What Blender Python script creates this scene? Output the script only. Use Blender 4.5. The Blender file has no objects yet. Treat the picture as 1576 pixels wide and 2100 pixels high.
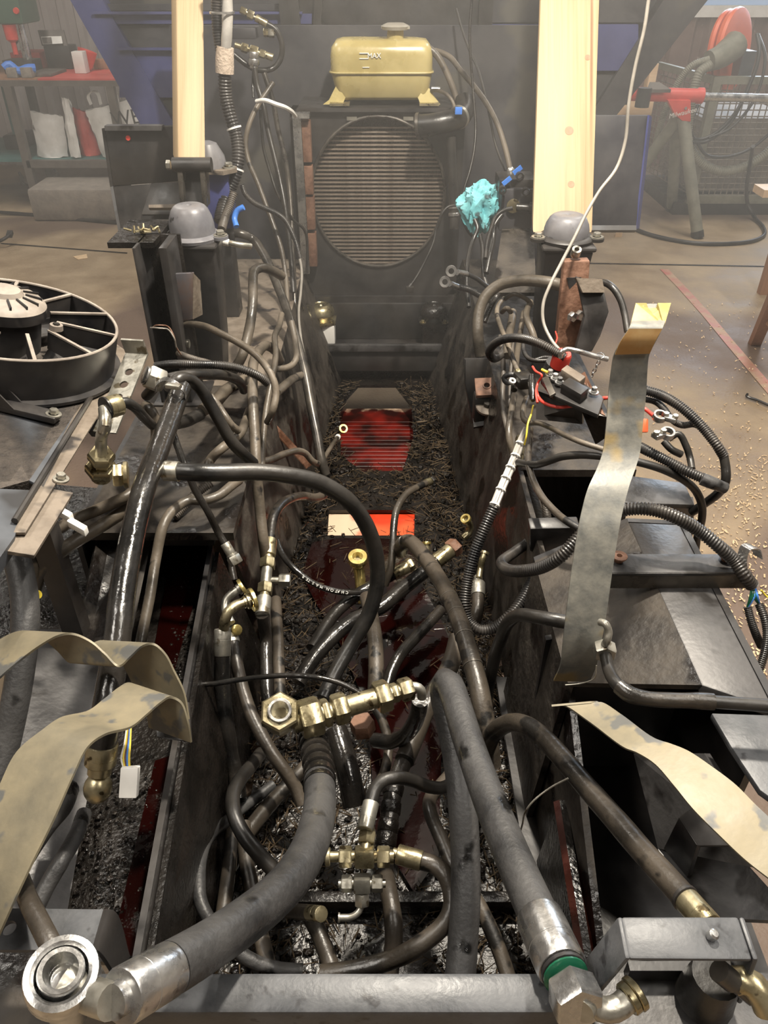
import bpy, bmesh, math, random
from mathutils import Vector, Matrix

random.seed(7)
V = Vector
R = math.radians
SC = bpy.context.scene
COL = SC.collection

# ------------------------------------------------------------------ camera
FPX, CU, CV = 1560.0, 788.0, 1050.0
PITCH = R(36.0)
CAM = V((0.0, 0.0, 1.7))
RIGHT = V((1, 0, 0))
FWD = V((0, math.cos(PITCH), -math.sin(PITCH)))
UP = V((0, math.sin(PITCH), math.cos(PITCH)))
cd = bpy.data.cameras.new('camera')
cam = bpy.data.objects.new('camera', cd)
COL.objects.link(cam)
cam.location = CAM
cam.rotation_euler = (math.pi / 2 - PITCH, 0, 0)
cd.sensor_fit = 'VERTICAL'
cd.sensor_height = 24.0
cd.lens = 24.0 * FPX / 2100.0
cd.clip_start = 0.02
cd.clip_end = 60
SC.camera = cam

# ------------------------------------------------------------------ world, lights, exposure
SC.view_settings.view_transform = 'Standard'
SC.view_settings.look = 'None'
SC.view_settings.gamma = 1.0
SC.view_settings.use_curve_mapping = False
SC.view_settings.exposure = 0.62
cy = SC.cycles
cy.max_bounces, cy.diffuse_bounces, cy.glossy_bounces, cy.transmission_bounces = 6, 3, 3, 4
cy.use_adaptive_sampling = True
cy.adaptive_threshold = 0.02
cy.use_denoising = True
w = bpy.data.worlds.new('world')
SC.world = w
w.use_nodes = True
w.node_tree.nodes['Background'].inputs[0].default_value = (0.75, 0.85, 1.0, 1)
w.node_tree.nodes['Background'].inputs[1].default_value = 0.35


def area(name, loc, target, sx, sy, watt, col):
    d = bpy.data.lights.new(name, 'AREA')
    d.shape = 'RECTANGLE'
    d.size, d.size_y = sx, sy
    d.energy = watt
    d.color = col
    o = bpy.data.objects.new(name, d)
    COL.objects.link(o)
    o.location = loc
    o.rotation_euler = (V(target) - V(loc)).to_track_quat('-Z', 'Y').to_euler()
    return o


# assumed ceiling tubes, unseen overhead (one kind of lamp), the lamp whose glow spills over the top of the picture, the back window
for nm, x, y, wt in (('near', -1.8, 0.3, 60), ('middle', 1.8, 0.3, 60), ('back', -2.5, 5.1, 60), ('far', 2.5, 5.1, 60)):
    area('assumed_ceiling_tube_%s_offscreen' % nm, (x, y, 4.3), (x, y, 0), 0.15, 2.4, wt, (1.0, 0.94, 0.85))
area('work_lamp_offscreen', (0.36, 1.62, 2.95), (0.2, 1.5, 0), 0.16, 0.12, 82, (1.0, 0.91, 0.77))
area('window_back_offscreen', (3.83, 8.29, 2.02), (3.83, 0.0, 2.02), 2.0, 1.1, 70, (0.75, 0.87, 1.0))


# ------------------------------------------------------------------ helpers
def ray(u, v):
    return FWD + RIGHT * ((u - CU) / FPX) + UP * ((CV - v) / FPX)


def P(u, v, z=None, y=None, c=None, pl=None):
    """point on the ray of a pixel: at height z, at distance y, at depth c or on a plane (point, normal)"""
    d = ray(u, v)
    if z is not None:
        t = (z - CAM.z) / d.z
    elif y is not None:
        t = y / d.y
    elif c is not None:
        t = c
    else:
        t = (pl[0] - CAM).dot(pl[1]) / d.dot(pl[1])
    return CAM + d * t


def depth(p):
    return (p - CAM).dot(FWD)


def pxm(px, p):
    return px * depth(p) / FPX


def setp(o, label=None, cat=None, group=None, kind=None):
    if label: o['label'] = label
    if cat: o['category'] = cat
    if group: o['group'] = group
    if kind: o['kind'] = kind
    return o


def thing(name, label, cat, loc, group=None):
    o = bpy.data.objects.new(name, None)
    o.empty_display_size = 0.05
    COL.objects.link(o)
    o.location = loc
    return setp(o, label, cat, group)


def wloc(o):
    p = V((0, 0, 0))
    while o:
        p = p + o.location
        o = o.parent
    return p


def mk(name, bm, mat, parent=None, label=None, cat=None, group=None, kind=None, sharp=35, bevel=0, recalc=True):
    """bmesh in world coordinates -> one mesh object"""
    if recalc:
        bmesh.ops.recalc_face_normals(bm, faces=bm.faces)
    if bevel:
        es = [e for e in bm.edges if len(e.link_faces) == 2 and e.calc_face_angle(0) > R(30)]
        bmesh.ops.bevel(bm, geom=es, offset=bevel, segments=2, profile=0.5, affect='EDGES', clamp_overlap=True)
    if parent is None:
        xs = [v.co for v in bm.verts]
        lo = V((min(c.x for c in xs), min(c.y for c in xs), min(c.z for c in xs)))
        hi = V((max(c.x for c in xs), max(c.y for c in xs), max(c.z for c in xs)))
        org = V(((lo.x + hi.x) / 2, (lo.y + hi.y) / 2, lo.z))
        loc = org
    else:
        org = wloc(parent)
        loc = V((0, 0, 0))
    for v in bm.verts:
        v.co -= org
    me = bpy.data.meshes.new(name)
    bm.to_mesh(me)
    bm.free()
    for p in me.polygons:
        p.use_smooth = True
    me.set_sharp_from_angle(angle=R(sharp))
    me.materials.append(mat)
    o = bpy.data.objects.new(name, me)
    COL.objects.link(o)
    o.location = loc
    if parent: o.parent = parent
    return setp(o, label, cat, group, kind)


def BM():
    return bmesh.new()


def frame(d, hint=None):
    d = d.normalized()
    h = hint if hint is not None else V((0, 0, 1))
    if abs(d.dot(h.normalized())) > 0.98:
        h = V((1, 0, 0)) if abs(d.x) < 0.9 else V((0, 1, 0))
    a = (h - d * h.dot(d)).normalized()
    b = d.cross(a)
    return a, b


def lathe(bm, p0, d, prof, seg=18, cap0=True, cap1=True, hint=None):
    """surface of revolution round the axis p0 + t*d, prof = [(t, r)]"""
    d = d.normalized()
    a, b = frame(d, hint)
    rings = []
    for t, r in prof:
        c = p0 + d * t
        rings.append([bm.verts.new(c + (a * math.cos(2 * math.pi * k / seg) + b * math.sin(2 * math.pi * k / seg)) * r) for k in range(seg)])
    for i in range(len(rings) - 1):
        for k in range(seg):
            bm.faces.new((rings[i][k], rings[i][(k + 1) % seg], rings[i + 1][(k + 1) % seg], rings[i + 1][k]))
    if cap0: bm.faces.new(list(reversed(rings[0])))
    if cap1: bm.faces.new(rings[-1])
    return bm


def cr(pts, n=10):
    """centripetal Catmull-Rom through pts"""
    if len(pts) == 2:
        return [pts[0].lerp(pts[1], i / n) for i in range(n + 1)]
    q = [pts[0] * 2 - pts[1]] + list(pts) + [pts[-1] * 2 - pts[-2]]
    out = []
    for i in range(1, len(q) - 2):
        p0, p1, p2, p3 = q[i - 1], q[i], q[i + 1], q[i + 2]
        t0 = 0.0
        t1 = t0 + max((p1 - p0).length, 1e-6) ** 0.5
        t2 = t1 + max((p2 - p1).length, 1e-6) ** 0.5
        t3 = t2 + max((p3 - p2).length, 1e-6) ** 0.5
        for k in range(n):
            t = t1 + (t2 - t1) * k / n
            a1 = p0 * ((t1 - t) / (t1 - t0)) + p1 * ((t - t0) / (t1 - t0))
            a2 = p1 * ((t2 - t) / (t2 - t1)) + p2 * ((t - t1) / (t2 - t1))
            a3 = p2 * ((t3 - t) / (t3 - t2)) + p3 * ((t - t2) / (t3 - t2))
            b1 = a1 * ((t2 - t) / (t2 - t0)) + a2 * ((t - t0) / (t2 - t0))
            b2 = a2 * ((t3 - t) / (t3 - t1)) + a3 * ((t - t1) / (t3 - t1))
            out.append(b1 * ((t2 - t) / (t2 - t1)) + b2 * ((t - t1) / (t2 - t1)))
    out.append(pts[-1].copy())
    return out


def resample(pts, step):
    L = [0.0]
    for a, b in zip(pts, pts[1:]):
        L.append(L[-1] + (b - a).length)
    n = max(2, int(L[-1] / step) + 1)
    out = []
    j = 0
    for i in range(n + 1):
        s = L[-1] * i / n
        while j < len(L) - 2 and L[j + 1] < s:
            j += 1
        f = (s - L[j]) / max(L[j + 1] - L[j], 1e-9)
        out.append(pts[j].lerp(pts[j + 1], min(max(f, 0), 1)))
    return out


def tube(bm, pts, r, seg=12, corr=0, smooth=True, r1=None, caps=True, pitch=None, wob=0.0):
    """round tube along pts; corr > 0 = ribbed conduit with that relative depth"""
    path = cr(pts, 12) if smooth else pts
    if corr:
        pitch = pitch or r * 0.45
        path = resample(path, pitch / 4)
    else:
        path = resample(path, max(r * 0.7, 0.004)) if smooth else path
    n = len(path)
    t_prev = None
    a = None
    rings = []
    ph1, ph2 = random.random() * 6, random.random() * 6
    for i in range(n):
        t = (path[min(i + 1, n - 1)] - path[max(i - 1, 0)]).normalized()
        if a is None:
            a, b = frame(t)
        else:
            a = (a - t * a.dot(t)).normalized()
            b = t.cross(a)
        rr = r if r1 is None else r + (r1 - r) * i / (n - 1)
        if corr:
            rr *= (1.0, 1.0, 1 - corr, 1 - corr)[i % 4]
        if wob:
            rr *= 1 + wob * math.sin(i * 0.37 + ph1) + wob * 0.6 * math.sin(i * 0.91 + ph2)
        rings.append([bm.verts.new(path[i] + (a * math.cos(2 * math.pi * k / seg) + b * math.sin(2 * math.pi * k / seg)) * rr) for k in range(seg)])
    for i in range(n - 1):
        for k in range(seg):
            bm.faces.new((rings[i][k], rings[i][(k + 1) % seg], rings[i + 1][(k + 1) % seg], rings[i + 1][k]))
    if caps:
        bm.faces.new(list(reversed(rings[0])))
        bm.faces.new(rings[-1])
    return path


def prism(bm, poly, off):
    """closed solid: polygon (list of world points) extruded by the vector off"""
    a = [bm.verts.new(p) for p in poly]
    b = [bm.verts.new(p + off) for p in poly]
    bm.faces.new(a)
    bm.faces.new(list(reversed(b)))
    n = len(a)
    for i in range(n):
        bm.faces.new((a[i], b[i], b[(i + 1) % n], a[(i + 1) % n]))
    return bm


def plate(bm, poly, th):
    """polygon thickened away from its visible side (normal pointing to the camera)"""
    n = V((0, 0, 0))
    for i in range(len(poly)):
        n += poly[i].cross(poly[(i + 1) % len(poly)])
    n.normalize()
    if n.dot(CAM - poly[0]) < 0: n = -n
    return prism(bm, poly, -n * th)


def box(bm, lo, hi):
    lo, hi = V(lo), V(hi)
    return prism(bm, [V((lo.x, lo.y, lo.z)), V((hi.x, lo.y, lo.z)), V((hi.x, hi.y, lo.z)), V((lo.x, hi.y, lo.z))], V((0, 0, hi.z - lo.z)))


def obox(bm, c, ax, ay, az):
    """oriented box with centre c and half vectors"""
    return prism(bm, [c - ax - ay - az, c + ax - ay - az, c + ax + ay - az, c - ax + ay - az], az * 2)


def ribbon(bm, A, B, th, n=8):
    """bent sheet strip between two edge curves, thickened"""
    A, B = cr(A, n), cr(B, n)
    m = min(len(A), len(B))
    A, B = A[:m], B[:m]
    nor = []
    for i in range(m):
        t = (A[min(i + 1, m - 1)] + B[min(i + 1, m - 1)]) - (A[max(i - 1, 0)] + B[max(i - 1, 0)])
        k = t.cross(B[i] - A[i])
        k = k.normalized() if k.length > 1e-9 else (nor[-1] if nor else V((0, 0, 1)))
        if nor and k.dot(nor[-1]) < 0: k = -k
        nor.append(k)
    a1 = [bm.verts.new(A[i] + nor[i] * th / 2) for i in range(m)]
    b1 = [bm.verts.new(B[i] + nor[i] * th / 2) for i in range(m)]
    a2 = [bm.verts.new(A[i] - nor[i] * th / 2) for i in range(m)]
    b2 = [bm.verts.new(B[i] - nor[i] * th / 2) for i in range(m)]
    for i in range(m - 1):
        bm.faces.new((a1[i], a1[i + 1], b1[i + 1], b1[i]))
        bm.faces.new((a2[i], b2[i], b2[i + 1], a2[i + 1]))
        bm.faces.new((a1[i], a2[i], a2[i + 1], a1[i + 1]))
        bm.faces.new((b1[i], b1[i + 1], b2[i + 1], b2[i]))
    bm.faces.new((a1[0], b1[0], b2[0], a2[0]))
    bm.faces.new((a1[-1], a2[-1], b2[-1], b1[-1]))
    return bm


def hexnut(bm, p, d, r, L, bore=0.0, hint=None):
    c = r * 0.13
    prof = [(0, r * 0.9), (c, r), (L - c, r), (L, r * 0.9)]
    if bore:
        prof += [(L, bore), (L - min(L * 0.8, bore * 1.6), bore * 0.92)]
    lathe(bm, p, d, prof, seg=6, hint=hint)
    return bm


def ring(bm, p, d, ro, ri, L, seg=24):
    """thick washer / collar with a hole, along d"""
    lathe(bm, p, d, [(0, ri), (0, ro), (L * 0.85, ro), (L, ro * 0.96), (L, ri), (0, ri)], seg=seg, cap0=False, cap1=False)
    return bm


def bolt(bm, p, d, r, h):
    lathe(bm, p, d, [(0, r * 1.7), (h * 0.25, r * 1.7), (h * 0.25, r * 1.05)], seg=16, cap1=False)
    hexnut(bm, p + d.normalized() * h * 0.25, d, r, h * 0.75)
    return bm


# ------------------------------------------------------------------ materials
def pm(name, c1, c2=None, scale=18, rough=(0.4, 0.6), metal=0.0, bump=0.0, bscale=None, dust=None, dustamt=0.6,
       spots=None, spotscale=30, spotlim=0.62, detail=5, stretch=None, coat=0.0, trans=0.0, sheen=0.0, contrast=0.25, sss=0.0, spotrough=None):
    m = bpy.data.materials.new(name)
    m.use_nodes = True
    nt = m.node_tree
    N, L = nt.nodes, nt.links
    b = N['Principled BSDF']
    tc = N.new('ShaderNodeTexCoord')
    src = tc.outputs['Object']
    if stretch:
        mp = N.new('ShaderNodeMapping')
        mp.inputs['Scale'].default_value = stretch
        L.new(src, mp.inputs['Vector'])
        src = mp.outputs['Vector']
    nz = N.new('ShaderNodeTexNoise')
    nz.inputs['Scale'].default_value = scale
    nz.inputs['Detail'].default_value = detail
    nz.inputs['Roughness'].default_value = 0.62
    L.new(src, nz.inputs['Vector'])
    c2 = c2 or c1
    rp = N.new('ShaderNodeValToRGB')
    rp.color_ramp.elements[0].position = 0.5 - contrast / 2
    rp.color_ramp.elements[1].position = 0.5 + contrast / 2
    rp.color_ramp.elements[0].color = (*c1, 1)
    rp.color_ramp.elements[1].color = (*c2, 1)
    L.new(nz.outputs['Fac'], rp.inputs['Fac'])
    col = rp.outputs['Color']
    mr = N.new('ShaderNodeMapRange')
    mr.inputs['From Min'].default_value = 0.35
    mr.inputs['From Max'].default_value = 0.65
    mr.inputs['To Min'].default_value = rough[0]
    mr.inputs['To Max'].default_value = rough[1]
    L.new(nz.outputs['Fac'], mr.inputs['Value'])
    rg = mr.outputs['Result']
    if dust:
        n2 = N.new('ShaderNodeTexNoise')
        n2.inputs['Scale'].default_value = scale * 0.6
        n2.inputs['Detail'].default_value = 6
        L.new(src, n2.inputs['Vector'])
        m2 = N.new('ShaderNodeMapRange')
        m2.inputs['From Min'].default_value = 0.38
        m2.inputs['From Max'].default_value = 0.62
        m2.inputs['To Max'].default_value = dustamt
        L.new(n2.outputs['Fac'], m2.inputs['Value'])
        mu = N.new('ShaderNodeMath')
        mu.operation = 'MULTIPLY'
        mu.inputs[0].default_value = 0.6
        L.new(m2.outputs['Result'], mu.inputs[1])
        mx = N.new('ShaderNodeMix')
        mx.data_type = 'RGBA'
        L.new(mu.outputs[0], mx.inputs['Factor'])
        L.new(col, mx.inputs['A'])
        mx.inputs['B'].default_value = (*dust, 1)
        col = mx.outputs['Result']
        ma = N.new('ShaderNodeMath')
        ma.operation = 'MULTIPLY_ADD'
        ma.inputs[1].default_value = 0.35
        L.new(mu.outputs[0], ma.inputs[0])
        L.new(rg, ma.inputs[2])
        rg = ma.outputs[0]
    if spots:
        n3 = N.new('ShaderNodeTexNoise')
        n3.inputs['Scale'].default_value = spotscale
        n3.inputs['Detail'].default_value = 3
        L.new(src, n3.inputs['Vector'])
        m3 = N.new('ShaderNodeMapRange')
        m3.inputs['From Min'].default_value = spotlim
        m3.inputs['From Max'].default_value = spotlim + 0.06
        L.new(n3.outputs['Fac'], m3.inputs['Value'])
        mx = N.new('ShaderNodeMix')
        mx.data_type = 'RGBA'
        L.new(m3.outputs['Result'], mx.inputs['Factor'])
        L.new(col, mx.inputs['A'])
        mx.inputs['B'].default_value = (*spots, 1)
        col = mx.outputs['Result']
        if spotrough is not None:
            mm = N.new('ShaderNodeMix')
            L.new(m3.outputs['Result'], mm.inputs['Factor'])
            L.new(rg, mm.inputs['A'])
            mm.inputs['B'].default_value = spotrough
            rg = mm.outputs['Result']
    L.new(col, b.inputs['Base Color'])
    L.new(rg, b.inputs['Roughness'])
    b.inputs['Metallic'].default_value = metal
    b.inputs['Coat Weight'].default_value = coat
    b.inputs['Transmission Weight'].default_value = trans
    if sss:
        b.inputs['Subsurface Weight'].default_value = sss
        b.inputs['Subsurface Radius'].default_value = (0.03, 0.02, 0.01)
    if bump:
        nb = N.new('ShaderNodeTexNoise')
        nb.inputs['Scale'].default_value = bscale or scale * 4
        nb.inputs['Detail'].default_value = 4
        L.new(src, nb.inputs['Vector'])
        bp = N.new('ShaderNodeBump')
        bp.inputs['Strength'].default_value = bump
        bp.inputs['Distance'].default_value = 0.01
        L.new(nb.outputs['Fac'], bp.inputs['Height'])
        L.new(bp.outputs['Normal'], b.inputs['Normal'])
        if coat: L.new(bp.outputs['Normal'], b.inputs['Coat Normal'])
    b.inputs['Coat Roughness'].default_value = 0.16
    return m


DUST = (0.20, 0.155, 0.11)
M = dict(
    concrete=pm('concrete_floor', (0.19, 0.128, 0.075), (0.44, 0.34, 0.225), 3.2, (0.5, 0.75), bump=0.3, bscale=70, detail=15, contrast=0.55, spots=(0.155, 0.108, 0.08), spotscale=0.5, spotlim=0.47),
    kerb=pm('concrete_kerb', (0.22, 0.19, 0.165), (0.30, 0.26, 0.22), 14, (0.7, 0.9), bump=0.3, bscale=60),
    sheet=pm('grey_sheet_metal', (0.32, 0.28, 0.27), (0.40, 0.36, 0.35), 2, (0.45, 0.6), metal=0.2),
    brownsheet=pm('brown_sheet_metal', (0.13, 0.075, 0.06), (0.20, 0.13, 0.11), 3, (0.5, 0.7), spots=(0.35, 0.30, 0.27), spotscale=9, spotlim=0.64),
    plain=pm('plain_wall', (0.42, 0.39, 0.36), (0.48, 0.45, 0.42), 2, (0.7, 0.9)),
    ceil=pm('ceiling_board', (0.6, 0.6, 0.58), (0.66, 0.66, 0.64), 2, (0.7, 0.9)),
    black=pm('black_painted_steel', (0.010, 0.010, 0.011), (0.028, 0.027, 0.028), 9, (0.28, 0.5), bump=0.05, bscale=60, dust=DUST, dustamt=0.13),
    blackwet=pm('oily_black_steel', (0.004, 0.0035, 0.003), (0.014, 0.011, 0.009), 12, (0.16, 0.42), bump=0.3, bscale=120, coat=0.12),
    dirty=pm('dirty_brown_plate', (0.018, 0.0145, 0.012), (0.056, 0.046, 0.036), 10, (0.5, 0.75), bump=0.25, bscale=70, spots=(0.008, 0.006, 0.005), spotscale=7, spotlim=0.56, spotrough=0.25),
    dustplate=pm('dusty_frame_plate', (0.12, 0.095, 0.072), (0.20, 0.165, 0.13), 14, (0.5, 0.7), bump=0.15, bscale=90, spots=(0.025, 0.02, 0.018), spotscale=11, spotlim=0.6),
    deck=pm('grey_deck_plate', (0.040, 0.039, 0.040), (0.085, 0.082, 0.082), 7, (0.3, 0.5), metal=0.2, bump=0.08, bscale=90, spots=(0.022, 0.020, 0.019), spotscale=11, spotlim=0.56),
    beam=pm('grey_painted_beam', (0.060, 0.063, 0.069), (0.105, 0.108, 0.115), 22, (0.36, 0.52), metal=0.15, bump=0.06, bscale=160, spots=(0.035, 0.035, 0.038), spotscale=40, spotlim=0.62),
    oil=pm('red_brown_hydraulic_oil', (0.0045, 0.0007, 0.0005), (0.010, 0.0011, 0.0008), 4, (0.03, 0.08), bump=0.12, bscale=18, coat=0.3),
    rubber=pm('black_rubber_hose', (0.007, 0.007, 0.007), (0.018, 0.017, 0.016), 14, (0.26, 0.42), bump=0.06, bscale=120, dust=(0.12, 0.10, 0.08), dustamt=0.28),
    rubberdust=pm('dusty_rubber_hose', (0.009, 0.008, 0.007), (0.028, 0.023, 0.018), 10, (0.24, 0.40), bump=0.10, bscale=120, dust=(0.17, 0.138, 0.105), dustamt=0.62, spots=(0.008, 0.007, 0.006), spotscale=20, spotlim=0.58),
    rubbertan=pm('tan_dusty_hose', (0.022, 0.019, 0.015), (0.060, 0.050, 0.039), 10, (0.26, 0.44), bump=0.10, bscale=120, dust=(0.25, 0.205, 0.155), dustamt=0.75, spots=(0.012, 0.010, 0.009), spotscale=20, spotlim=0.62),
    rubberwet=pm('oily_rubber_hose', (0.006, 0.006, 0.006), (0.015, 0.014, 0.013), 14, (0.10, 0.28), bump=0.12, bscale=90, coat=0.25, dust=(0.09, 0.072, 0.055), dustamt=0.25),
    rubbergrey=pm('grey_rubber_hose', (0.018, 0.018, 0.019), (0.042, 0.041, 0.041), 11, (0.36, 0.52), bump=0.15, bscale=130, dust=(0.13, 0.127, 0.125), dustamt=0.42, spots=(0.009, 0.009, 0.009), spotscale=14, spotlim=0.60, spotrough=0.12),
    conduit=pm('black_corrugated_conduit', (0.012, 0.012, 0.013), (0.028, 0.027, 0.027), 16, (0.25, 0.4), dust=(0.16, 0.13, 0.10), dustamt=0.3),
    conduitdust=pm('dusty_corrugated_conduit', (0.05, 0.043, 0.037), (0.085, 0.075, 0.065), 16, (0.4, 0.55), dust=(0.24, 0.2, 0.16), dustamt=0.5),
    zinc=pm('yellow_zinc_steel', (0.36, 0.345, 0.30), (0.52, 0.50, 0.44), 24, (0.28, 0.48), metal=0.85, bump=0.05, bscale=140, spots=(0.20, 0.17, 0.12), spotscale=45, spotlim=0.6),
    strap=pm('passivated_zinc_strap', (0.125, 0.115, 0.088), (0.26, 0.22, 0.14), 14, (0.45, 0.6), metal=0.25, bump=0.04, bscale=100, spots=(0.105, 0.105, 0.10), spotscale=24, spotlim=0.57, detail=12, contrast=0.5),
    strapgrey=pm('blotchy_zinc_strap', (0.085, 0.09, 0.09), (0.25, 0.24, 0.205), 34, (0.42, 0.58), metal=0.25, bump=0.05, bscale=120, spots=(0.27, 0.205, 0.10), spotscale=9, spotlim=0.555, detail=12, contrast=0.5),
    goldmatte=pm('olive_gold_chromate', (0.30, 0.235, 0.075), (0.42, 0.34, 0.13), 20, (0.35, 0.5), metal=0.5),
    heattint=pm('orange_heat_tint', (0.36, 0.20, 0.075), (0.44, 0.31, 0.15), 14, (0.3, 0.45), metal=0.5),
    brass=pm('gold_chromated_fitting', (0.34, 0.29, 0.17), (0.50, 0.44, 0.29), 26, (0.22, 0.42), metal=0.9, bump=0.05, bscale=140, spots=(0.10, 0.075, 0.04), spotscale=55, spotlim=0.62),
    gold=pm('bright_gold_ring', (0.72, 0.56, 0.18), (0.85, 0.70, 0.30), 30, (0.18, 0.3), metal=0.9),
    silver=pm('bare_crimped_steel', (0.46, 0.46, 0.46), (0.66, 0.65, 0.63), 24, (0.2, 0.38), metal=0.95, bump=0.06, bscale=120, spots=(0.24, 0.22, 0.20), spotscale=40, spotlim=0.64),
    steelpipe=pm('dark_steel_pipe', (0.04, 0.037, 0.034), (0.09, 0.082, 0.073), 18, (0.2, 0.36), metal=0.5, dust=(0.25, 0.21, 0.16), dustamt=0.3),
    rust=pm('rusted_steel', (0.10, 0.045, 0.025), (0.21, 0.11, 0.07), 26, (0.5, 0.75), bump=0.2, bscale=90),
    wood=pm('spruce_board', (0.34, 0.225, 0.115), (0.52, 0.395, 0.24), 6, (0.5, 0.65), stretch=(18, 0.3, 0.45), detail=3, contrast=0.55, bump=0.05, spots=(0.25, 0.14, 0.07), spotscale=1.3, spotlim=0.70),
    woodold=pm('brown_wood', (0.28, 0.14, 0.075), (0.36, 0.19, 0.11), 5, (0.45, 0.6), stretch=(14, 14, 0.8)),
    ply=pm('light_plywood', (0.62, 0.42, 0.25), (0.72, 0.52, 0.33), 4, (0.5, 0.7), stretch=(1, 10, 10)),
    blue=pm('blue_cab_paint', (0.035, 0.045, 0.15), (0.058, 0.068, 0.20), 6, (0.35, 0.5), bump=0.04, dust=(0.13, 0.12, 0.12), dustamt=0.25),
    cabdark=pm('dark_cab_underside', (0.028, 0.028, 0.035), (0.060, 0.058, 0.062), 5, (0.45, 0.7), bump=0.1, spots=(0.075, 0.07, 0.06), spotscale=4, spotlim=0.6),
    plastic=pm('yellowed_tank_plastic', (0.33, 0.265, 0.10), (0.44, 0.365, 0.165), 6, (0.22, 0.36), sss=0.25, bump=0.04, bscale=20),
    greycap=pm('grey_cap', (0.22, 0.20, 0.17), (0.28, 0.26, 0.22), 20, (0.4, 0.55)),
    primer=pm('dark_red_primer', (0.028, 0.007, 0.005), (0.060, 0.016, 0.011), 12, (0.2, 0.4), bump=0.1),
    fins=pm('aluminium_cooling_tube', (0.24, 0.19, 0.15), (0.34, 0.28, 0.23), 30, (0.35, 0.5), metal=0.5),
    finsdark=pm('brown_fin_core', (0.045, 0.036, 0.030), (0.085, 0.07, 0.058), 60, (0.6, 0.8), bump=0.6, bscale=200),
    fanblack=pm('black_fan_plastic', (0.010, 0.010, 0.012), (0.022, 0.022, 0.024), 20, (0.3, 0.45), dust=(0.13, 0.11, 0.09), dustamt=0.3),
    fandusty=pm('dusty_grey_plastic', (0.20, 0.17, 0.145), (0.32, 0.28, 0.24), 20, (0.5, 0.65)),
    fanplate=pm('grey_blue_cooler_plate', (0.040, 0.045, 0.055), (0.075, 0.082, 0.095), 7, (0.4, 0.6), spots=(0.02, 0.02, 0.022), spotscale=6, spotlim=0.58),
    greydome=pm('grey_rubber_dome', (0.11, 0.11, 0.125), (0.17, 0.17, 0.185), 16, (0.28, 0.45), dust=(0.26, 0.23, 0.2), dustamt=0.4, spots=(0.025, 0.025, 0.025), spotscale=30, spotlim=0.64),
    red=pm('red_plastic', (0.62, 0.045, 0.03), (0.72, 0.07, 0.05), 16, (0.35, 0.5)),
    orange=pm('orange_red_paint', (0.72, 0.11, 0.035), (0.80, 0.15, 0.06), 8, (0.35, 0.5)),
    benchred=pm('red_bench_top', (0.50, 0.06, 0.05), (0.60, 0.09, 0.075), 5, (0.4, 0.6)),
    teal=pm('teal_paint', (0.045, 0.14, 0.14), (0.07, 0.18, 0.17), 8, (0.45, 0.6)),
    green=pm('green_machine_paint', (0.045, 0.11, 0.075), (0.06, 0.13, 0.09), 8, (0.4, 0.55)),
    brownsteel=pm('brown_steel_tube', (0.10, 0.085, 0.075), (0.15, 0.13, 0.115), 10, (0.45, 0.6), metal=0.3),
    white=pm('white_plastic', (0.70, 0.68, 0.64), (0.80, 0.78, 0.74), 12, (0.35, 0.55)),
    bag=pm('white_plastic_bag', (0.62, 0.60, 0.57), (0.76, 0.74, 0.71), 9, (0.35, 0.55), bump=0.3, bscale=14),
    redbag=pm('red_plastic_bag', (0.48, 0.05, 0.04), (0.62, 0.10, 0.08), 9, (0.35, 0.5), bump=0.3, bscale=14),
    greycable=pm('grey_cable', (0.26, 0.24, 0.21), (0.33, 0.305, 0.27), 20, (0.4, 0.55)),
    rag=pm('turquoise_rag', (0.10, 0.36, 0.40), (0.22, 0.56, 0.60), 14, (0.7, 0.9), bump=0.3, bscale=60, spots=(0.05, 0.10, 0.11), spotscale=24, spotlim=0.6),
    oldhose=pm('grey_green_hose', (0.17, 0.165, 0.125), (0.24, 0.23, 0.18), 14, (0.5, 0.65)),
    wire=pm('galvanised_wire', (0.20, 0.17, 0.14), (0.28, 0.24, 0.2), 30, (0.4, 0.55), metal=0.5),
    yellow=pm('yellow_insulation', (0.75, 0.58, 0.06), None, 10, (0.4, 0.5)),
    bluepl=pm('blue_plastic', (0.05, 0.18, 0.62), (0.07, 0.24, 0.7), 10, (0.35, 0.5)),
    greenpl=pm('green_seal', (0.006, 0.075, 0.04), (0.01, 0.10, 0.05), 10, (0.2, 0.3)),
    ink=pm('black_print', (0.02, 0.02, 0.02), None, 10, (0.5, 0.6)),
    glass=pm('window_glass', (0.8, 0.9, 1.0), None, 10, (0.02, 0.02), trans=1.0),
    tape=pm('clear_tape_wrap', (0.30, 0.285, 0.265), (0.42, 0.40, 0.37), 16, (0.12, 0.3), coat=0.5),
    clothtape=pm('tan_cloth_tape', (0.40, 0.32, 0.25), (0.52, 0.43, 0.35), 30, (0.7, 0.85), bump=0.4),
    chip=pm('wood_shavings', (0.60, 0.42, 0.24), (0.75, 0.56, 0.36), 30, (0.6, 0.8)),
    litter=pm('oily_needles', (0.010, 0.007, 0.005), (0.15, 0.11, 0.07), 26, (0.10, 0.35), contrast=0.35),
    clump=pm('oily_muck', (0.005, 0.004, 0.0035), (0.016, 0.012, 0.009), 24, (0.05, 0.24), bump=0.9, bscale=130),
    printwhite=pm('white_print', (0.75, 0.75, 0.72), None, 10, (0.5, 0.6)),
)


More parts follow.
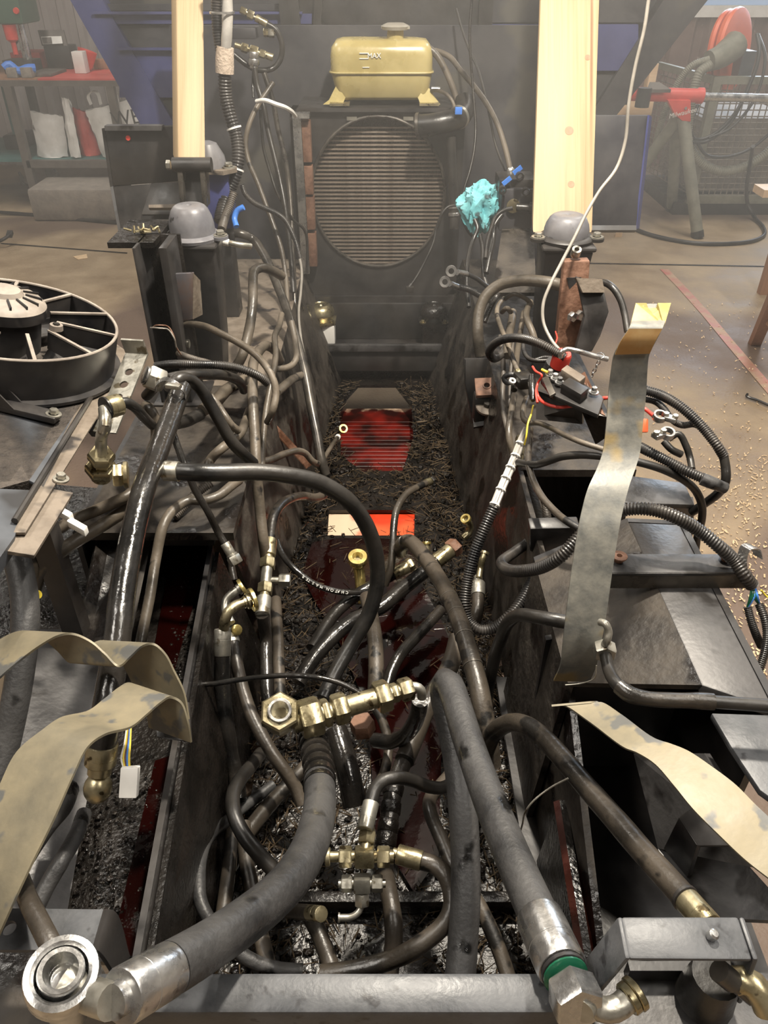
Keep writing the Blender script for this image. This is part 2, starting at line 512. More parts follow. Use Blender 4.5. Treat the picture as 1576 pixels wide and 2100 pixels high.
# cardboard soaked with red oil: tan with a red stain of its own shape
def cardboard(name, thr, soft, red):
    m = bpy.data.materials.new(name)
    m.use_nodes = True
    N, L = m.node_tree.nodes, m.node_tree.links
    b = N['Principled BSDF']
    tc = N.new('ShaderNodeTexCoord')
    sp = N.new('ShaderNodeSeparateXYZ')
    L.new(tc.outputs['Object'], sp.inputs[0])
    nz = N.new('ShaderNodeTexNoise')
    nz.inputs['Scale'].default_value = 14
    nz.inputs['Detail'].default_value = 5
    L.new(tc.outputs['Object'], nz.inputs['Vector'])
    ad = N.new('ShaderNodeMath')
    ad.operation = 'MULTIPLY_ADD'
    ad.inputs[1].default_value = 0.16
    L.new(nz.outputs['Fac'], ad.inputs[0])
    L.new(sp.outputs['X' if thr[0] == 'x' else 'Y'], ad.inputs[2])
    mr = N.new('ShaderNodeMapRange')
    mr.inputs['From Min'].default_value = thr[1]
    mr.inputs['From Max'].default_value = thr[1] + soft
    if thr[2] < 0:
        mr.inputs['To Min'].default_value = 1
        mr.inputs['To Max'].default_value = 0
    L.new(ad.outputs[0], mr.inputs['Value'])
    mx = N.new('ShaderNodeMix')
    mx.data_type = 'RGBA'
    L.new(mr.outputs['Result'], mx.inputs['Factor'])
    mx.inputs['A'].default_value = (0.62, 0.47, 0.33, 1)
    rp = N.new('ShaderNodeValToRGB')
    rp.color_ramp.elements[0].position = 0.42
    rp.color_ramp.elements[1].position = 0.6
    rp.color_ramp.elements[0].color = (*red[0], 1)
    rp.color_ramp.elements[1].color = (*red[1], 1)
    n2 = N.new('ShaderNodeTexNoise')
    n2.inputs['Scale'].default_value = 7
    L.new(tc.outputs['Object'], n2.inputs['Vector'])
    L.new(n2.outputs['Fac'], rp.inputs['Fac'])
    L.new(rp.outputs['Color'], mx.inputs['B'])
    L.new(mx.outputs['Result'], b.inputs['Base Color'])
    m2 = N.new('ShaderNodeMapRange')
    m2.inputs['To Min'].default_value = 0.8
    m2.inputs['To Max'].default_value = 0.3
    L.new(mr.outputs['Result'], m2.inputs['Value'])
    L.new(m2.outputs['Result'], b.inputs['Roughness'])
    return m


M['card1'] = cardboard('oil_soaked_cardboard', ('y', 0.37, -1), 0.05, ((0.018, 0.003, 0.002), (0.15, 0.010, 0.006)))
M['card2'] = cardboard('half_soaked_cardboard', ('x', 0.02, 1), 0.035, ((0.55, 0.045, 0.015), (0.78, 0.11, 0.04)))

# ------------------------------------------------------------------ the room
YB = 8.4
bm = BM(); box(bm, (-6, -4, -0.1), (6, YB + 0.1, 0)); floor = mk('floor', bm, M['concrete'], kind='structure')
bm = BM(); box(bm, (-6, -4, 4.5), (6, YB + 0.1, 4.6)); mk('ceiling', bm, M['ceil'], kind='structure')
bm = BM(); box(bm, (-6.1, -4, 0), (-6, YB + 0.1, 4.5)); mk('wall_left', bm, M['plain'], kind='structure')
bm = BM(); box(bm, (6, -4, 0), (6.1, YB + 0.1, 4.5)); mk('wall_right', bm, M['plain'], kind='structure')
bm = BM(); box(bm, (-6, -4.1, 0), (6, -4, 4.5)); mk('wall_front', bm, M['plain'], kind='structure')


def ribbed(bm, x0, x1, z0, z1, y, pitch, dep, top=0.35):
    xs = []
    x = x0
    while x < x1:
        for f, d in ((0, 0), (top, 0), (top + 0.12, dep), (0.88, dep)):
            if x + f * pitch < x1: xs.append((x + f * pitch, y + d))
        x += pitch
    xs.append((x1, y))
    for (xa, ya), (xb, yb) in zip(xs, xs[1:]):
        bm.faces.new([bm.verts.new(p) for p in (V((xa, ya, z0)), V((xb, yb, z0)), V((xb, yb, z1)), V((xa, ya, z1)))])


bm = BM(); ribbed(bm, -6, 0, 0, 4.5, YB - 0.04, 0.15, 0.03); mk('wall_back', bm, M['sheet'], kind='structure', sharp=20)
WX0, WX1, WZ0, WZ1 = 2.75, 4.9, 1.30, 2.6
bm = BM()
ribbed(bm, 0, WX0, 0, 4.5, YB - 0.05, 0.27, 0.045, 0.5)
ribbed(bm, WX0, WX1, 0, WZ0, YB - 0.05, 0.27, 0.045, 0.5)
ribbed(bm, WX0, WX1, WZ1, 4.5, YB - 0.05, 0.27, 0.045, 0.5)
ribbed(bm, WX1, 6, 0, 4.5, YB - 0.05, 0.27, 0.045, 0.5)
mk('wall_back_brown', bm, M['brownsheet'], kind='structure', sharp=20).name = 'wall_backright'
bm = BM()
t = 0.06
for a, b in (((WX0, WZ0 - 0.03), (WX1, WZ0 + t)), ((WX0, WZ1 - t), (WX1, WZ1)), ((WX0, WZ0), (WX0 + t, WZ1)), ((WX1 - t, WZ0), (WX1, WZ1))):
    box(bm, (a[0], YB - 0.09, a[1]), (b[0], YB + 0.03, b[1]))
wn = mk('window_1', bm, M['white'], kind='structure')
bm = BM(); box(bm, (WX0 + t, YB - 0.03, WZ0 + t), (WX1 - t, YB - 0.025, WZ1 - t)); mk('pane', bm, M['glass'], wn)
bm = BM(); box(bm, (WX0 + 0.9, YB - 0.07, WZ0 + t), (WX0 + 0.95, YB, WZ1 - t)); mk('mullion', bm, M['white'], wn)
bm = BM(); tube(bm, [P(-30, 433, z=0.03), P(60, 440, z=0.012), P(150, 449, z=0.012), P(240, 457, z=0.012), P(330, 462, z=0.012)], 0.014, 8)
mk('floor_cable', bm, M['rubber'], label='thin black cable lying across the bare floor before the concrete kerb', cat='cable')
# red painted line (flat paint)
bm = BM()
lp = [(1363, 552), (1400, 590), (1450, 645), (1500, 705), (1560, 775), (1620, 845)]
for (a, b) in zip(lp, lp[1:]):
    q = []
    for (u, v), s in ((a, -1), (b, -1), (b, 1), (a, 1)):
        p = P(u, v, z=0.003); p.x += s * 0.028; q.append(p)
    bm.faces.new([bm.verts.new(p) for p in q])
mk('floor_line', bm, pm('worn_red_line_paint', (0.42, 0.13, 0.10), (0.42, 0.30, 0.20), 9, (0.5, 0.7)), label='worn red line painted along the concrete floor', cat='floor marking')
# joint in the slab
bm = BM()
for (u0, v0, u1, v1) in ((1210, 541, 1600, 548), (0, 500, 260, 520)):
    a, b = P(u0, v0, z=0.002), P(u1, v1, z=0.002)
    bm.faces.new([bm.verts.new(p) for p in (a, b, b + V((0, 0.025, 0)), a + V((0, 0.025, 0)))])
mk('floor_joint', bm, M['clump'], floor)

def holed(bm, poly, c, r, off, n=20):
    """convex plate with a real round hole at c, thickened by off"""
    nn = (poly[1] - poly[0]).cross(poly[2] - poly[0]).normalized()
    ex = (poly[1] - poly[0]).normalized(); ey = nn.cross(ex)
    q = [((p - c).dot(ex), (p - c).dot(ey)) for p in poly]
    angs = sorted(set([2 * math.pi * k / n for k in range(n)] + [math.atan2(b, a) % (2 * math.pi) for a, b in q]))
    def hit(t):
        dx, dy = math.cos(t), math.sin(t)
        best = 0.0
        for (x0, y0), (x1, y1) in zip(q, q[1:] + q[:1]):
            ux, uy = x1 - x0, y1 - y0
            det = dx * uy - dy * ux
            if abs(det) < 1e-12: continue
            k = (x0 * uy - y0 * ux) / det
            m_ = (x0 * dy - y0 * dx) / det
            if k > 0 and -1e-6 <= m_ <= 1 + 1e-6: best = max(best, k)
        return c + (ex * dx + ey * dy) * best
    lay = []
    for o in (V((0, 0, 0)), off):
        lay.append(([bm.verts.new(c + (ex * math.cos(t) + ey * math.sin(t)) * r + o) for t in angs], [bm.verts.new(hit(t) + o) for t in angs]))
    m = len(angs)
    for k in range(m):
        l = (k + 1) % m
        for i_, o_ in lay: bm.faces.new((i_[k], i_[l], o_[l], o_[k]))
        for e in (0, 1): bm.faces.new((lay[0][e][k], lay[0][e][l], lay[1][e][l], lay[1][e][k]))


# ------------------------------------------------------------------ machine frame (one welded thing)
FR = thing('machine_frame', 'black steel machine frame with open engine bay full of hoses', 'vehicle frame', (0, 1.2, 0))


def fp(name, polys, th, mat, bevel=0.0, label=None, sharp=35):
    bm = BM()
    for q in polys: plate(bm, q, th)
    return mk(name, bm, M[mat], FR, label=label, bevel=bevel, sharp=sharp)


ZP = 0.25
L3 = lambda *p: [V(q) for q in p]
# floor pan with two openings
o1 = [(735, 790), (812, 790), (845, 832), (848, 900), (826, 965), (745, 967), (700, 935), (697, 850), (712, 815)]
O1 = [P(u, v, z=ZP) for u, v in o1]
h2 = [P(675, 1046, z=ZP), P(852, 1046, z=ZP), P(850, 1098, z=ZP), P(672, 1098, z=ZP)]
yA, yB2 = O1[0].y, O1[4].y
yC, yD = h2[0].y, h2[3].y
xl = lambda y: -0.30 + max(0, (y - 1.4)) * 0.075
xr = lambda y: 0.30 - max(0, (y - 1.4)) * 0.07
bm = BM()


def pf(ps): plate(bm, [V((p[0], p[1], ZP)) if not isinstance(p, Vector) else p for p in ps], 0.012)


pf([(xl(3.1), 3.1), (xr(3.1), 3.1), (xr(yA), yA), (xl(yA), yA)])
pf([(xl(yA), yA), O1[0], O1[8], O1[7], O1[6], O1[5], (xl(yB2), yB2)])
pf([(xr(yA), yA), (xr(yB2), yB2), O1[4], O1[3], O1[2], O1[1]])
pf([(xl(yB2), yB2), O1[5], O1[4], (xr(yB2), yB2), (xr(yC), yC), h2[1], h2[0], (xl(yC), yC)])
pf([(xl(yC), yC), h2[0], h2[3], (xl(yD), yD)])
pf([(xr(yC), yC), (xr(yD), yD), h2[2], h2[1]])
pf([(xl(yD), yD), (xr(yD), yD), (xr(0.34), 0.34), (xl(0.34), 0.34)])
mk('floor_pan', bm, M['blackwet'], FR)
# valley walls
ZT = 0.70
zt_w = lambda y: ZT if y > 0.99 else 0.42
for s, nm in ((-1, 'left'), (1, 'right')):
    f = xl if s < 0 else xr
    ys = [3.15, 2.6, 2.0, 1.4, 1.0, 0.42] if s > 0 else [3.15, 2.6, 2.0, 1.7, 1.42]
    xt = (lambda y: 0.325) if s > 0 else (lambda y: -0.325 - max(0, 1.8 - y) * 0.19)
    bm = BM()
    for a, b in zip(ys, ys[1:]):
        plate(bm, L3((f(a), a, ZP), (xt(a), a, zt_w(a)), (xt(b), b, zt_w(b)), (f(b), b, ZP)), 0.012)
    mk('side_wall', bm, M['dirty'], FR)
# rail decks behind the walls
fp('rail_deck', [L3((-0.325, 3.15, ZT), (-0.66, 3.15, ZT), (-0.66, 2.0, ZT), (-0.325, 2.0, ZT))], 0.02, 'dustplate')
fp('rail_deck', [L3((-0.325, 2.0, ZT), (-0.66, 2.0, ZT), (-0.66, 1.3, ZT), (-0.325, 1.3, ZT))], 0.02, 'dirty')
fp('rail_deck', [L3((0.325, 3.15, ZT), (0.60, 3.15, ZT), (0.60, 1.55, ZT), (0.325, 1.55, ZT))], 0.02, 'dirty')
fp('deck_near_end', [L3((0.30, 1.0, 0.68), (0.62, 1.0, 0.76), (0.62, 1.0, 0.2), (0.30, 1.0, 0.2))], 0.012, 'black')
# right deck: dished inner plate, ridge, flat outer plate, outer side
a0, a1 = P(1097, 1150, z=0.70), P(1165, 1400, z=0.70)
r0, r1 = P(1289, 1070, z=0.80), P(1440, 1405, z=0.80)
e0, e1 = P(1395, 1075, z=0.80), P(1590, 1455, z=0.80)
fp('deck_inner_plate', [[a0, r0, r1, a1]], 0.012, 'dirty')
fp('deck_outer_plate', [[r0, e0, e1, r1]], 0.02, 'deck', bevel=0.004)
fp('deck_side', [[e0, e1, e1 - V((0, 0, 0.45)), e0 - V((0, 0, 0.45))]], 0.012, 'black')
fp('deck_end_plate', [[a0, r0, r0 - V((0, 0, 0.3)), a0 - V((0, 0, 0.3))], [r0, e0, e0 - V((0, 0, 0.3)), r0 - V((0, 0, 0.3))]], 0.012, 'black')
fp('inner_web', [[a0, a1, a1 - V((0.03, 0, 0.45)), a0 - V((0.03, 0, 0.45))]], 0.012, 'dirty')
# black cross plate at the far end of the right deck
fp('cross_plate', [[P(1088, 1085, z=0.74), P(1190, 1082, z=0.74), P(1190, 1128, z=0.66), P(1088, 1132, z=0.66)]], 0.03, 'black', bevel=0.003)
# grey shelf plate beyond the strap
fp('shelf_plate', [[P(1290, 975, z=0.74), P(1405, 990, z=0.74), P(1425, 1035, z=0.74), P(1275, 1030, z=0.74)]], 0.012, 'deck', bevel=0.002)
fp('shelf_leg', [[P(1380, 1036, z=0.73), P(1425, 1036, z=0.73), P(1420, 1120, z=0.52), P(1392, 1120, z=0.52)]], 0.02, 'black')
# right recess near the camera
fp('recess_floor', [L3((0.27, 1.25, 0.30), (0.66, 1.25, 0.30), (0.66, 0.28, 0.30), (0.27, 0.28, 0.30))], 0.012, 'black')
fp('recess_side', [[P(1300, 1545, z=0.62), P(1445, 1545, z=0.72), P(1600, 1790, z=0.72), P(1350, 1740, z=0.55)]], 0.012, 'deck')
fp('recess_shelf', [[P(1350, 1740, z=0.55), P(1500, 1735, z=0.58), P(1640, 1890, z=0.58), P(1420, 1880, z=0.55)]], 0.012, 'deck')
fp('recess_plate', [[P(1460, 1462, z=0.79), P(1700, 1470, z=0.79), P(1700, 1720, z=0.79), P(1560, 1620, z=0.79), P(1500, 1530, z=0.79)]], 0.012, 'beam', bevel=0.002)
fp('gusset', [[P(1392, 1675, z=0.68), P(1420, 1655, z=0.70), P(1500, 1735, z=0.70), P(1430, 1735, z=0.68)], [P(1392, 1675, z=0.68), P(1430, 1735, z=0.68), P(1410, 1800, z=0.56), P(1360, 1740, z=0.56)]], 0.01, 'black', bevel=0.003)
fp('trough_edge', [[P(1148, 1640, z=0.50), P(1172, 1640, z=0.46), P(1226, 1965, z=0.46), P(1200, 1965, z=0.50)]], 0.012, 'primer')
fp('trough_web', [[P(1148, 1640, z=0.50), P(1200, 1965, z=0.50), P(1200, 1965, z=0.50) - V((0.02, 0, 0.24)), P(1148, 1640, z=0.50) - V((0.02, 0, 0.24))]], 0.012, 'blackwet')
# left trough
t0, t1 = P(437, 1118, z=0.62), P(285, 1972, z=0.62)
fp('trough_wall', [[t0, t1, t1 + V((0, 0, -0.14)), t0 + V((0, 0, -0.14))]], 0.010, 'black')
fp('trough_floor', [[P(322, 1100, z=0.50), P(437, 1100, z=0.50), P(330, 1972, z=0.50), P(60, 1972, z=0.50)]], 0.012, 'blackwet')
fp('trough_end', [[P(330, 1078, z=0.66), P(440, 1078, z=0.66), P(440, 1120, z=0.60), P(330, 1120, z=0.60)]], 0.02, 'black', bevel=0.003)
fp('inner_skirt', [[t0 + V((0.012, 0, -0.02)), t1 + V((0.012, 0, -0.02)), V((-0.30, t1.y, ZP)), V((-0.30, t0.y, ZP))]], 0.010, 'blackwet')
fp('trough_slope', [[P(215, 1030, z=0.70), P(325, 1040, z=0.66), P(262, 1340, z=0.53), P(150, 1340, z=0.60)]], 0.012, 'dirty')
fp('side_plate', [[P(70, 1290, z=0.62), P(240, 1290, z=0.56), P(120, 1972, z=0.56), P(-150, 1972, z=0.62)]], 0.012, 'deck')
fp('deck_floor', [[P(-260, 960, z=0.60), P(300, 1010, z=0.60), P(262, 1320, z=0.52), P(-260, 1320, z=0.60)]], 0.012, 'blackwet')
# oil lying in the trough and in the pan (real pools)
bm = BM()
plate(bm, [P(352, 1130, z=0.508), P(428, 1130, z=0.508), P(345, 1420, z=0.508), P(300, 1420, z=0.508)], 0.003)
plate(bm, [P(318, 1560, z=0.508), P(378, 1540, z=0.508), P(285, 1960, z=0.508), P(225, 1960, z=0.508)], 0.003)
mk('oil_pool', bm, M['oil'], label='dark red oil lying in the narrow steel trough beside the bay', cat='oil', kind='stuff')
bm = BM()
ps = [(640, 1112), (700, 1103), (790, 1104), (850, 1112), (860, 1190), (900, 1260), (930, 1330), (930, 1440), (905, 1560), (900, 1760), (850, 1830), (770, 1700), (760, 1540), (740, 1420), (690, 1300), (650, 1240), (620, 1180)]
plate(bm, [P(u, v, z=ZP + 0.014) for u, v in ps], 0.006)
mk('oil_pool', bm, M['oil'], label='broad pool of dark red oil on the litter-strewn bay floor', cat='oil', kind='stuff')
# cardboard under the openings
bm = BM(); plate(bm, [P(660, 838, z=0.17), P(880, 838, z=0.17), P(895, 1010, z=0.17), P(650, 1010, z=0.17)], 0.006)
c1 = mk('cardboard_sheet', bm, M['card1'], label='red oil-soaked cardboard sheet under the octagonal floor opening', cat='cardboard')
bm = BM()
for k in range(13):
    v = 866 + k * 7.6
    a, b = P(690, v, z=0.171), P(850, v, z=0.171)
    tube(bm, [a, b], 0.0035, 6, smooth=False)
mk('flute_ridges', bm, M['card1'], c1, kind='stuff')
bm = BM(); plate(bm, [P(655, 1030, z=0.232), P(875, 1030, z=0.232), P(880, 1120, z=0.232), P(650, 1120, z=0.232)], 0.006)
mk('cardboard_sheet', bm, M['card2'], label='tan cardboard half soaked with bright red oil under the square opening', cat='cardboard')

# front beam
bt = 0.85
bm = BM()
box(bm, (-0.34, P(788, 2078, z=bt).y, 0.75), (0.21, P(788, 1992, z=bt).y, bt))
mk('front_beam', bm, M['beam'], FR, bevel=0.006)
fp('beam_end_plate', [[P(1150, 1995, z=0.80), P(1700, 1995, z=0.80), P(1700, 2160, z=0.80), P(1150, 2160, z=0.80)]], 0.014, 'deck')
fp('beam_end_plate', [[P(-80, 1945, z=0.78), P(190, 1945, z=0.78), P(300, 2160, z=0.78), P(-80, 2160, z=0.78)]], 0.014, 'dirty')
bm = BM(); box(bm, (-0.30, 0.34, 0.2), (0.30, 0.356, 0.76)); mk('front_web', bm, M['blackwet'], FR)
bm = BM(); box(bm, (-0.28, P(788, 1850, z=0.30).y, 0.255), (0.28, P(788, 1826, z=0.30).y, 0.30)); mk('low_cross_bar', bm, M['blackwet'], FR, bevel=0.003)
# side closing plates so that the frame stands on the floor
fp('outer_side', [L3((-0.66, 1.3, 0.70), (-0.66, 3.2, 0.70), (-0.66, 3.2, 0.02), (-0.66, 1.3, 0.02))], 0.012, 'black')
fp('outer_side', [L3((0.60, 1.55, 0.70), (0.60, 3.2, 0.70), (0.60, 3.2, 0.02), (0.60, 1.55, 0.02))], 0.012, 'black')
# rear cross member below the radiator with its mounting shelf
bm = BM(); box(bm, (-0.30, 2.93, 0.30), (0.34, 3.10, 0.405)); mk('rear_cross_member', bm, M['black'], FR, bevel=0.006)
bm = BM(); box(bm, (-0.30, 2.915, 0.395), (0.34, 2.935, 0.425)); mk('shelf_lip', bm, M['deck'], FR, bevel=0.003)
bm = BM(); box(bm, (-0.30, 3.02, 0.405), (0.34, 3.10, 0.56)); mk('rear_bar', bm, M['black'], FR, bevel=0.004)
# bulkhead
bm = BM(); box(bm, (-0.80, 3.36, 0.30), (0.74, 3.40, 1.50)); mk('bulkhead', bm, M['cabdark'], FR)

# ------------------------------------------------------------------ engine feet on the cross member
def engine_foot(u, v, mat, matbox, label):
    b = P(u, v, y=2.98)
    b.z = 0.41
    t = thing('engine_mount', label, 'rubber mount', b, 'engine mounts on the cross member')
    bm = BM(); obox(bm, b + V((0.005, -0.01, 0.045)), V((0.05, 0, 0)), V((0, 0.04, 0)), V((0, 0, 0.045))); mk('foot_block', bm, M[matbox], t, bevel=0.003)
    bm = BM()
    z = 0.092
    prism(bm, [b + V(q) for q in ((-0.06, -0.045, z), (0.0, -0.07, z), (0.06, -0.045, z), (0.06, 0.045, z), (-0.06, 0.045, z))], V((0, 0, 0.008)))
    mk('flange', bm, M[mat], t)
    bm = BM(); lathe(bm, b + V((0, 0, 0.1)), V((0, 0, 1)), [(0, 0.048), (0.018, 0.052), (0.024, 0.056), (0.03, 0.056), (0.05, 0.05), (0.06, 0.04), (0.063, 0.03), (0.060, 0.028), (0.060, 0.012), (0.064, 0.008)], 24)
    mk('dome', bm, M[mat], t)
    for s in (-1, 1):
        bm = BM(); bolt(bm, b + V((s * 0.045, -0.04, 0.1)), V((0, 0, 1)), 0.008, 0.012); mk('bolt', bm, M['brass'], t)


engine_foot(661, 690, 'brass', 'white', 'gold domed rubber engine mount on a white metal block')
engine_foot(888, 690, 'blackwet', 'blackwet', 'oily blackened domed engine mount on the cross member')

# ------------------------------------------------------------------ radiator
YR = 3.04
RX0, RX1 = P(606, 420, y=YR).x, P(945, 420, y=YR).x
RZ1, RZ0 = P(776, 228, y=YR).z, P(776, 606, y=YR).z
RA = thing('radiator', 'black radiator housing with a large round fan opening', 'radiator', ((RX0 + RX1) / 2, YR, RZ0))
cc = P(776, 390, y=YR)
rx = pxm(137, cc)
rz = (P(776, 237, y=YR).z - P(776, 545, y=YR).z) / 2
cc.z = (P(776, 237, y=YR).z + P(776, 545, y=YR).z) / 2
bm = BM()
NS = 48
inn = [bm.verts.new(V((cc.x + rx * math.cos(2 * math.pi * k / NS), YR, cc.z + rz * math.sin(2 * math.pi * k / NS)))) for k in range(NS)]


def sq(k):
    a = 2 * math.pi * k / NS
    dx, dz = math.cos(a) * rx, math.sin(a) * rz
    f = min((RX1 - cc.x) / dx if dx > 1e-6 else 9e9, (RX0 - cc.x) / dx if dx < -1e-6 else 9e9, (RZ1 - cc.z) / dz if dz > 1e-6 else 9e9, (RZ0 - cc.z) / dz if dz < -1e-6 else 9e9)
    return V((cc.x + dx * f, YR, cc.z + dz * f))


out = [bm.verts.new(sq(k)) for k in range(NS)]
for k in range(NS):
    bm.faces.new((inn[k], inn[(k + 1) % NS], out[(k + 1) % NS], out[k]))
g = bmesh.ops.extrude_face_region(bm, geom=list(bm.faces))
for e in g['geom']:
    if isinstance(e, bmesh.types.BMVert): e.co.y += 0.012
mk('shroud_plate', bm, M['black'], RA)
bm = BM()
pts = [V((cc.x + rx * math.cos(2 * math.pi * k / NS), YR - 0.004, cc.z + rz * math.sin(2 * math.pi * k / NS))) for k in range(NS + 1)]
tube(bm, pts, 0.006, 8, smooth=False, caps=False)
mk('opening_rim', bm, M['steelpipe'], RA)
bm = BM(); box(bm, (RX0, YR + 0.05, RZ0), (RX1, YR + 0.13, RZ1)); mk('core', bm, M['finsdark'], RA)
n = 36
z0, z1 = P(776, 545, y=YR + 0.05).z, P(776, 262, y=YR + 0.05).z
me0 = None
for i in range(n):
    z = z0 + (z1 - z0) * i / (n - 1)
    if me0 is None:
        bm = BM(); box(bm, (RX0 + 0.02, YR + 0.034, z), (RX1 - 0.02, YR + 0.052, z + 0.0055))
        o0 = mk('cooling_tube', bm, M['fins'], RA); me0 = o0.data; zz = z
    else:
        o = o0.copy(); COL.objects.link(o); o.parent = RA; o.location = (0, 0, z - zz)
for a, b in (((RX0, YR + 0.012, RZ1 - 0.02), (RX1, YR + 0.14, RZ1 + 0.0)), ((RX0, YR + 0.012, RZ0), (RX0 + 0.02, YR + 0.14, RZ1)), ((RX1 - 0.02, YR + 0.012, RZ0), (RX1, YR + 0.14, RZ1)), ((RX0, YR + 0.012, RZ0), (RX1, YR + 0.14, RZ0 + 0.02))):
    bm = BM(); box(bm, a, b); mk('housing_side', bm, M['black'], RA)
bm = BM(); box(bm, (RX0 + 0.0, 3.03, 0.56), (RX1, 3.2, RZ0)); mk('base_skirt', bm, M['black'], RA)
# galvanised side rail with rusty insert
a, b = P(600, 236, y=3.0), P(628, 560, y=3.0)
bm = BM(); box(bm, (a.x, 2.99, b.z), (a.x + 0.03, 3.035, a.z)); mk('side_rail', bm, M['silver'], RA, label='galvanised vertical side rail')
for (va, vb) in ((248, 332), (340, 398), (404, 470), (478, 545)):
    za, zb = P(625, va, y=2.995).z, P(625, vb, y=2.995).z
    bm = BM(); box(bm, (a.x + 0.031, 2.985, zb), (a.x + 0.062, 3.03, za)); mk('rail_insert', bm, M['rust'], RA, bevel=0.002)
bm = BM(); obox(bm, P(618, 236, y=2.98), V((0.03, 0, 0)), V((0, 0.02, 0)), V((0, 0, 0.008))); mk('rail_cap', bm, M['silver'], RA)
# tank shelf and clips
bm = BM(); box(bm, (RX0 + 0.03, YR - 0.02, RZ1), (RX1 - 0.03, YR + 0.26, RZ1 + 0.012)); mk('top_shelf', bm, M['black'], RA)
for u in (722, 838):
    bm = BM(); p = P(u, 243, y=YR - 0.006); obox(bm, p, V((0.018, 0, 0)), V((0, 0.004, 0)), V((0, 0, 0.006))); mk('clip', bm, M['zinc'], RA)

# ------------------------------------------------------------------ expansion tank
YT = 3.06
pl0, pr0 = P(678, 150, y=YT), P(888, 150, y=YT)
zt, zs, zb = P(780, 78, y=YT).z, P(780, 150, y=YT).z, P(780, 207, y=YT).z
zb = max(zb, RZ1 + 0.013)
TK = thing('expansion_tank', 'yellowed translucent plastic coolant tank on top of the radiator', 'tank', ((pl0.x + pr0.x) / 2, YT + 0.09, zb))


def rrect(x0, x1, y0, y1, z, r, n=5):
    out = []
    for cx, cy, a0 in ((x1 - r, y1 - r, 0), (x0 + r, y1 - r, 90), (x0 + r, y0 + r, 180), (x1 - r, y0 + r, 270)):
        for k in range(n + 1):
            a = R(a0 + 90 * k / n)
            out.append(V((cx + r * math.cos(a), cy + r * math.sin(a), z)))
    return out


def loft(bm, loops, caps=True):
    vs = [[bm.verts.new(p) for p in l] for l in loops]
    n = len(vs[0])
    for a, b in zip(vs, vs[1:]):
        for k in range(n):
            bm.faces.new((a[k], a[(k + 1) % n], b[(k + 1) % n], b[k]))
    if caps:
        bm.faces.new(list(reversed(vs[0])))
        bm.faces.new(vs[-1])


x0, x1, y0, y1 = pl0.x, pr0.x, YT, YT + 0.2
bm = BM()
loft(bm, [rrect(x0 + 0.03, x1 - 0.02, y0 + 0.02, y1 - 0.02, zb, 0.02), rrect(x0 + 0.02, x1 - 0.012, y0 + 0.008, y1 - 0.01, zb + 0.012, 0.03),
          rrect(x0, x1, y0, y1, zs, 0.035), rrect(x0, x1, y0, y1, zs + 0.05, 0.035), rrect(x0 + 0.004, x1 - 0.004, y0 + 0.004, y1 - 0.004, zs + 0.075, 0.035),
          rrect(x0 + 0.02, x1 - 0.02, y0 + 0.02, y1 - 0.02, zs + 0.093, 0.03), rrect(x0 + 0.05, x1 - 0.05, y0 + 0.05, y1 - 0.05, zs + 0.098, 0.03)])
mk('tank_body', bm, M['plastic'], TK, sharp=60)
bm = BM()
xm = x0 + (x1 - x0) * 0.46
loft(bm, [rrect(x0 + 0.002, xm + 0.03, y0 + 0.002, y1 - 0.002, zs + 0.05, 0.035), rrect(x0 + 0.008, xm + 0.008, y0 + 0.012, y1 - 0.006, zt - 0.03, 0.035),
          rrect(x0 + 0.018, xm - 0.005, y0 + 0.03, y1 - 0.02, zt - 0.012, 0.03), rrect(x0 + 0.04, xm - 0.03, y0 + 0.06, y1 - 0.05, zt - 0.006, 0.025)])
mk('tank_hump', bm, M['plastic'], TK, sharp=60)
bm = BM(); loft(bm, [rrect(x0 - 0.005, x1 + 0.005, y0 - 0.005, y1 + 0.005, zs - 0.003, 0.038), rrect(x0 - 0.006, x1 + 0.006, y0 - 0.006, y1 + 0.006, zs, 0.038), rrect(x0 - 0.005, x1 + 0.005, y0 - 0.005, y1 + 0.005, zs + 0.003, 0.038)]); mk('seam', bm, M['plastic'], TK)
pc = P(811, 98, y=YT + 0.08); pc.z = zs + 0.096
bm = BM(); lathe(bm, pc, V((0, 0, 1)), [(0, 0.03), (0.03, 0.028)], 20); mk('filler_neck', bm, M['plastic'], TK)
bm = BM()
for k in range(2): obox(bm, pc + V(((-1) ** k * 0.038, -0.01 + 0.02 * k, 0.035)), V((0.012, 0, 0)), V((0, 0.014, 0)), V((0, 0, 0.004)))
lathe(bm, pc + V((0, 0, 0.028)), V((0, 0, 1)), [(0, 0.046), (0.010, 0.049), (0.014, 0.045), (0.02, 0.030), (0.02, 0.020), (0.016, 0.014)], 24)
mk('cap', bm, M['greycap'], TK)
for s, u in ((-1, 675), (1, 884)):
    bm = BM()
    xx = x0 + 0.02 if s < 0 else x1 - 0.02
    prism(bm, [V((xx, YT + 0.02, zb + 0.05)), V((xx + s * 0.03, YT + 0.02, zb)), V((xx + s * 0.05, YT - 0.01, zb - 0.01)), V((xx - s * 0.02, YT - 0.01, zb - 0.01)), V((xx - s * 0.03, YT + 0.0, zb + 0.01))], V((0, 0.012, 0)))
    mk('foot', bm, M['plastic'], TK)
    bm = BM(); box(bm, (xx - 0.025, YT - 0.03, zb - 0.012), (xx + s * 0.0 + 0.045, YT + 0.03, zb - 0.004)); mk('foot_plate', bm, M['brass'], TK)


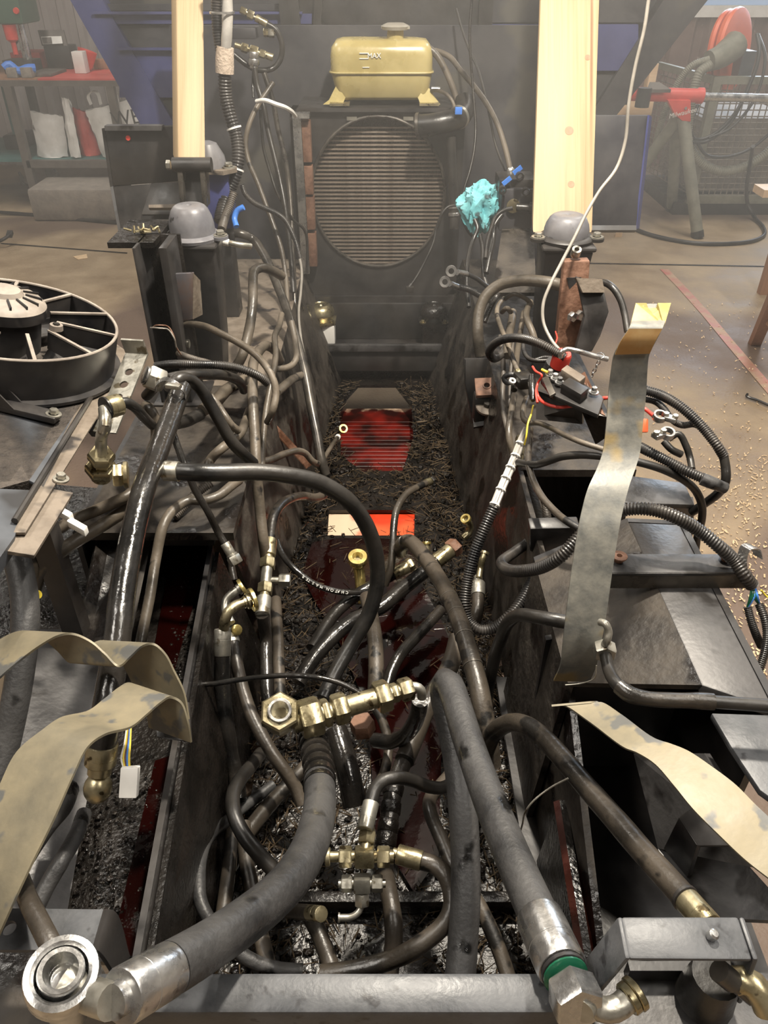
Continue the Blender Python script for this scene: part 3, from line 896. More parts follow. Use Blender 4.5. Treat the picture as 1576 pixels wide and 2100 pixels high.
def text(body, p, ex, ey, size, mat, name, parent=None, label=None, cat=None, ext=0.0006):
    cu = bpy.data.curves.new(name, 'FONT')
    cu.body = body
    cu.size = size
    cu.extrude = ext
    cu.align_x = 'CENTER'
    o = bpy.data.objects.new(name, cu)
    COL.objects.link(o)
    ex, ey = ex.normalized(), ey.normalized()
    ez = ex.cross(ey)
    mw = Matrix((ex, ey, ez)).transposed().to_4x4()
    mw.translation = p
    dg = bpy.context.evaluated_depsgraph_get()
    me = bpy.data.meshes.new_from_object(o.evaluated_get(dg))
    bpy.data.objects.remove(o)
    me.transform(mw)
    if parent: me.transform(Matrix.Translation(-wloc(parent)))
    me.materials.append(mat)
    ob = bpy.data.objects.new(name, me)
    COL.objects.link(ob)
    if parent: ob.parent = parent
    return setp(ob, label, cat)


text('MAX', P(768, 119, y=YT - 0.002), RIGHT, V((0, 0, 1)), 0.022, M['white'], 'lettering', TK, ext=0.002)
bm = BM()
for v in (109, 120): obox(bm, P(747, v, y=YT - 0.001), V((0.016, 0, 0)), V((0, 0.002, 0)), V((0, 0, 0.0012)))
obox(bm, P(751, 138, y=YT - 0.001), V((0.012, 0, 0)), V((0, 0.002, 0)), V((0, 0, 0.001)))
mk('level_marks', bm, M['white'], TK, kind='stuff')
bm = BM(); p = V((x1 + 0.0, YT + 0.05, P(880, 187, y=YT).z)); lathe(bm, p, V((1, 0, 0)), [(0, 0.010), (0.03, 0.009)], 12); mk('outlet', bm, M['silver'], TK)

# ------------------------------------------------------------------ cab (tilted up behind)
YC = 3.6
CB = thing('cab', 'tilted blue and dark cab shell standing behind the radiator', 'vehicle cab', (0, YC, 0.9))


def cp(name, px, y, mat, th=0.03, ys=None):
    bm = BM()
    q = [P(u, v, y=(ys[i] if ys else y)) for i, (u, v) in enumerate(px)]
    plate(bm, q, th)
    return mk(name, bm, M[mat], CB)


cp('rear_panel', [(140, -120), (1500, -120), (1225, 262), (350, 262)], YC + 0.08, 'cabdark')
cp('corner_post', [(110, -60), (175, -60), (362, 262), (292, 262)], YC, 'blue', 0.08)
cp('corner_post', [(1500, -60), (1400, -60), (1195, 262), (1245, 262)], YC, 'cabdark', 0.08)
for (u0, v0, u1, v1, mat) in ((205, 8, 600, 22, 'cabdark'), (200, 28, 640, 49, 'blue'), (222, 52, 600, 97, 'cabdark'), (245, 101, 600, 200, 'blue'), (300, 206, 600, 262, 'cabdark'),
                              (990, 50, 1310, 145, 'blue'), (1010, 148, 1290, 215, 'cabdark'), (990, -30, 1330, 46, 'cabdark')):
    cp('cab_panel', [(u0, v0), (u1, v0), (u1, v1), (u0, v1)], YC + 0.03 - 0.02 * (mat == 'blue'), mat, 0.03)
for (u0, v0, u1, v1) in ((190, 24, 620, 29), (240, 98, 600, 103)):
    cp('panel_edge', [(u0, v0), (u1, v0), (u1, v1), (u0, v1)], YC - 0.02, 'blue', 0.02)
cp('centre_recess', [(600, -60), (990, -60), (980, 240), (610, 240)], YC + 0.02, 'black', 0.02)
for (ua, va, ub, vb, wd) in ((590, -20, 612, 240, 20), (655, -20, 640, 220, 8), (1000, -20, 985, 240, 14)):
    cp('vertical_rib', [(ua - wd, va), (ua + wd, va), (ub + wd, vb), (ub - wd, vb)], YC - 0.03, 'black', 0.03)
# hanging side plates
sp = thing('fender_plate', 'black folded fender plate with a red dot beside the domed mount', 'vehicle panel', P(300, 470, y=2.62))
bm = BM(); plate(bm, [P(215, 262, y=2.62), P(372, 258, y=2.62), P(372, 372, y=2.62), P(232, 382, y=2.62)], 0.02); mk('upper_face', bm, M['black'], sp, bevel=0.003)
bm = BM(); plate(bm, [P(232, 382, y=2.62), P(372, 372, y=2.62), P(380, 500, y=2.45), P(290, 510, y=2.45), P(250, 480, y=2.52)], 0.02); mk('lower_face', bm, M['black'], sp, bevel=0.003)
bm = BM(); plate(bm, [P(214, 258, y=2.60), P(332, 258, y=2.60), P(332, 268, y=2.60), P(215, 268, y=2.60)], 0.03); mk('top_flange', bm, M['deck'], sp)
bm = BM(); plate(bm, [P(290, 440, y=2.50), P(310, 375, y=2.56), P(372, 374, y=2.56), P(372, 440, y=2.50)], 0.012); mk('pocket', bm, M['black'], sp, bevel=0.002)
bm = BM(); plate(bm, [P(305, 420, y=2.48), P(372, 418, y=2.48), P(372, 426, y=2.47), P(305, 426, y=2.47)], 0.012); mk('step_edge', bm, M['dustplate'], sp)
p = P(263, 283, y=2.618); bm = BM(); lathe(bm, p, V((0, -1, 0)), [(0, 0.008), (0.003, 0.007)], 14); mk('reflector', bm, M['red'], sp)
bm = BM(); q = P(215, 272, y=2.64); q2 = P(250, 480, y=2.54)
plate(bm, [P(215, 262, y=2.62), P(232, 382, y=2.62), P(250, 480, y=2.52), P(290, 510, y=2.45), P(300, 505, y=2.60), P(260, 470, y=2.70), P(240, 262, y=2.78)], 0.01); mk('side_face', bm, M['black'], sp)
sp = thing('fender_plate', 'tall black flat side plate behind the wide timber prop', 'vehicle panel', P(1265, 470, y=2.62))
bm = BM(); plate(bm, [P(1222, 236, y=2.64), P(1333, 236, y=2.64), P(1306, 470, y=2.60), P(1205, 470, y=2.60)], 0.02); mk('face', bm, M['cabdark'], sp, bevel=0.003)
bm = BM(); plate(bm, [P(1333, 236, y=2.63), P(1338, 240, y=2.66), P(1312, 468, y=2.64), P(1306, 470, y=2.60)], 0.006); mk('edge', bm, M['blue'], sp)
bm = BM(); plate(bm, [P(1205, 462, y=2.59), P(1306, 462, y=2.59), P(1306, 472, y=2.58), P(1205, 472, y=2.58)], 0.02); mk('bottom_flange', bm, M['black'], sp)

# ------------------------------------------------------------------ timber props
def prop(name, label, foot, top, ex, ey):
    d = (top - foot)
    bm = BM()
    obox(bm, foot + d / 2, ex, ey, d / 2)
    return mk(name, bm, M['wood'], None, label, 'timber', bevel=0.003)


f = P(1153, 462, y=2.36)
t = P(1168, 0, y=2.78); t = f + (t - f) * 1.75
pb_ = prop('timber_prop', 'wide pale spruce board standing beside the bare cable', f, t, V((pxm(61, f), 0, 0)), V((0, 0.02, 0.016)))
bn_ = (t - f).cross(V((1, 0, 0))).normalized()
if bn_.y > 0: bn_ = -bn_
for (ku, kv, kr) in ((1168, 268, 9), (1172, 378, 7), (1206, 118, 6)):
    kp = P(ku, kv, pl=(f - V((0, 0.02, 0.016)), bn_))
    bm = BM(); lathe(bm, kp - bn_ * 0.004, bn_, [(0, pxm(kr, kp)), (0.0046, pxm(kr, kp)), (0.0046, pxm(kr * .6, kp)), (0.0042, pxm(kr * .2, kp))], 18)
    mk('knot', bm, M['woodold'], pb_)
f = P(388, 335, y=2.42)
t = P(384, 0, y=2.72); t = f + (t - f) * 2.2
prop('timber_prop', 'narrow pale spruce stud standing on a black bracket', f, t, V((pxm(26, f), 0.012, 0)), V((-0.012, 0.03, 0.02)))

# ------------------------------------------------------------------ cab mounts on pedestals
def pedestal(u, vb, vf, vt, y, label, side, mat):
    """grey dome on a flanged square post"""
    base = P(u, vf, y=y); base.z = 0.70
    zf = P(u, vf, y=y).z
    T = thing('cab_mount', label, 'rubber mount', base, None)
    hw = pxm(52, P(u, vf, y=y))
    x, yy = base.x, base.y
    # tapered post
    bm = BM()
    loft(bm, [[V((x + sx * hw * fx, yy + sy * hw * fx, z)) for sx, sy in ((-1, -1), (1, -1), (1, 1), (-1, 1))] for fx, z in ((0.62, 0.70), (0.75, 0.80), (0.9, zf - 0.05), (0.95, zf - 0.012))])
    mk('post', bm, M['black'], T, bevel=0.006)
    bm = BM()
    loft(bm, [[V((x + sx * hw * 1.05, yy + sy * hw * 1.05, z)) for sx, sy in ((-1, -1), (1, -1), (1, 1), (-1, 1))] for z in (zf - 0.014, zf)])
    mk('flange', bm, M['black'], T, bevel=0.012)
    bm = BM()
    lathe(bm, V((x, yy, zf)), V((0, 0, 1)), [(0, hw * 1.08), (0.008, hw * 1.1), (0.014, hw * 1.0), (0.016, hw * 0.8)], 28)
    mk('clamp_plate', bm, M[mat], T)
    r = pxm(46, P(u, vf, y=y))
    h = P(u, vt, y=y).z - zf
    bm = BM()
    lathe(bm, V((x, yy, zf + 0.012)), V((0, 0, 1)), [(0, r), (h * 0.3, r * 0.99), (h * 0.55, r * 0.93), (h * 0.78, r * 0.81), (h * 0.9, r * 0.68), (h * 0.94, r * 0.58), (h * 0.94, r * 0.12), (h * 0.9, r * 0.06)], 28)
    mk('dome', bm, M['greydome'], T)
    for s in (-1, 1):
        bm = BM(); lathe(bm, V((x + s * hw * 1.12, yy - hw * 0.3, zf + 0.004)), V((0, 0, 1)), [(0, 0.022), (0.008, 0.022)], 18); mk('ear', bm, M[mat], T)
        bm = BM(); bolt(bm, V((x + s * hw * 1.14, yy - hw * 0.3, zf + 0.012)), V((0, 0, 1)), 0.011, 0.014); mk('bolt', bm, M['zinc'], T)
    return T


pedestal(397, 650, 488, 426, 2.10, 'grey domed cab mount on a black post beside the narrow timber stud', -1, 'greydome')
pedestal(1160, 650, 492, 446, 2.12, 'grey domed cab mount on a black post below the wide board', 1, 'black')
# second dome behind with blue post
b = P(440, 345, y=2.55); b.z = 0.70
T = thing('cab_mount', 'rusty grey dome on a blue post behind the narrow timber stud', 'rubber mount', b)
zf = P(440, 342, y=2.55).z
bm = BM(); box(bm, (b.x - 0.03, b.y - 0.04, 1.0), (b.x + 0.045, b.y + 0.05, zf - 0.01)); mk('post', bm, M['blue'], T, bevel=0.004)
bm = BM(); box(bm, (b.x - 0.03, b.y - 0.03, 0.70), (b.x + 0.03, b.y + 0.05, 1.0)); mk('lower_post', bm, M['black'], T, bevel=0.004)
bm = BM(); prism(bm, [V((b.x + q[0], b.y + q[1], zf - 0.01)) for q in ((-0.06, -0.05), (0.04, -0.07), (0.075, -0.03), (0.06, 0.06), (-0.06, 0.06))], V((0, 0, 0.012))); mk('flange', bm, M['dustplate'], T)
bm = BM(); lathe(bm, V((b.x - 0.015, b.y, zf + 0.002)), V((0, 0, 1)), [(0, 0.055), (0.03, 0.05), (0.065, 0.03), (0.072, 0.012)], 22); mk('dome', bm, M['greydome'], T)
bm = BM(); bolt(bm, V((b.x + 0.05, b.y - 0.025, zf + 0.002)), V((0, 0, 1)), 0.012, 0.016); mk('bolt', bm, M['zinc'], T)

# black clevis bracket under the timber stud
b = P(390, 430, y=2.30)
T = thing('clevis_bracket', 'black two-plate clevis with a round pin under the timber stud', 'bracket', b)
for u0, u1 in ((362, 374), (408, 420)):
    bm = BM(); prism(bm, [P(u0, 338, y=2.32), P(u1, 338, y=2.32), P(u1 + 4, 428, y=2.30), P(u0 + 8, 428, y=2.30)], V((0, 0.06, 0))); mk('cheek', bm, M['steelpipe'], T, bevel=0.002)
bm = BM(); lathe(bm, P(355, 338, y=2.33), V((1, 0, 0)), [(0, 0.02), (0.11, 0.02)], 18); mk('pin', bm, M['black'], T)
for u in (350, 424):
    bm = BM(); hexnut(bm, P(u, 338, y=2.33), V((-1, 0, 0)) if u < 390 else V((1, 0, 0)), 0.013, 0.012); mk('bolt', bm, M['zinc'], T)
bm = BM(); prism(bm, [P(372, 352, y=2.36), P(410, 352, y=2.36), P(418, 430, y=2.32), P(380, 430, y=2.32)], V((0, 0.01, 0))); mk('web', bm, M['black'], T)

# tall black channel on the fan-side rail
yc = 1.90
T = thing('upright_channel', 'tall open black steel channel standing on the fan-side rail', 'bracket', V((P(310, 640, y=yc).x, yc, 0.70)))
zt = P(300, 505, y=yc).z
xa, xb, xc_ = P(274, 507, y=yc).x, P(328, 507, y=yc).x, P(350, 500, y=yc).x
for nm, lo, hi in (('back', (xa, yc + 0.10, 0.70), (xc_, yc + 0.11, zt)), ('left_flange', (xa, yc - 0.015, 0.70), (xa + 0.008, yc + 0.10, zt)), ('right_flange', (xb, yc - 0.015, 0.70), (xb + 0.02, yc + 0.10, zt)), ('sole', (xa - 0.02, yc - 0.03, 0.70), (xc_ + 0.03, yc + 0.12, 0.706))):
    bm = BM(); box(bm, lo, hi); mk(nm.split('_')[-1] if 'flange' in nm else nm, bm, M['blackwet'] if nm == 'back' else M['black'], T, bevel=0.002)
bm = BM(); lathe(bm, V((xb + 0.02, yc + 0.03, 0.86)), V((1, 0, 0)), [(0, 0.012), (0.006, 0.012)], 14); mk('bolt', bm, M['zinc'], T)
# rubbish on its top
bm = BM()
for k in range(14):
    c = P(295 + random.uniform(-30, 45), 497 + random.uniform(-10, 6), y=2.0); c.z = zt + random.uniform(0.0, 0.012)
    d = V((random.uniform(-1, 1), random.uniform(-1, 1), 0.2)).normalized()
    tube(bm, [c, c + d * 0.02], 0.003, 5, smooth=False)
mk('scrap_bits', bm, M['brass'], label='oily scraps lying on top of the tall black channel', cat='scrap', kind='stuff')
bm = BM(); box(bm, (P(265, 495, y=2.1).x, 1.93, zt - 0.014), (P(352, 490, y=2.1).x, 2.14, zt)); mk('top_plate', bm, M['blackwet'], T)

# gusset with a burnt grey face
T = thing('gusset_bracket', 'small grey heat-marked gusset beside the tall black channel', 'bracket', P(385, 655, y=1.93))
q = [P(352, 562, y=1.93), P(397, 560, y=1.93), P(396, 655, y=1.93), P(362, 662, y=1.93)]
bm = BM(); plate(bm, q, 0.01); mk('face', bm, pm('heat_marked_steel', (0.16, 0.16, 0.18), (0.20, 0.13, 0.10), 12, (0.3, 0.45), metal=0.5), T, bevel=0.002)
bm = BM(); plate(bm, [P(397, 560, y=1.93), P(411, 575, y=1.98), P(416, 645, y=1.98), P(396, 655, y=1.93)], 0.008); mk('flange', bm, M['dustplate'], T)

# ------------------------------------------------------------------ brackets on the right
T = thing('rusty_lug', 'rusty brown flat lug bolted in front of the cab mount below the wide board', 'bracket', P(1185, 700, y=1.85))
bm = BM(); prism(bm, [P(1158, 537, y=1.85), P(1211, 535, y=1.85), P(1207, 600, y=1.84), P(1195, 720, y=1.80), P(1140, 720, y=1.80), P(1150, 620, y=1.84)], V((0, 0.03, 0))); mk('plate', bm, M['rust'], T, bevel=0.003)
bm = BM(); ring(bm, P(1180, 523, y=1.87), V((0, -0.5, 0.85)), 0.012, 0.006, 0.02, 16); mk('eye', bm, M['zinc'], T)
for u, v in ((1170, 648), (1185, 645), (1206, 640)):
    bm = BM(); hexnut(bm, P(u, v, y=1.82), V((0.6, -0.8, 0)), 0.013, 0.014); mk('nut', bm, M['silver'], T)
bm = BM(); plate(bm, [P(1163, 570, y=1.845), P(1203, 568, y=1.845), P(1190, 600, y=1.845), P(1172, 608, y=1.845)], 0.004); mk('chipped_patch', bm, M['deck'], T)
T = thing('black_arm', 'curved black steel arm behind the rusty lug', 'bracket', P(1215, 710, y=1.78))
bm = BM(); prism(bm, [P(1183, 570, y=1.80), P(1200, 580, y=1.80), P(1240, 600, y=1.78), P(1250, 640, y=1.76), P(1232, 690, y=1.74), P(1215, 722, y=1.72), P(1180, 722, y=1.72), P(1200, 650, y=1.76)], V((0.0, 0.02, 0))); mk('plate', bm, M['black'], T, bevel=0.003)
bm = BM(); prism(bm, [P(1182, 570, y=1.78), P(1236, 572, y=1.78), P(1241, 600, y=1.77), P(1196, 600, y=1.77)], V((0, 0.012, -0.005))); mk('top_lip', bm, M['dustplate'], T)

# engine mount bracket on the right wall
T = thing('engine_bracket', 'rusty square engine bracket with a bolt hole on the battery-side bay wall', 'bracket', P(1000, 870, y=2.1))
bm = BM(); plate(bm, [P(953, 735, y=2.16), P(1032, 735, y=2.18), P(1034, 860, y=2.12), P(972, 872, y=2.10), P(955, 790, y=2.15)], 0.02); mk('back_plate', bm, M['black'], T, bevel=0.004)
bm = BM(); q = [P(974, 775, y=2.08), P(1022, 773, y=2.08), P(1026, 808, y=2.02), P(977, 812, y=2.02)]; qn = (q[1] - q[0]).cross(q[3] - q[0]).normalized(); qn = qn if qn.z > 0 else -qn; hc = P(999, 791, pl=(q[0], qn)); holed(bm, q, hc, 0.009, -qn * 0.012); mk('top_plate', bm, M['rust'], T)
bm = BM(); ring(bm, hc - qn * 0.001, qn, 0.013, 0.009, 0.004, 18); mk('bolt_hole', bm, M['rust'], T)
bm = BM(); box(bm, (P(974, 812, y=2.05).x, 2.03, P(999, 866, y=2.05).z), (P(1026, 812, y=2.05).x, 2.09, P(999, 812, y=2.05).z)); mk('rubber_block', bm, M['rubber'], T, bevel=0.006)
bm = BM(); lathe(bm, P(1000, 834, y=2.035), V((0, -0.4, 0.9)), [(0, 0.036), (0.008, 0.036), (0.010, 0.032)], 24); mk('washer', bm, M['dustplate'], T)
bm = BM(); hexnut(bm, P(1000, 830, y=2.03), V((0, -0.4, 0.9)), 0.013, 0.012); mk('bolt', bm, M['steelpipe'], T)
bm = BM(); plate(bm, [P(970, 858, y=2.04), P(1030, 856, y=2.04), P(1030, 866, y=2.02), P(972, 876, y=2.02)], 0.01); mk('lower_lip', bm, M['black'], T)

# ------------------------------------------------------------------ fan on the oil cooler
cF = 1.48
k = cF / FPX
fc = P(20, 650, c=cF)
eA = RIGHT * (204 * k) - UP * (46 * k) + FWD * (29 * k)
eB = -UP * (113 * k) - FWD * (178.4 * k)
FRad = eA.length
eA.normalize(); eB = (eB - eA * eB.dot(eA)).normalized()
fn = eA.cross(eB)
if fn.z < 0: fn = -fn
FN = thing('cooling_fan', 'round black electric cooling fan with radial spokes and dusty hub', 'fan', fc - fn * 0.085)


def fpnt(a, r, h=0.0):
    return fc + (eA * math.cos(a) + eB * math.sin(a)) * r + fn * h


bm = BM()
lathe(bm, fc - fn * 0.085, fn, [(0, FRad * 1.06), (0.006, FRad * 1.06), (0.008, FRad * 0.99), (0.085, FRad), (0.085, FRad * 0.975), (0.0, FRad * 0.96)], 64, cap0=False, cap1=False, hint=eA)
mk('ring_housing', bm, M['fanblack'], FN)
bm = BM(); tube(bm, [fpnt(2 * math.pi * i / 64, FRad * 0.985, 0.001) for i in range(65)], 0.0032, 8, smooth=False, caps=False); mk('rim', bm, M['fandusty'], FN)
hub0 = fc - eA * 0.012 + fn * 0.028
lathe_h = [(-0.09, FRad * 0.34), (-0.022, FRad * 0.34), (-0.02, FRad * 0.385), (0.0, FRad * 0.385), (0.004, FRad * 0.37), (0.012, FRad * 0.33), (0.018, FRad * 0.18), (0.016, FRad * 0.17), (0.026, FRad * 0.15), (0.028, FRad * 0.02)]
bm = BM(); lathe(bm, hub0, fn, lathe_h[:4], 40, hint=eA); mk('motor_can', bm, M['fanblack'], FN)
bm = BM(); lathe(bm, hub0, fn, lathe_h[3:], 40, cap0=False, hint=eA); mk('hub_cover', bm, M['fandusty'], FN)
for i in range(14):
    a = 2 * math.pi * i / 14 + 0.1
    p0, p1 = fpnt(a, FRad * 0.19, 0.045) - eA * 0.012, fpnt(a, FRad * 0.34, 0.040) - eA * 0.012
    sd = (p1 - p0).cross(fn).normalized()
    bm = BM(); obox(bm, (p0 + p1) / 2, (p1 - p0) / 2, sd * 0.0016, fn * 0.004); mk('hub_rib', bm, M['fanblack'], FN)
for i in range(11):
    a = 2 * math.pi * i / 11 + 0.36
    p0, p1 = fpnt(a - 0.10, FRad * 0.42, 0.0), fpnt(a + 0.05, FRad * 0.985, 0.0)
    d = p1 - p0
    sd = d.cross(fn).normalized()
    bm = BM(); obox(bm, (p0 + p1) / 2 - fn * 0.018, d / 2, sd * 0.0018, fn * 0.018); s = mk('spoke', bm, M['fanblack'], FN)
    bm = BM(); obox(bm, (p0 + p1) / 2 + fn * 0.0015, d / 2, sd * 0.0032, fn * 0.0018); mk('spoke_cap', bm, M['fandusty'], s)
for i in range(8):
    a = 2 * math.pi * i / 8
    bm = BM()
    q = [fpnt(a, FRad * 0.38, -0.045), fpnt(a + 0.35, FRad * 0.38, -0.065), fpnt(a + 0.42, FRad * 0.93, -0.07), fpnt(a + 0.05, FRad * 0.93, -0.045)]
    prism(bm, q, fn * 0.003); mk('blade', bm, M['fanblack'], FN)
for a in (0.15, 2.2, 4.3):
    bm = BM(); lathe(bm, fpnt(a, FRad * 0.47, 0.004), fn, [(0, 0.013), (0.01, 0.012)], 14); mk('boss', bm, M['fandusty'], FN)
    bm = BM(); lathe(bm, fpnt(a, FRad * 0.47, 0.014), fn, [(0, 0.007), (0.003, 0.006)], 6); mk('screw', bm, M['steelpipe'], FN)
pb = P(110, 855, pl=(fc - fn * 0.078, fn))
bm = BM(); pa = fpnt(1.35, FRad, -0.083)
obox(bm, (pa + pb) / 2, (pb - pa) / 2 * 1.15, (pb - pa).cross(fn).normalized() * 0.016, fn * 0.006); mk('mounting_ear', bm, M['fanblack'], FN, bevel=0.002)
for s in (-1, 1):
    bm = BM(); sd = (pb - pa).cross(fn).normalized() * 0.013 * s
    prism(bm, [pa + sd, pa + sd + (pb - pa) * 0.5, pa + sd + fn * 0.05], sd.normalized() * 0.003); mk('ear_web', bm, M['fanblack'], FN)
bm = BM(); bolt(bm, pb + fn * 0.004, fn, 0.008, 0.012); mk('bolt', bm, M['zinc'], FN)
# oil cooler below the fan
FPL = (fc - fn * 0.090, fn)
pp = lambda u, v: P(u, v, pl=FPL)
OC = thing('oil_cooler', 'flat grey oil cooler with a steel flange under the fan', 'oil cooler', pp(60, 950) - fn * 0.05)
bm = BM(); q = [pp(-140, 560), pp(205, 640), pp(225, 745), pp(60, 985), pp(-30, 1010), pp(-140, 1000)]
prism(bm, q, -fn * 0.06); mk('core', bm, M['finsdark'], OC)
bm = BM()
q = [pp(-140, 830), pp(-20, 838), pp(60, 842), pp(120, 830), pp(175, 790), pp(190, 800), pp(90, 1000), pp(60, 985), pp(-140, 1000)]
plate(bm, q, 0.006); mk('cover_plate', bm, M['fanplate'], OC, bevel=0.001)
bm = BM(); plate(bm, [pp(232, 700), pp(262, 722), pp(258, 760), pp(52, 1092), pp(28, 1092), pp(40, 1062)], 0.004); mk('side_flange', bm, M['dustplate'], OC)
bm = BM(); tube(bm, [pp(236, 738) + fn * 0.006, pp(30, 1075) + fn * 0.006], 0.005, 8, smooth=False); mk('edge_bead', bm, M['black'], OC)
for u, v in ((125, 985),):
    bm = BM(); bolt(bm, pp(u, v) + fn * 0.001, fn, 0.0075, 0.012); mk('bolt', bm, M['zinc'], OC)
bm = BM(); q = [pp(85, 990), pp(150, 1002), pp(70, 1130), pp(10, 1120)]
prism(bm, [a - fn * 0.008 for a in q], -fn * 0.006); mk('lower_flange', bm, M['dustplate'], OC)
bm = BM(); prism(bm, [pp(-60, 1000), pp(60, 1005), pp(30, 1100), pp(-60, 1230)], -fn * 0.03); mk('lower_tank', bm, M['fanplate'], OC)
bm = BM(); a = pp(60, 920) - fn * 0.07; box(bm, (a.x - 0.02, a.y - 0.02, 0.56), (a.x + 0.02, a.y + 0.02, a.z)); mk('support_post', bm, M['black'], OC)
# perforated zinc bracket
HP = P(230, 800, c=1.45)
e1 = (P(281, 722, c=1.53) - P(214, 886, c=1.44)); e1n = e1.normalized()
e2 = (P(304, 733, c=1.52) - P(259, 712, c=1.54)); e2 = (e2 - e1n * e2.dot(e1n)).normalized()
bn = e1n.cross(e2)
if bn.dot(CAM - HP) < 0: bn = -bn
PBK = thing('perforated_bracket', 'grey zinc flat bar with round holes beside the fan', 'bracket', P(214, 886, c=1.44))
bm = BM()
wd = 0.024; Ln = e1.length; o_ = P(214, 886, c=1.44)
holes = [0.42, 0.58, 0.74]
hr = 0.0085
ts = [0.0]
for h in holes: ts += [h - hr * 1.5 / Ln, h + hr * 1.5 / Ln]
ts.append(1.0)
pt = lambda t, s: o_ + e1 * t + e2 * s
for i in range(0, len(ts) - 1):
    t0_, t1_ = ts[i], ts[i + 1]
    if i % 2 == 0:
        prism(bm, [pt(t0_, -wd), pt(t1_, -wd), pt(t1_, wd), pt(t0_, wd)], -bn * 0.004)
    else:
        tc_ = (t0_ + t1_) / 2
        arc = [pt(tc_, 0) + (e2 * math.sin(a) + e1n * -math.cos(a)) * hr for a in [math.pi * k / 8 for k in range(9)]]
        prism(bm, [pt(t0_, wd), pt(t0_, 0)] + arc + [pt(t1_, 0), pt(t1_, wd)], -bn * 0.004)
        arc = [pt(tc_, 0) + (-e2 * math.sin(a) + e1n * -math.cos(a)) * hr for a in [math.pi * k / 8 for k in range(9)]]
        prism(bm, [pt(t0_, -wd), pt(t0_, 0)] + arc + [pt(t1_, 0), pt(t1_, -wd)], -bn * 0.004)
mk('bar', bm, M['zinc'], PBK)
bm = BM(); prism(bm, [pt(1, -wd), pt(1, wd), pt(1, wd) + bn * 0.03 + e1n * 0.008, pt(1, -wd) + bn * 0.03 + e1n * 0.008], -e1n * 0.004); mk('bent_lip', bm, M['zinc'], PBK)
bm = BM(); prism(bm, [pt(0.0, -wd), pt(0.14, -wd), pt(0.14, -wd * 1.5), pt(0.0, -wd * 1.5)], -bn * 0.02); mk('foot', bm, M['black'], PBK)

# ------------------------------------------------------------------ bent zinc straps
def strap(name, label, A, B, th, mat, extra=None):
    bm = BM()
    ribbon(bm, A, B, th)
    return mk(name, bm, M[mat], None, label, 'metal strap', sharp=50)


c_ = 1.2
tall = [((1304, 624), (1375, 624), 1.20), ((1298, 650), (1368, 650), 1.19), ((1291, 672), (1360, 672), 1.165), ((1272, 702), (1345, 700), 1.17), ((1259, 729), (1332, 727), 1.18), ((1254, 760), (1328, 760), 1.19),
        ((1249, 800), (1326, 800), 1.20), ((1244, 868), (1319, 871), 1.20), ((1237, 925), (1313, 927), 1.20), ((1223, 965), (1304, 960), 1.19), ((1205, 1005), (1290, 1000), 1.17), ((1193, 1050), (1277, 1050), 1.16), ((1186, 1085), (1270, 1085), 1.155),
        ((1172, 1173), (1256, 1173), 1.155), ((1160, 1270), (1243, 1265), 1.16), ((1154, 1325), (1232, 1325), 1.17), ((1150, 1362), (1224, 1362), 1.19), ((1136, 1395), (1210, 1397), 1.23)]
TS = thing('metal_strap', 'tall bent grey zinc strap with a gold notched tip standing on the battery-side deck', 'metal strap', P(1185, 1370, c=1.2))
bm = BM(); ribbon(bm, [P(*a, c=c) for a, b, c in tall], [P(*b, c=c) for a, b, c in tall], 0.003, 6); mk('strip', bm, M['strapgrey'], TS, sharp=50)
# notched gold tip laid over the top of the strip
g = [(1304, 622), (1326, 622), (1329, 632), (1346, 632), (1349, 622), (1376, 622), (1362, 670), (1292, 671)]
bm = BM(); prism(bm, [P(u, v, c=1.196 - 0.00005 * (v - 622) - 0.00066 * max(0, v - 640)) for u, v in g], -FWD * 0.002); mk('gold_tip', bm, M['goldmatte'], TS)
bm = BM(); ribbon(bm, [P(1291, 674, c=1.158), P(1272, 703, c=1.162), P(1262, 727, c=1.172)], [P(1359, 674, c=1.158), P(1344, 701, c=1.162), P(1333, 725, c=1.172)], 0.002); mk('heat_tinted_bend', bm, M['heattint'], TS)

N1 = [(-30, 1420, .93), (0, 1390, .945), (40, 1356, .955), (80, 1326, .965), (120, 1304, .972), (149, 1300, .972), (187, 1316, .965), (215, 1340, .955), (245, 1366, .945), (268, 1347, .95), (293, 1325, .958), (315, 1321, .958), (339, 1341, .945), (357, 1375, .925), (378, 1420, .90), (388, 1475, .87)]
A = [P(u, v, z=z) for u, v, z in N1]
wv = RIGHT * -0.082 + FWD * 0.045 + UP * -0.004
strap('metal_strap', 'wavy double-humped zinc strap lying over the thick black pipe', A, [a + wv for a in A], 0.003, 'strap')
N2 = [(-20, 1960, .90), (20, 1870, .93), (62, 1780, .95), (110, 1682, .965), (150, 1592, .975), (180, 1533, .975), (215, 1507, .965), (270, 1491, .945), (300, 1467, .94), (330, 1441, .935), (350, 1430, .93), (372, 1441, .92), (386, 1480, .90), (393, 1522, .87)]
A = [P(u, v, z=z) for u, v, z in N2]
wv2 = RIGHT * -0.066 + FWD * 0.035 + UP * 0.010
strap('metal_strap', 'arched zinc strap running down over the fan-side trough to the lower bracket', A, [a + wv2 * (1.25 if i < 5 else 1.0) for i, a in enumerate(A)], 0.003, 'strap')
A3 = [(1132, 1447, .82), (1156, 1447, .82), (1209, 1481, .83), (1281, 1534, .85), (1306, 1544, .855), (1343, 1567, .86), (1383, 1612, .865), (1423, 1661, .868), (1476, 1714, .87), (1530, 1765, .87), (1590, 1812, .87), (1660, 1870, .86)]
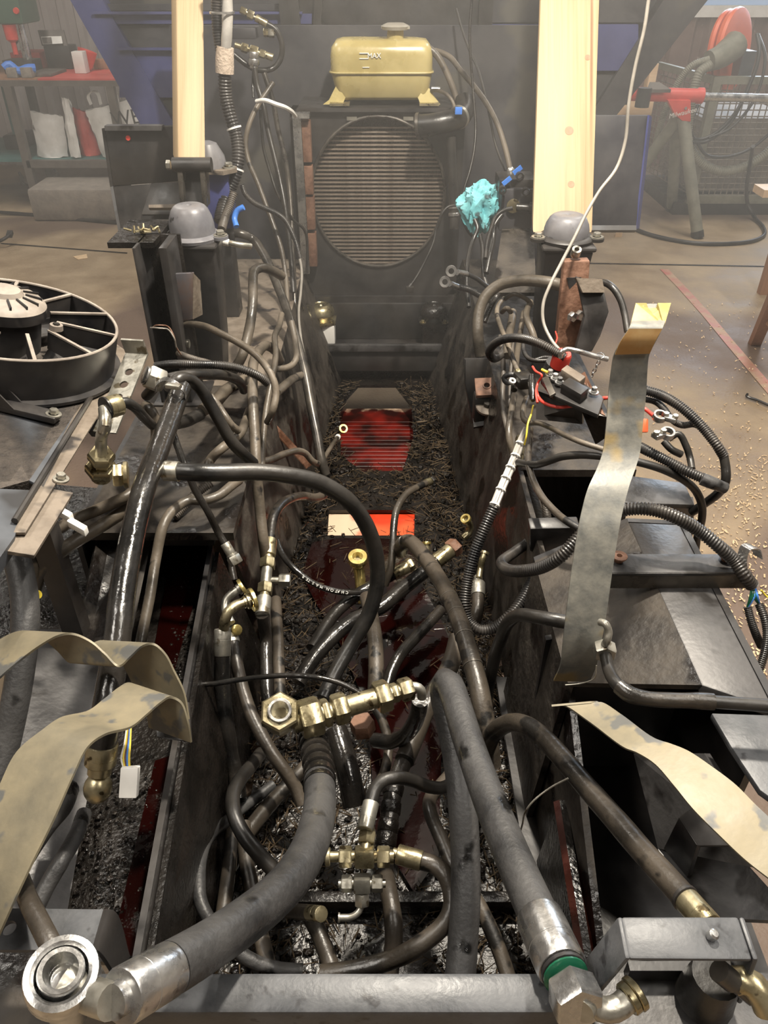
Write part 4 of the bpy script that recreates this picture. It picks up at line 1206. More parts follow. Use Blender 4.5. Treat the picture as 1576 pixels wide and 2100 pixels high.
B3 = [(1212, 1440, .83), (1234, 1441, .83), (1276, 1467, .84), (1343, 1515, .86), (1378, 1527, .865), (1412, 1541, .87), (1463, 1575, .875), (1510, 1611, .878), (1551, 1652, .88), (1590, 1688, .88), (1650, 1740, .88), (1720, 1800, .87)]
strap('metal_strap', 'long pale zinc strap sweeping over the battery-side recess plates', [P(u, v, z=z) for u, v, z in A3], [P(u, v, z=z) for u, v, z in B3], 0.003, 'strap')

# flat cross bar on the battery-side deck with two collar nuts and a hook
T = thing('flat_bar', 'dark flat steel bar with two collar nuts across the battery-side deck', 'bracket', P(1390, 1160, z=0.82))
bm = BM(); prism(bm, [P(1256, 1136, z=0.835), P(1512, 1136, z=0.835), P(1543, 1176, z=0.835), P(1256, 1176, z=0.835)], V((0, 0, -0.006))); mk('bar', bm, M['deck'], T, bevel=0.001)
bm = BM(); prism(bm, [P(1256, 1174, z=0.836), P(1543, 1174, z=0.836), P(1543, 1180, z=0.830), P(1256, 1180, z=0.830)], V((0, 0, -0.03))); mk('front_lip', bm, M['steelpipe'], T)
for u, v in ((1269, 1150), (1489, 1148)):
    p = P(u, v, z=0.836)
    bm = BM(); lathe(bm, p, V((0, 0, 1)), [(0, 0.008), (0.008, 0.008), (0.009, 0.014), (0.012, 0.014), (0.012, 0.005), (0.005, 0.004)], 20); mk('collar_nut', bm, M['rust'], T)
bm = BM(); A = [P(1518, 1170, z=0.836), P(1514, 1140, z=0.86), P(1522, 1117, z=0.88), P(1540, 1118, z=0.88), P(1546, 1136, z=0.865)]
ribbon(bm, A, [a + V((0.012, -0.012, -0.002)) for a in A], 0.003); mk('hook', bm, M['silver'], T)

# lower right handle bracket
T = thing('handle_bracket', 'grey folded U-shaped handle bracket with a stud hole beside the grey cross beam', 'bracket', P(1400, 1990, z=0.80))
zt_ = 0.93
bm = BM()
ht = [P(1275, 1879, z=zt_), P(1515, 1879, z=zt_), P(1545, 1968, z=zt_), P(1292, 1966, z=zt_)]
prism(bm, ht, V((0, 0, -0.006)))
prism(bm, [ht[0] + V((0.002, 0, 0)), ht[3] + V((0.002, 0, 0)), ht[3] + V((-0.022, 0.0, -0.12)), ht[0] + V((-0.022, 0.0, -0.12))], V((-0.006, 0, 0)))
prism(bm, [ht[1], ht[2], ht[2] + V((0.012, 0, -0.10)), ht[1] + V((0.012, 0, -0.10))], V((0.006, 0, 0)))
mk('bent_plate', bm, M['beam'], T, bevel=0.0029)
bm = BM(); lathe(bm, P(1458, 1920, z=zt_ + 0.001), V((0.2, -0.2, 1)), [(0, 0.005), (0.008, 0.005), (0.010, 0.003)], 14); mk('stud', bm, M['silver'], T)
bm = BM(); box(bm, (P(1290, 1990, z=0.82).x, P(1290, 1995, z=0.82).y, 0.80), (P(1420, 1990, z=0.82).x, P(1290, 1975, z=0.82).y, 0.825)); mk('block', bm, M['black'], T)
# lower left bracket
T = thing('handle_bracket', 'black folded plate bracket with a round hole under the eye fitting', 'bracket', P(100, 1930, z=0.78))
zt_ = 0.88
bm = BM(); holed(bm, [P(-40, 1862, z=zt_), P(215, 1865, z=zt_), P(190, 1948, z=zt_), P(-40, 1948, z=zt_)], P(18, 1903, z=zt_), 0.0075, V((0, 0, -0.006))); mk('top_face', bm, M['beam'], T)
bm = BM(); A = [P(212, 1865, z=zt_), P(232, 1870, z=zt_ - 0.01), P(262, 1960, z=zt_ - 0.09)]
B = [P(188, 1948, z=zt_), P(200, 1952, z=zt_ - 0.01), P(240, 2010, z=zt_ - 0.09)]
ribbon(bm, A, B, 0.006); mk('bent_leg', bm, M['black'], T)

# ------------------------------------------------------------------ hoses
def place(pts, mode='z'):
    qs = [p[2] if len(p) > 2 else None for p in pts]
    idx = [i for i, q in enumerate(qs) if q is not None]
    for i in range(len(qs)):
        if qs[i] is None:
            a = max([j for j in idx if j < i], default=idx[0]); b = min([j for j in idx if j > i], default=idx[-1])
            qs[i] = qs[a] + (qs[b] - qs[a]) * ((i - a) / (b - a) if b != a else 0)
    return [P(p[0], p[1], **{mode: q}) for p, q in zip(pts, qs)]


RN = {'r': 'rubber', 'd': 'rubberdust', 'D': 'rubbertan', 'w': 'rubberwet', 'g': 'rubbergrey', 's': 'steelpipe', 'c': 'conduit', 'cd': 'conduitdust', 'b': 'brass', 'z': 'zinc', 'v': 'silver', 'k': 'black', 'G': 'gold', 'gc': 'greycable', 'red': 'red', 'ru': 'rust', 'y': 'yellow', 'bw': 'blackwet', 'bl': 'bluepl', 'wh': 'white', 'o': 'oldhose', 't': 'tape'}


def chain(T, p, d, r, items):
    """fittings one after another along a straight axis"""
    d = d.normalized()
    for it in items:
        kind, L, f = it[0], it[1] * r, it[2] * r
        mat = M[RN[it[3]]]
        bm = BM()
        if kind == 'ferrule':
            lathe(bm, p, d, [(0, f * 0.88), (L * 0.02, f * .985), (L * 0.05, f), (L * 0.60, f), (L * 0.605, f * .985), (L * 0.615, f * .985), (L * 0.62, f), (L * 0.95, f), (L * .99, f * .95), (L, f * 0.85)], 24)
        elif kind == 'nut':
            hexnut(bm, p, d, f, L)
        elif kind == 'opennut':
            hexnut(bm, p, d, f, L, bore=f * 0.55)
        elif kind == 'collar':
            lathe(bm, p, d, [(0, f * 0.92), (L * 0.15, f), (L * 0.85, f), (L, f * 0.92)], 18)
        elif kind == 'neck':
            lathe(bm, p, d, [(0, f), (L, f)], 16)
        elif kind == 'ring':
            ring(bm, p, d, f, f * 0.6, L)
        elif kind == 'ball':
            n = 8
            lathe(bm, p, d, [(L / 2 - L / 2 * math.cos(math.pi * (k + 0.35) / (n + 0.7)), f * math.sin(math.pi * (k + 0.35) / (n + 0.7))) for k in range(n + 1)], 20)
        mk({'opennut': 'nut', 'ball': 'elbow_ball', 'ring': 'seal_face'}.get(kind, kind), bm, mat, T)
        p = p + d * L
    return p


HOSES = {}


def hose(name, label, pts, wpx, mat, mode='z', corr=0.0, cat='hose', start=None, end=None, seg=14, group=None, wob=0.012, pitch=None, taper=None, key=None):
    pw = place(pts, mode)
    mid = pw[len(pw) // 2]
    r = pxm(wpx, mid) / 2
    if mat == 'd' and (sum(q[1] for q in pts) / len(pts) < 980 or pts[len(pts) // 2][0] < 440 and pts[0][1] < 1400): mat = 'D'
    bm = BM()
    path = tube(bm, pw, r, seg, corr=corr, wob=0 if corr else wob, pitch=pitch, r1=(r * taper if taper else None))
    if not (start or end or key):
        o = mk(name, bm, M[RN[mat]], None, label, cat, group, sharp=60)
        return o, path, r
    T = thing(name, label, cat, V((mid.x, mid.y, min(p.z for p in pw) - r)), group)
    mk('tube', bm, M[RN[mat]], T, sharp=60)
    tip0 = chain(T, path[0], path[0] - path[2], r, start) if start else path[0]
    tip1 = chain(T, path[-1], path[-1] - path[-3], r, end) if end else path[-1]
    if key: HOSES[key] = (T, path, r, tip0, tip1)
    return T, path, r


def elbow(T, pts, wpx, mat, mode='z', name='elbow', tip=None, seg=14):
    pw = place(pts, mode)
    r = pxm(wpx, pw[len(pw) // 2]) / 2
    bm = BM(); path = tube(bm, pw, r, seg)
    mk(name, bm, M[RN[mat]], T, sharp=60)
    if tip: chain(T, path[-1], path[-1] - path[-3], r, tip)
    return path, r


CO = 0.16
# --- left side -----------------------------------------------------------
T, p, r = hose('hydraulic_pipe', 'thick straight black pipe ending in a dull ball elbow above the fan-side trough',
     [(372, 795, 1.0), (362, 822), (345, 870), (320, 935), (296, 1000, .98), (277, 1075), (262, 1150), (250, 1225), (242, 1300, .90), (231, 1375), (217, 1460, .84), (210, 1525, .80)], 52, 'w',
     end=[('ferrule', 1.6, 1.12, 'b'), ('neck', 0.7, 0.85, 'b'), ('ball', 2.3, 1.02, 'b')], seg=20, wob=0.006)
hose('hydraulic_hose', 'thick dark hose bending away from the strapped pipe bundle',
     [(300, 812, .93), (322, 790, .97), (350, 776, 1.0), (385, 770, 1.0), (425, 768, .97), (461, 770, .92), (490, 782, .86), (500, 800, .80)], 22, 'r')
hose('hydraulic_hose', 'thick black hose curving down from the pipe clamp to the bay wall',
     [(345, 800, 1.0), (365, 778, 1.02), (392, 780, 1.0), (415, 802, .97), (432, 830, .94), (453, 868, .90), (475, 905, .86), (500, 932, .82), (520, 950, .78)], 25, 'r')
hose('hydraulic_hose', 'slim tan dusty hose running beside the thick black hose from the clamp',
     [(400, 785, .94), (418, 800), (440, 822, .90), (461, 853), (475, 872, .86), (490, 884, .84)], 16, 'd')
hose('hydraulic_hose', 'short fabric covered hose under the pipe clamp',
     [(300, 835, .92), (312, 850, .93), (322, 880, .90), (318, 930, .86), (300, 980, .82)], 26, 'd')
T, p, r = hose('hydraulic_hose', 'long black hose looping from the thick black pipe over the bay floor opening',
     [(368, 967, .97), (410, 969, .97), (470, 969, .96), (530, 968, .95), (600, 976, .93), (660, 992, .90), (712, 1024, .86), (748, 1070, .80), (770, 1130, .73), (774, 1195, .66), (757, 1258, .60), (722, 1320, .55), (688, 1380, .52), (664, 1432, .50)], 33, 'r',
     start=[('ferrule', 1.8, 1.12, 'z'), ('neck', 1.2, 0.7, 'z')], seg=18)
hose('wire_spiral_pipe', 'thin shiny steel tube slanting down to the bay floor',
     [(470, 479, .95), (495, 480, .95), (518, 490, .93), (540, 520, .90), (560, 562, .86), (580, 612, .81), (600, 670, .76), (615, 720, .71), (627, 770, .66), (638, 830, .60), (650, 890, .54), (660, 945, .48), (668, 972, .44)], 19, 's', cat='pipe')
hose('hydraulic_hose', 'dusty brown upright hose with an elbow beside the domed cab post',
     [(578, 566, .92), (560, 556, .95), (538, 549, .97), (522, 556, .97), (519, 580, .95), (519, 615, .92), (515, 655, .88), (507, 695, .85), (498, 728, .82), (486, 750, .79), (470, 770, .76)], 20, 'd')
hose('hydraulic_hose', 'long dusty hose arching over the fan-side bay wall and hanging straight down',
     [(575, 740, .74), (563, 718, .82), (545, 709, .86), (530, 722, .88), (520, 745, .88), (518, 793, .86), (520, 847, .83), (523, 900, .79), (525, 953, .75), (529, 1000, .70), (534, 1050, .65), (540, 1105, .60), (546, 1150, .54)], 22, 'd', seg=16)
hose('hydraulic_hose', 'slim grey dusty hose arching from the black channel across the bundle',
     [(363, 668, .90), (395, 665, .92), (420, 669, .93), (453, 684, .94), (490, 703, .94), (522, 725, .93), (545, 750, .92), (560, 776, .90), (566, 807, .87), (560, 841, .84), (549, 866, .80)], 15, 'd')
hose('corrugated_conduit', 'ribbed black conduit lying across the fan-side hose bundle',
     [(320, 751, .93), (350, 747, .94), (385, 747, .95), (420, 748, .95), (450, 749, .95), (480, 753, .94), (510, 762, .93), (535, 774, .91), (549, 786, .89)], 18, 'c', corr=CO, cat='conduit')
hose('corrugated_conduit', 'short dusty conduit with two bare wires beside the tall channel',
     [(372, 727, .88), (385, 732, .89), (402, 737, .89), (425, 743, .88), (450, 752, .86)], 13, 'cd', corr=CO, cat='conduit', start=[('neck', 3, 0.9, 'd')])
for i, (du, mt) in enumerate(((0, 'ru'), (-6, 'gc'))):
    hose('wire', ['thin copper-brown wire curling out of the tall channel', 'thin grey wire curling out of the tall channel'][i],
         [(312 + du / 2, 672, .95), (325, 667 - du, .98), (345, 670 - du, .97), (357, 690 - du / 2, .95), (362, 712, .92), (372, 728, .89)], 3, mt, cat='wire', seg=6)
hose('hydraulic_hose', 'dusty hose dropping from the bundle and passing under the long loop',
     [(512, 842, .80), (505, 862, .81), (492, 889, .82), (470, 908), (450, 924, .82), (432, 943, .80), (425, 965, .79)], 20, 'd')
hose('hydraulic_hose', 'dusty hose running down along the thick black pipe to the strap',
     [(490, 985, .76), (475, 996, .77), (448, 1017, .77), (421, 1026, .77), (387, 1027, .77), (352, 1050, .77), (334, 1081, .76), (321, 1140, .72), (308, 1220, .68), (292, 1300, .64), (280, 1370, .60)], 21, 'd')
hose('corrugated_conduit', 'short dusty ribbed conduit below the long loop',
     [(432, 990, .74), (405, 1010, .73), (380, 1035, .72), (358, 1060, .71)], 20, 'cd', corr=CO, cat='conduit')
hose('hydraulic_hose', 'thin brown hose bent along the bay wall behind the slanting steel tube',
     [(514, 948, .70), (549, 945, .66), (587, 930, .60), (612, 925, .57), (628, 931, .54), (640, 945, .51), (655, 953, .47)], 14, 'd')
hose('hydraulic_hose', 'narrow spotted hose with a kink hanging beside the long dusty hose',
     [(578, 645, .86), (573, 668, .87), (564, 690, .87), (566, 727, .85), (560, 767, .83), (552, 807, .80), (545, 850, .77), (540, 900, .73), (537, 955, .69)], 13, 'd')
hose('hydraulic_hose', 'grey hose loop tucked behind the arching dusty hoses',
     [(560, 756, .74), (585, 755, .73), (600, 748, .73), (608, 735, .74), (606, 700, .76), (598, 660, .80)], 13, 'd')
hose('hydraulic_hose', 'short grey hose stub pointing at the slanting steel tube',
     [(568, 805, .72), (585, 790, .71), (605, 775, .68), (620, 770, .66)], 17, 'd')
hose('hydraulic_hose', 'short dark stub hose with cut end behind the pipe clamp',
     [(415, 842, .83), (438, 828, .83), (465, 800, .82), (500, 780, .80)], 25, 'd')
hose('hydraulic_hose', 'dark hose crossing low under the clamp to the rail',
     [(360, 868, .86), (385, 862, .84), (410, 850, .82)], 26, 'r')
T, p, r = hose('hydraulic_hose', 'thin glossy hose ending in an open hex nut above the elbow fittings',
     [(352, 880, .90), (366, 920, .88), (383, 965, .86), (402, 1008, .82), (427, 1050, .78), (448, 1092, .73), (461, 1114, .71)], 15, 'w', end=[('ferrule', 3.6, 1.35, 'z'), ('collar', 0.6, 1.6, 'z'), ('opennut', 2.6, 1.9, 'z')])
hose('hydraulic_hose', 'slender black hose hanging behind the elbow fittings',
     [(455, 1010, .62), (458, 1050, .60), (462, 1100, .57), (472, 1150, .53), (480, 1190, .50)], 16, 'w')
# fittings beside the fan
T, p, r = hose('hydraulic_hose', 'short black hose with a crimped ferrule and steel elbow beside the perforated bracket',
     [(312, 872, .94), (295, 855, 1.0), (272, 832, 1.06), (256, 825, 1.075), (246, 829, 1.075)], 22, 'r', end=[('ferrule', 2.7, 2.0, 'b'), ('collar', 0.5, 2.15, 'k')], key='fanelbow')
tip = HOSES['fanelbow'][4]
q = P(208, 897, z=tip.z - 0.05); q2 = P(208, 930, z=tip.z - 0.09)
bm = BM(); tube(bm, [tip, P(216, 872, z=tip.z - 0.015), q, q2], r * 1.08, 14); mk('elbow', bm, M['zinc'], T)
chain(T, q2, q2 - q, r, [('nut', 2.0, 2.5, 'b'), ('neck', 0.4, 1.6, 'b'), ('nut', 0.9, 1.9, 'b'), ('nut', 2.4, 3.0, 'b'), ('neck', 1.4, 2.0, 'b')])
s = P(232, 975, z=tip.z - 0.11)
chain(T, s, V((1, 0.25, -0.1)), r, [('nut', 1.8, 2.3, 'b'), ('collar', 0.9, 2.5, 'b')])
T = thing('union_fitting', 'plain hex union screwed through the perforated bracket', 'pipe fitting', P(315, 772, z=.98))
chain(T, P(296, 768, z=1.02), (P(330, 782, z=1.0) - P(296, 768, z=1.02)), 0.0145, [('collar', 0.4, 1.3, 'v'), ('nut', 2.4, 1.75, 'z'), ('neck', 1.6, 0.8, 'b')])
# pipe clamp
T = thing('hose_clamp', 'steel band clamp strapping the thick pipe bundle together', 'clamp', P(345, 790, z=.95))
bm = BM()
A = [P(u, v, z=z) for u, v, z in ((318, 806, .99), (322, 790, 1.02), (335, 782, 1.03), (355, 788, 1.035), (374, 802, 1.03), (380, 820, 1.0))]
ribbon(bm, A, [a + V((0.0, 0.012, 0.003)) for a in A], 0.002); mk('band', bm, M['silver'], T)
bm = BM(); obox(bm, P(356, 792, z=1.04), V((0.014, -0.004, 0)), V((0.002, 0.006, 0)), V((0, 0, 0.004))); mk('screw_housing', bm, M['zinc'], T, bevel=0.001)
# far left
hose('hydraulic_hose', 'very thick braided hose rising beside the oil cooler',
     [(-25, 985, .93), (0, 1045, .93), (22, 1110, .92), (40, 1167, .90), (51, 1233, .87), (51, 1300, .84), (41, 1380, .80), (31, 1440, .77), (10, 1530, .72), (-20, 1620, .68)], 56, 'g', seg=20)
hose('hydraulic_hose', 'fabric braided hose joining the thickest hose below the oil cooler',
     [(282, 1000, .86), (262, 1017, .86), (213, 1040, .85), (147, 1069, .84), (110, 1092, .83), (86, 1115, .82), (72, 1146, .80), (66, 1180, .77)], 25, 'd')
T, p, r = hose('hydraulic_hose', 'smooth tan hose with a black cable tie below the braided hose',
     [(290, 1015, .83), (262, 1042, .83), (213, 1075, .82), (147, 1115, .81), (101, 1152, .79), (80, 1180, .76), (68, 1215, .72)], 29, 'd', key='tie1')
bm = BM(); i = int(len(p) * 0.68); ring(bm, p[i], p[i + 1] - p[i], r * 1.12, r * 0.98, 0.008, 20); mk('cable_tie', bm, M['black'], T)
# cable with white connector on the oil cooler
T, p, r = hose('fan_cable', 'black fan cable splitting into a red wire before a white connector',
     [(-20, 935, 1.02), (10, 960, 1.0), (45, 992, .98), (82, 1022, .95)], 10, 'r', cat='cable', key='fancable')
e = p[-1]
for du, mt in ((0, 'red'), (7, 'k')):
    bm = BM(); tube(bm, [e, P(100 + du, 1040 - du * .5, z=.94), P(118 + du, 1058 - du * .4, z=.93)], 0.0022, 6); mk('wire_core', bm, M[RN[mt]], T)
cdir = (P(172, 1082, z=.91) - P(122, 1054, z=.935)).normalized()
bm = BM(); obox(bm, P(132, 1054, z=.93), cdir * 0.014, V((0, 0, 1)).cross(cdir) * 0.008, V((0, 0, 0.007))); mk('plug', bm, M['white'], T, bevel=0.001)
bm = BM(); obox(bm, P(160, 1080, z=.91), cdir * 0.016, V((0, 0, 1)).cross(cdir) * 0.008, V((0, 0, 0.007))); mk('socket', bm, M['white'], T, bevel=0.001)
# wires with grey connector by the ball elbow
T = thing('wire_connector', 'white plug with yellow and blue wires beside the ball elbow', 'connector', P(266, 1610, z=.74))
bm = BM(); obox(bm, P(266, 1603, z=.76), V((0.0125, 0, 0)), (UP * 0.02 + FWD * 0.004), FWD * 0.006); mk('plug', bm, M['white'], T, bevel=0.0015)
for i, (mt, du) in enumerate((('y', -4), ('wh', -9), ('bl', 3), ('y', 7), ('ru', -1))):
    bm = BM(); tube(bm, [P(262 + du * 0.6, 1582, z=.765), P(258 + du, 1555, z=.78), P(262 + du * 0.7, 1525, z=.79), P(266 + du * .4, 1480, z=.80), P(272, 1430, z=.80)], 0.0016, 6); mk('wire_core', bm, M[RN[mt]], T)
# hoses in the fan-side trough near the camera
hose('bent_pipe', 'dark pipe bent along the fan-side side plate under the arched strap',
     [(30, 1790, .70), (60, 1740, .72), (95, 1690, .73), (125, 1655, .72), (140, 1620, .69)], 46, 'g', cat='pipe')
hose('hydraulic_hose', 'grey hose lying in the trough beside the bent pipe',
     [(75, 1860, .66), (100, 1810, .67), (130, 1760, .68), (155, 1715, .66), (172, 1670, .63)], 34, 'g')
hose('hydraulic_hose', 'short dusty hose crossing over the black folded bracket',
     [(40, 1800, .90), (60, 1850, .92), (85, 1900, .93), (110, 1950, .93), (125, 1985, .92)], 42, 'd')

# --- engine bay centre ------------------------------------------------------
T, p, r = hose('hydraulic_hose', 'dusty hose bent over the bay floor into a crimped tee fitting',
     [(672, 1003, .40), (664, 1015, .42), (645, 1021, .46), (622, 1018, .50), (597, 1023, .55), (576, 1036, .58), (563, 1056, .59), (557, 1082, .58), (554, 1108, .57)], 20, 'd',
     end=[('ferrule', 3.6, 1.35, 'b'), ('neck', 0.8, 0.9, 'b'), ('nut', 2.0, 1.5, 'b'), ('neck', 3.4, 1.0, 'z'), ('nut', 2.0, 1.4, 'b'), ('neck', 0.8, 0.9, 'b'), ('ferrule', 3.6, 1.3, 'z')], key='tee')
tip = HOSES['tee'][4]
chain(T, P(555, 1190, z=.53), P(590, 1190, z=.53) - P(555, 1190, z=.53), r, [('neck', 1.6, 0.6, 'z'), ('nut', 2.0, 1.25, 'z')])
bm = BM(); tube(bm, [tip, P(546, 1310, z=.45), P(546, 1350, z=.43), P(549, 1430, z=.40), P(556, 1500, z=.37)], r * 1.12, 14); mk('lower_tube', bm, M['rubberwet'], T)
hose('hydraulic_hose', 'brown hose hanging beside the tee fitting hose',
     [(566, 1230, .36), (568, 1270, .37), (571, 1320, .37), (572, 1370, .36), (575, 1440, .34)], 24, 'd')
hose('hydraulic_hose', 'thin wet hose lying across the bay behind the gold union',
     [(400, 1404, .55), (440, 1402, .55), (490, 1394, .55), (540, 1388, .55), (600, 1385, .55), (655, 1390, .55), (700, 1402, .54), (745, 1425, .52)], 11, 'w')
T, p, r = hose('hydraulic_hose', 'black hose with white maker lettering curving across the red oil',
     [(568, 1110, .46), (578, 1135, .45), (600, 1163, .44), (630, 1188, .42), (660, 1204, .40), (700, 1214, .38), (745, 1215, .36), (775, 1205, .35), (800, 1185, .34), (830, 1150, .33)], 13, 'w', key='print')
CSTR = 'CHATON MASTER'
path = p
acc = []
L_ = [0]
for a, b in zip(path, path[1:]): L_.append(L_[-1] + (b - a).length)
dg = None
for i, ch in enumerate(CSTR):
    if ch == ' ': continue
    s = L_[-1] * (0.505 - 0.0195 * i)
    j = max(k for k in range(len(L_)) if L_[k] <= s)
    tdir = -(path[min(j + 1, len(path) - 1)] - path[max(j - 1, 0)]).normalized()
    nn = (CAM - path[j]).normalized(); nn = (nn - tdir * nn.dot(tdir)).normalized()
    ey = nn.cross(tdir)
    acc.append((ch, path[j] + nn * (r * 1.03) - ey * r * 0.42, tdir, ey))
for ch, pp_, ex, ey in acc:
    text(ch, pp_, ex, ey, r * 1.25, M['printwhite'], 'letter', T)
# elbow fittings left
T, p, r = hose('hydraulic_hose', 'hose with a bright crimped ferrule and gold face elbow rising in the bay',
     [(490, 1640, .34), (484, 1590, .36), (474, 1550, .39), (467, 1505, .43), (461, 1455, .47), (456, 1400, .51), (456, 1346, .55)], 33, 'w',
     end=[('ferrule', 3.4, 1.06, 'z')], key='elb1', seg=16)
tip = HOSES['elb1'][4]
elbow(T, [(459, 1293, tip.z), (462, 1272, .62), (468, 1256, .635), (482, 1243, .64), (500, 1236, .64)], 22, 'b', tip=[('neck', .5, 1.15, 'b'), ('collar', .5, 1.5, 'b'), ('collar', .45, 1.35, 'b'), ('ring', .7, 2.25, 'G')])
T, p, r = hose('hydraulic_hose', 'curving brown hose with a dull elbow ending in a red-lined gold ring',
     [(620, 1650, .36), (608, 1618, .38), (585, 1582, .41), (560, 1547, .43), (535, 1503, .45), (512, 1455, .47), (490, 1380, .50), (479, 1320, .52)], 27, 'd', end=[('ferrule', 2.6, 1.1, 'z')], key='elb2', seg=16)
elbow(T, [(474, 1278, .56), (463, 1252, .57), (464, 1232, .58), (476, 1218, .59), (488, 1210, .595)], 18, 'z', tip=[('collar', .8, 1.35, 'z'), ('ring', .8, 2.05, 'G')])
hose('hydraulic_hose', 'dark hose coil bending at the inner skirt below the elbow hoses',
     [(535, 1545, .34), (512, 1575, .38), (492, 1600, .41), (478, 1632, .43), (481, 1672, .44), (500, 1712, .43), (530, 1750, .42), (562, 1785, .40), (600, 1830, .36)], 31, 'r', seg=16)
hose('hydraulic_hose', 'grey hose loop hugging the inner skirt near the grey cross beam',
     [(560, 1610, .30), (520, 1640, .31), (470, 1680, .34), (430, 1715, .38), (412, 1760, .42), (408, 1810, .43), (412, 1850, .43), (432, 1890, .42), (460, 1915, .40), (500, 1960, .38), (560, 1985, .36), (620, 1992, .35)], 28, 'g', seg=16)
hose('hydraulic_hose', 'brown hose going steeply down between the skirt loops',
     [(477, 1700, .33), (472, 1750, .34), (466, 1810, .35), (458, 1870, .35), (450, 1930, .34)], 30, 'd')
hose('hydraulic_hose', 'dusty hose sloping down from the skirt loops to the grey cross beam',
     [(500, 1690, .33), (505, 1760, .33), (517, 1830, .33), (528, 1890, .33), (545, 1960, .32), (560, 2020, .31)], 34, 'd')
hose('hydraulic_hose', 'brown hose slanting behind the thick grey hose',
     [(640, 1560, .30), (590, 1610, .30), (545, 1660, .31), (500, 1720, .32), (470, 1780, .31)], 32, 'd')
hose('hydraulic_hose', 'dusty hose running from the thick grey hose under the grey cross beam',
     [(630, 1870, .42), (648, 1900, .42), (664, 1940, .42), (680, 1985, .42), (690, 2030, .41)], 35, 'd')
# central union with ring nut
UC = thing('union_manifold', 'row of gold hex fittings with an open ring nut in the bay centre', 'pipe fitting', P(650, 1500, z=.58))
pA = P(574, 1458, z=.70)
rr = pxm(43, pA)
axn = (CAM - pA).normalized() * 0.75 + V((0, 0, 0.55))
axn.normalize()
bm = BM(); lathe(bm, pA - axn * 0.028, axn, [(0, rr * 0.93), (0.003, rr), (0.024, rr), (0.028, rr * 0.9), (0.028, rr * 0.66), (0.014, rr * 0.63)], 6, cap1=False, hint=UP); mk('ring_nut', bm, M['brass'], UC)
bm = BM(); lathe(bm, pA - axn * 0.014, axn, [(-0.05, rr * 0.6), (0.018, rr * 0.6), (0.020, rr * 0.56), (0.020, rr * 0.44), (0.012, rr * 0.40), (-0.045, rr * 0.38)], 28); mk('bore_sleeve', bm, M['silver'], UC)
bm = BM(); lathe(bm, pA - axn * 0.055, axn, [(0, rr * 0.75), (0.028, rr * 0.85)], 24); mk('swivel', bm, M['brass'], UC)
d1 = P(832, 1414, z=.66) - P(600, 1482, z=.66)
ru = pxm(30, P(700, 1455, z=.66))
chain(UC, P(600, 1482, z=.66), d1, ru, [('neck', .5, .75, 'b'), ('nut', 1.5, 1.35, 'b'), ('neck', .12, .8, 'b'), ('nut', .5, 1.0, 'b'), ('neck', .25, .6, 'b'), ('nut', 1.0, 1.1, 'b'), ('neck', 2.1, .72, 'b'), ('nut', 1.0, 1.15, 'b'), ('neck', .15, .6, 'b'), ('nut', .5, .7, 'b'), ('neck', .15, .5, 'b'), ('nut', .9, .85, 'b')])
elbow(UC, [(826, 1413, .66), (848, 1408, .665), (862, 1413, .66), (866, 1430, .64)], 20, 'z')
bm = BM(); hexnut(bm, P(742, 1478, z=.60), V((0.1, 0, -1)), ru * 0.9, 0.03); mk('side_nut', bm, M['rust'], UC)
T, p, r = hose('hydraulic_hose', 'short black hose hooking under the end of the gold union row',
     [(862, 1436, .62), (858, 1462, .58), (846, 1490, .52), (826, 1512, .46), (800, 1522, .42), (770, 1518, .39)], 32, 'w', seg=16)
# big wrapped hose to the eye fitting
T, p, r = hose('suction_hose', 'very thick grey hose with bright ferrule and round eye fitting over the cross beam',
     [(655, 1600, .66), (657, 1640, .69), (650, 1690, .73), (632, 1745, .77), (602, 1797, .80), (560, 1842, .83), (508, 1884, .86), (450, 1925, .89), (398, 1958, .915), (350, 1986, .935)], 86, 'g', seg=28, wob=0.004,
     end=[('ferrule', 2.55, 1.02, 'v'), ('neck', 0.4, 0.62, 'v')], key='big')
ns = len(p)
tip = HOSES['big'][4]
q0 = place([(640, 1505, .60), (648, 1545, .63), (655, 1580, .65), (656, 1615, .67)])
bm = BM(); tube(bm, q0 + [p[4]], r * 0.86, 20); mk('inner_tube', bm, M['rubber'], T)
qq = resample(cr(q0, 12), 0.001)
for i in range(7):
    f = 0.02 + i * 0.145
    a = qq[int(f * (len(qq) - 1))]; b = qq[min(int((f + 0.13) * (len(qq) - 1)), len(qq) - 1)]
    bm = BM(); d = b - a; L = d.length
    lathe(bm, a, d, [(0, r * 0.86), (L * 0.06, r * 0.97), (L * 0.5, r * 1.03), (L * 0.93, r * 1.08), (L, r * 0.9)], 28); mk('spiral_wrap', bm, M['rubberwet'], T)
eye = P(127, 2000, z=tip.z + 0.005)
ea = ((CAM - eye).normalized() * 0.7 + V((0, 0.15, 0.6))).normalized()
R0 = pxm(75, eye)
bm = BM(); lathe(bm, eye - ea * 0.02, ea, [(0, R0 * 0.9), (0.006, R0), (0.022, R0), (0.027, R0 * 0.96), (0.028, R0 * 0.80), (0.026, R0 * 0.70), (0.018, R0 * 0.68)], 40, cap1=False); mk('eye_ring', bm, M['silver'], T)
bm = BM(); lathe(bm, eye - ea * 0.02, ea, [(0, R0 * 0.62), (0.030, R0 * 0.62), (0.033, R0 * 0.58), (0.033, R0 * 0.46), (0.020, R0 * 0.36), (0.018, R0 * 0.33), (0.014, R0 * 0.35), (0.012, R0 * 0.31), (0.008, R0 * 0.33), (0.004, R0 * 0.30)], 36, cap0=True); mk('threaded_insert', bm, M['silver'], T)
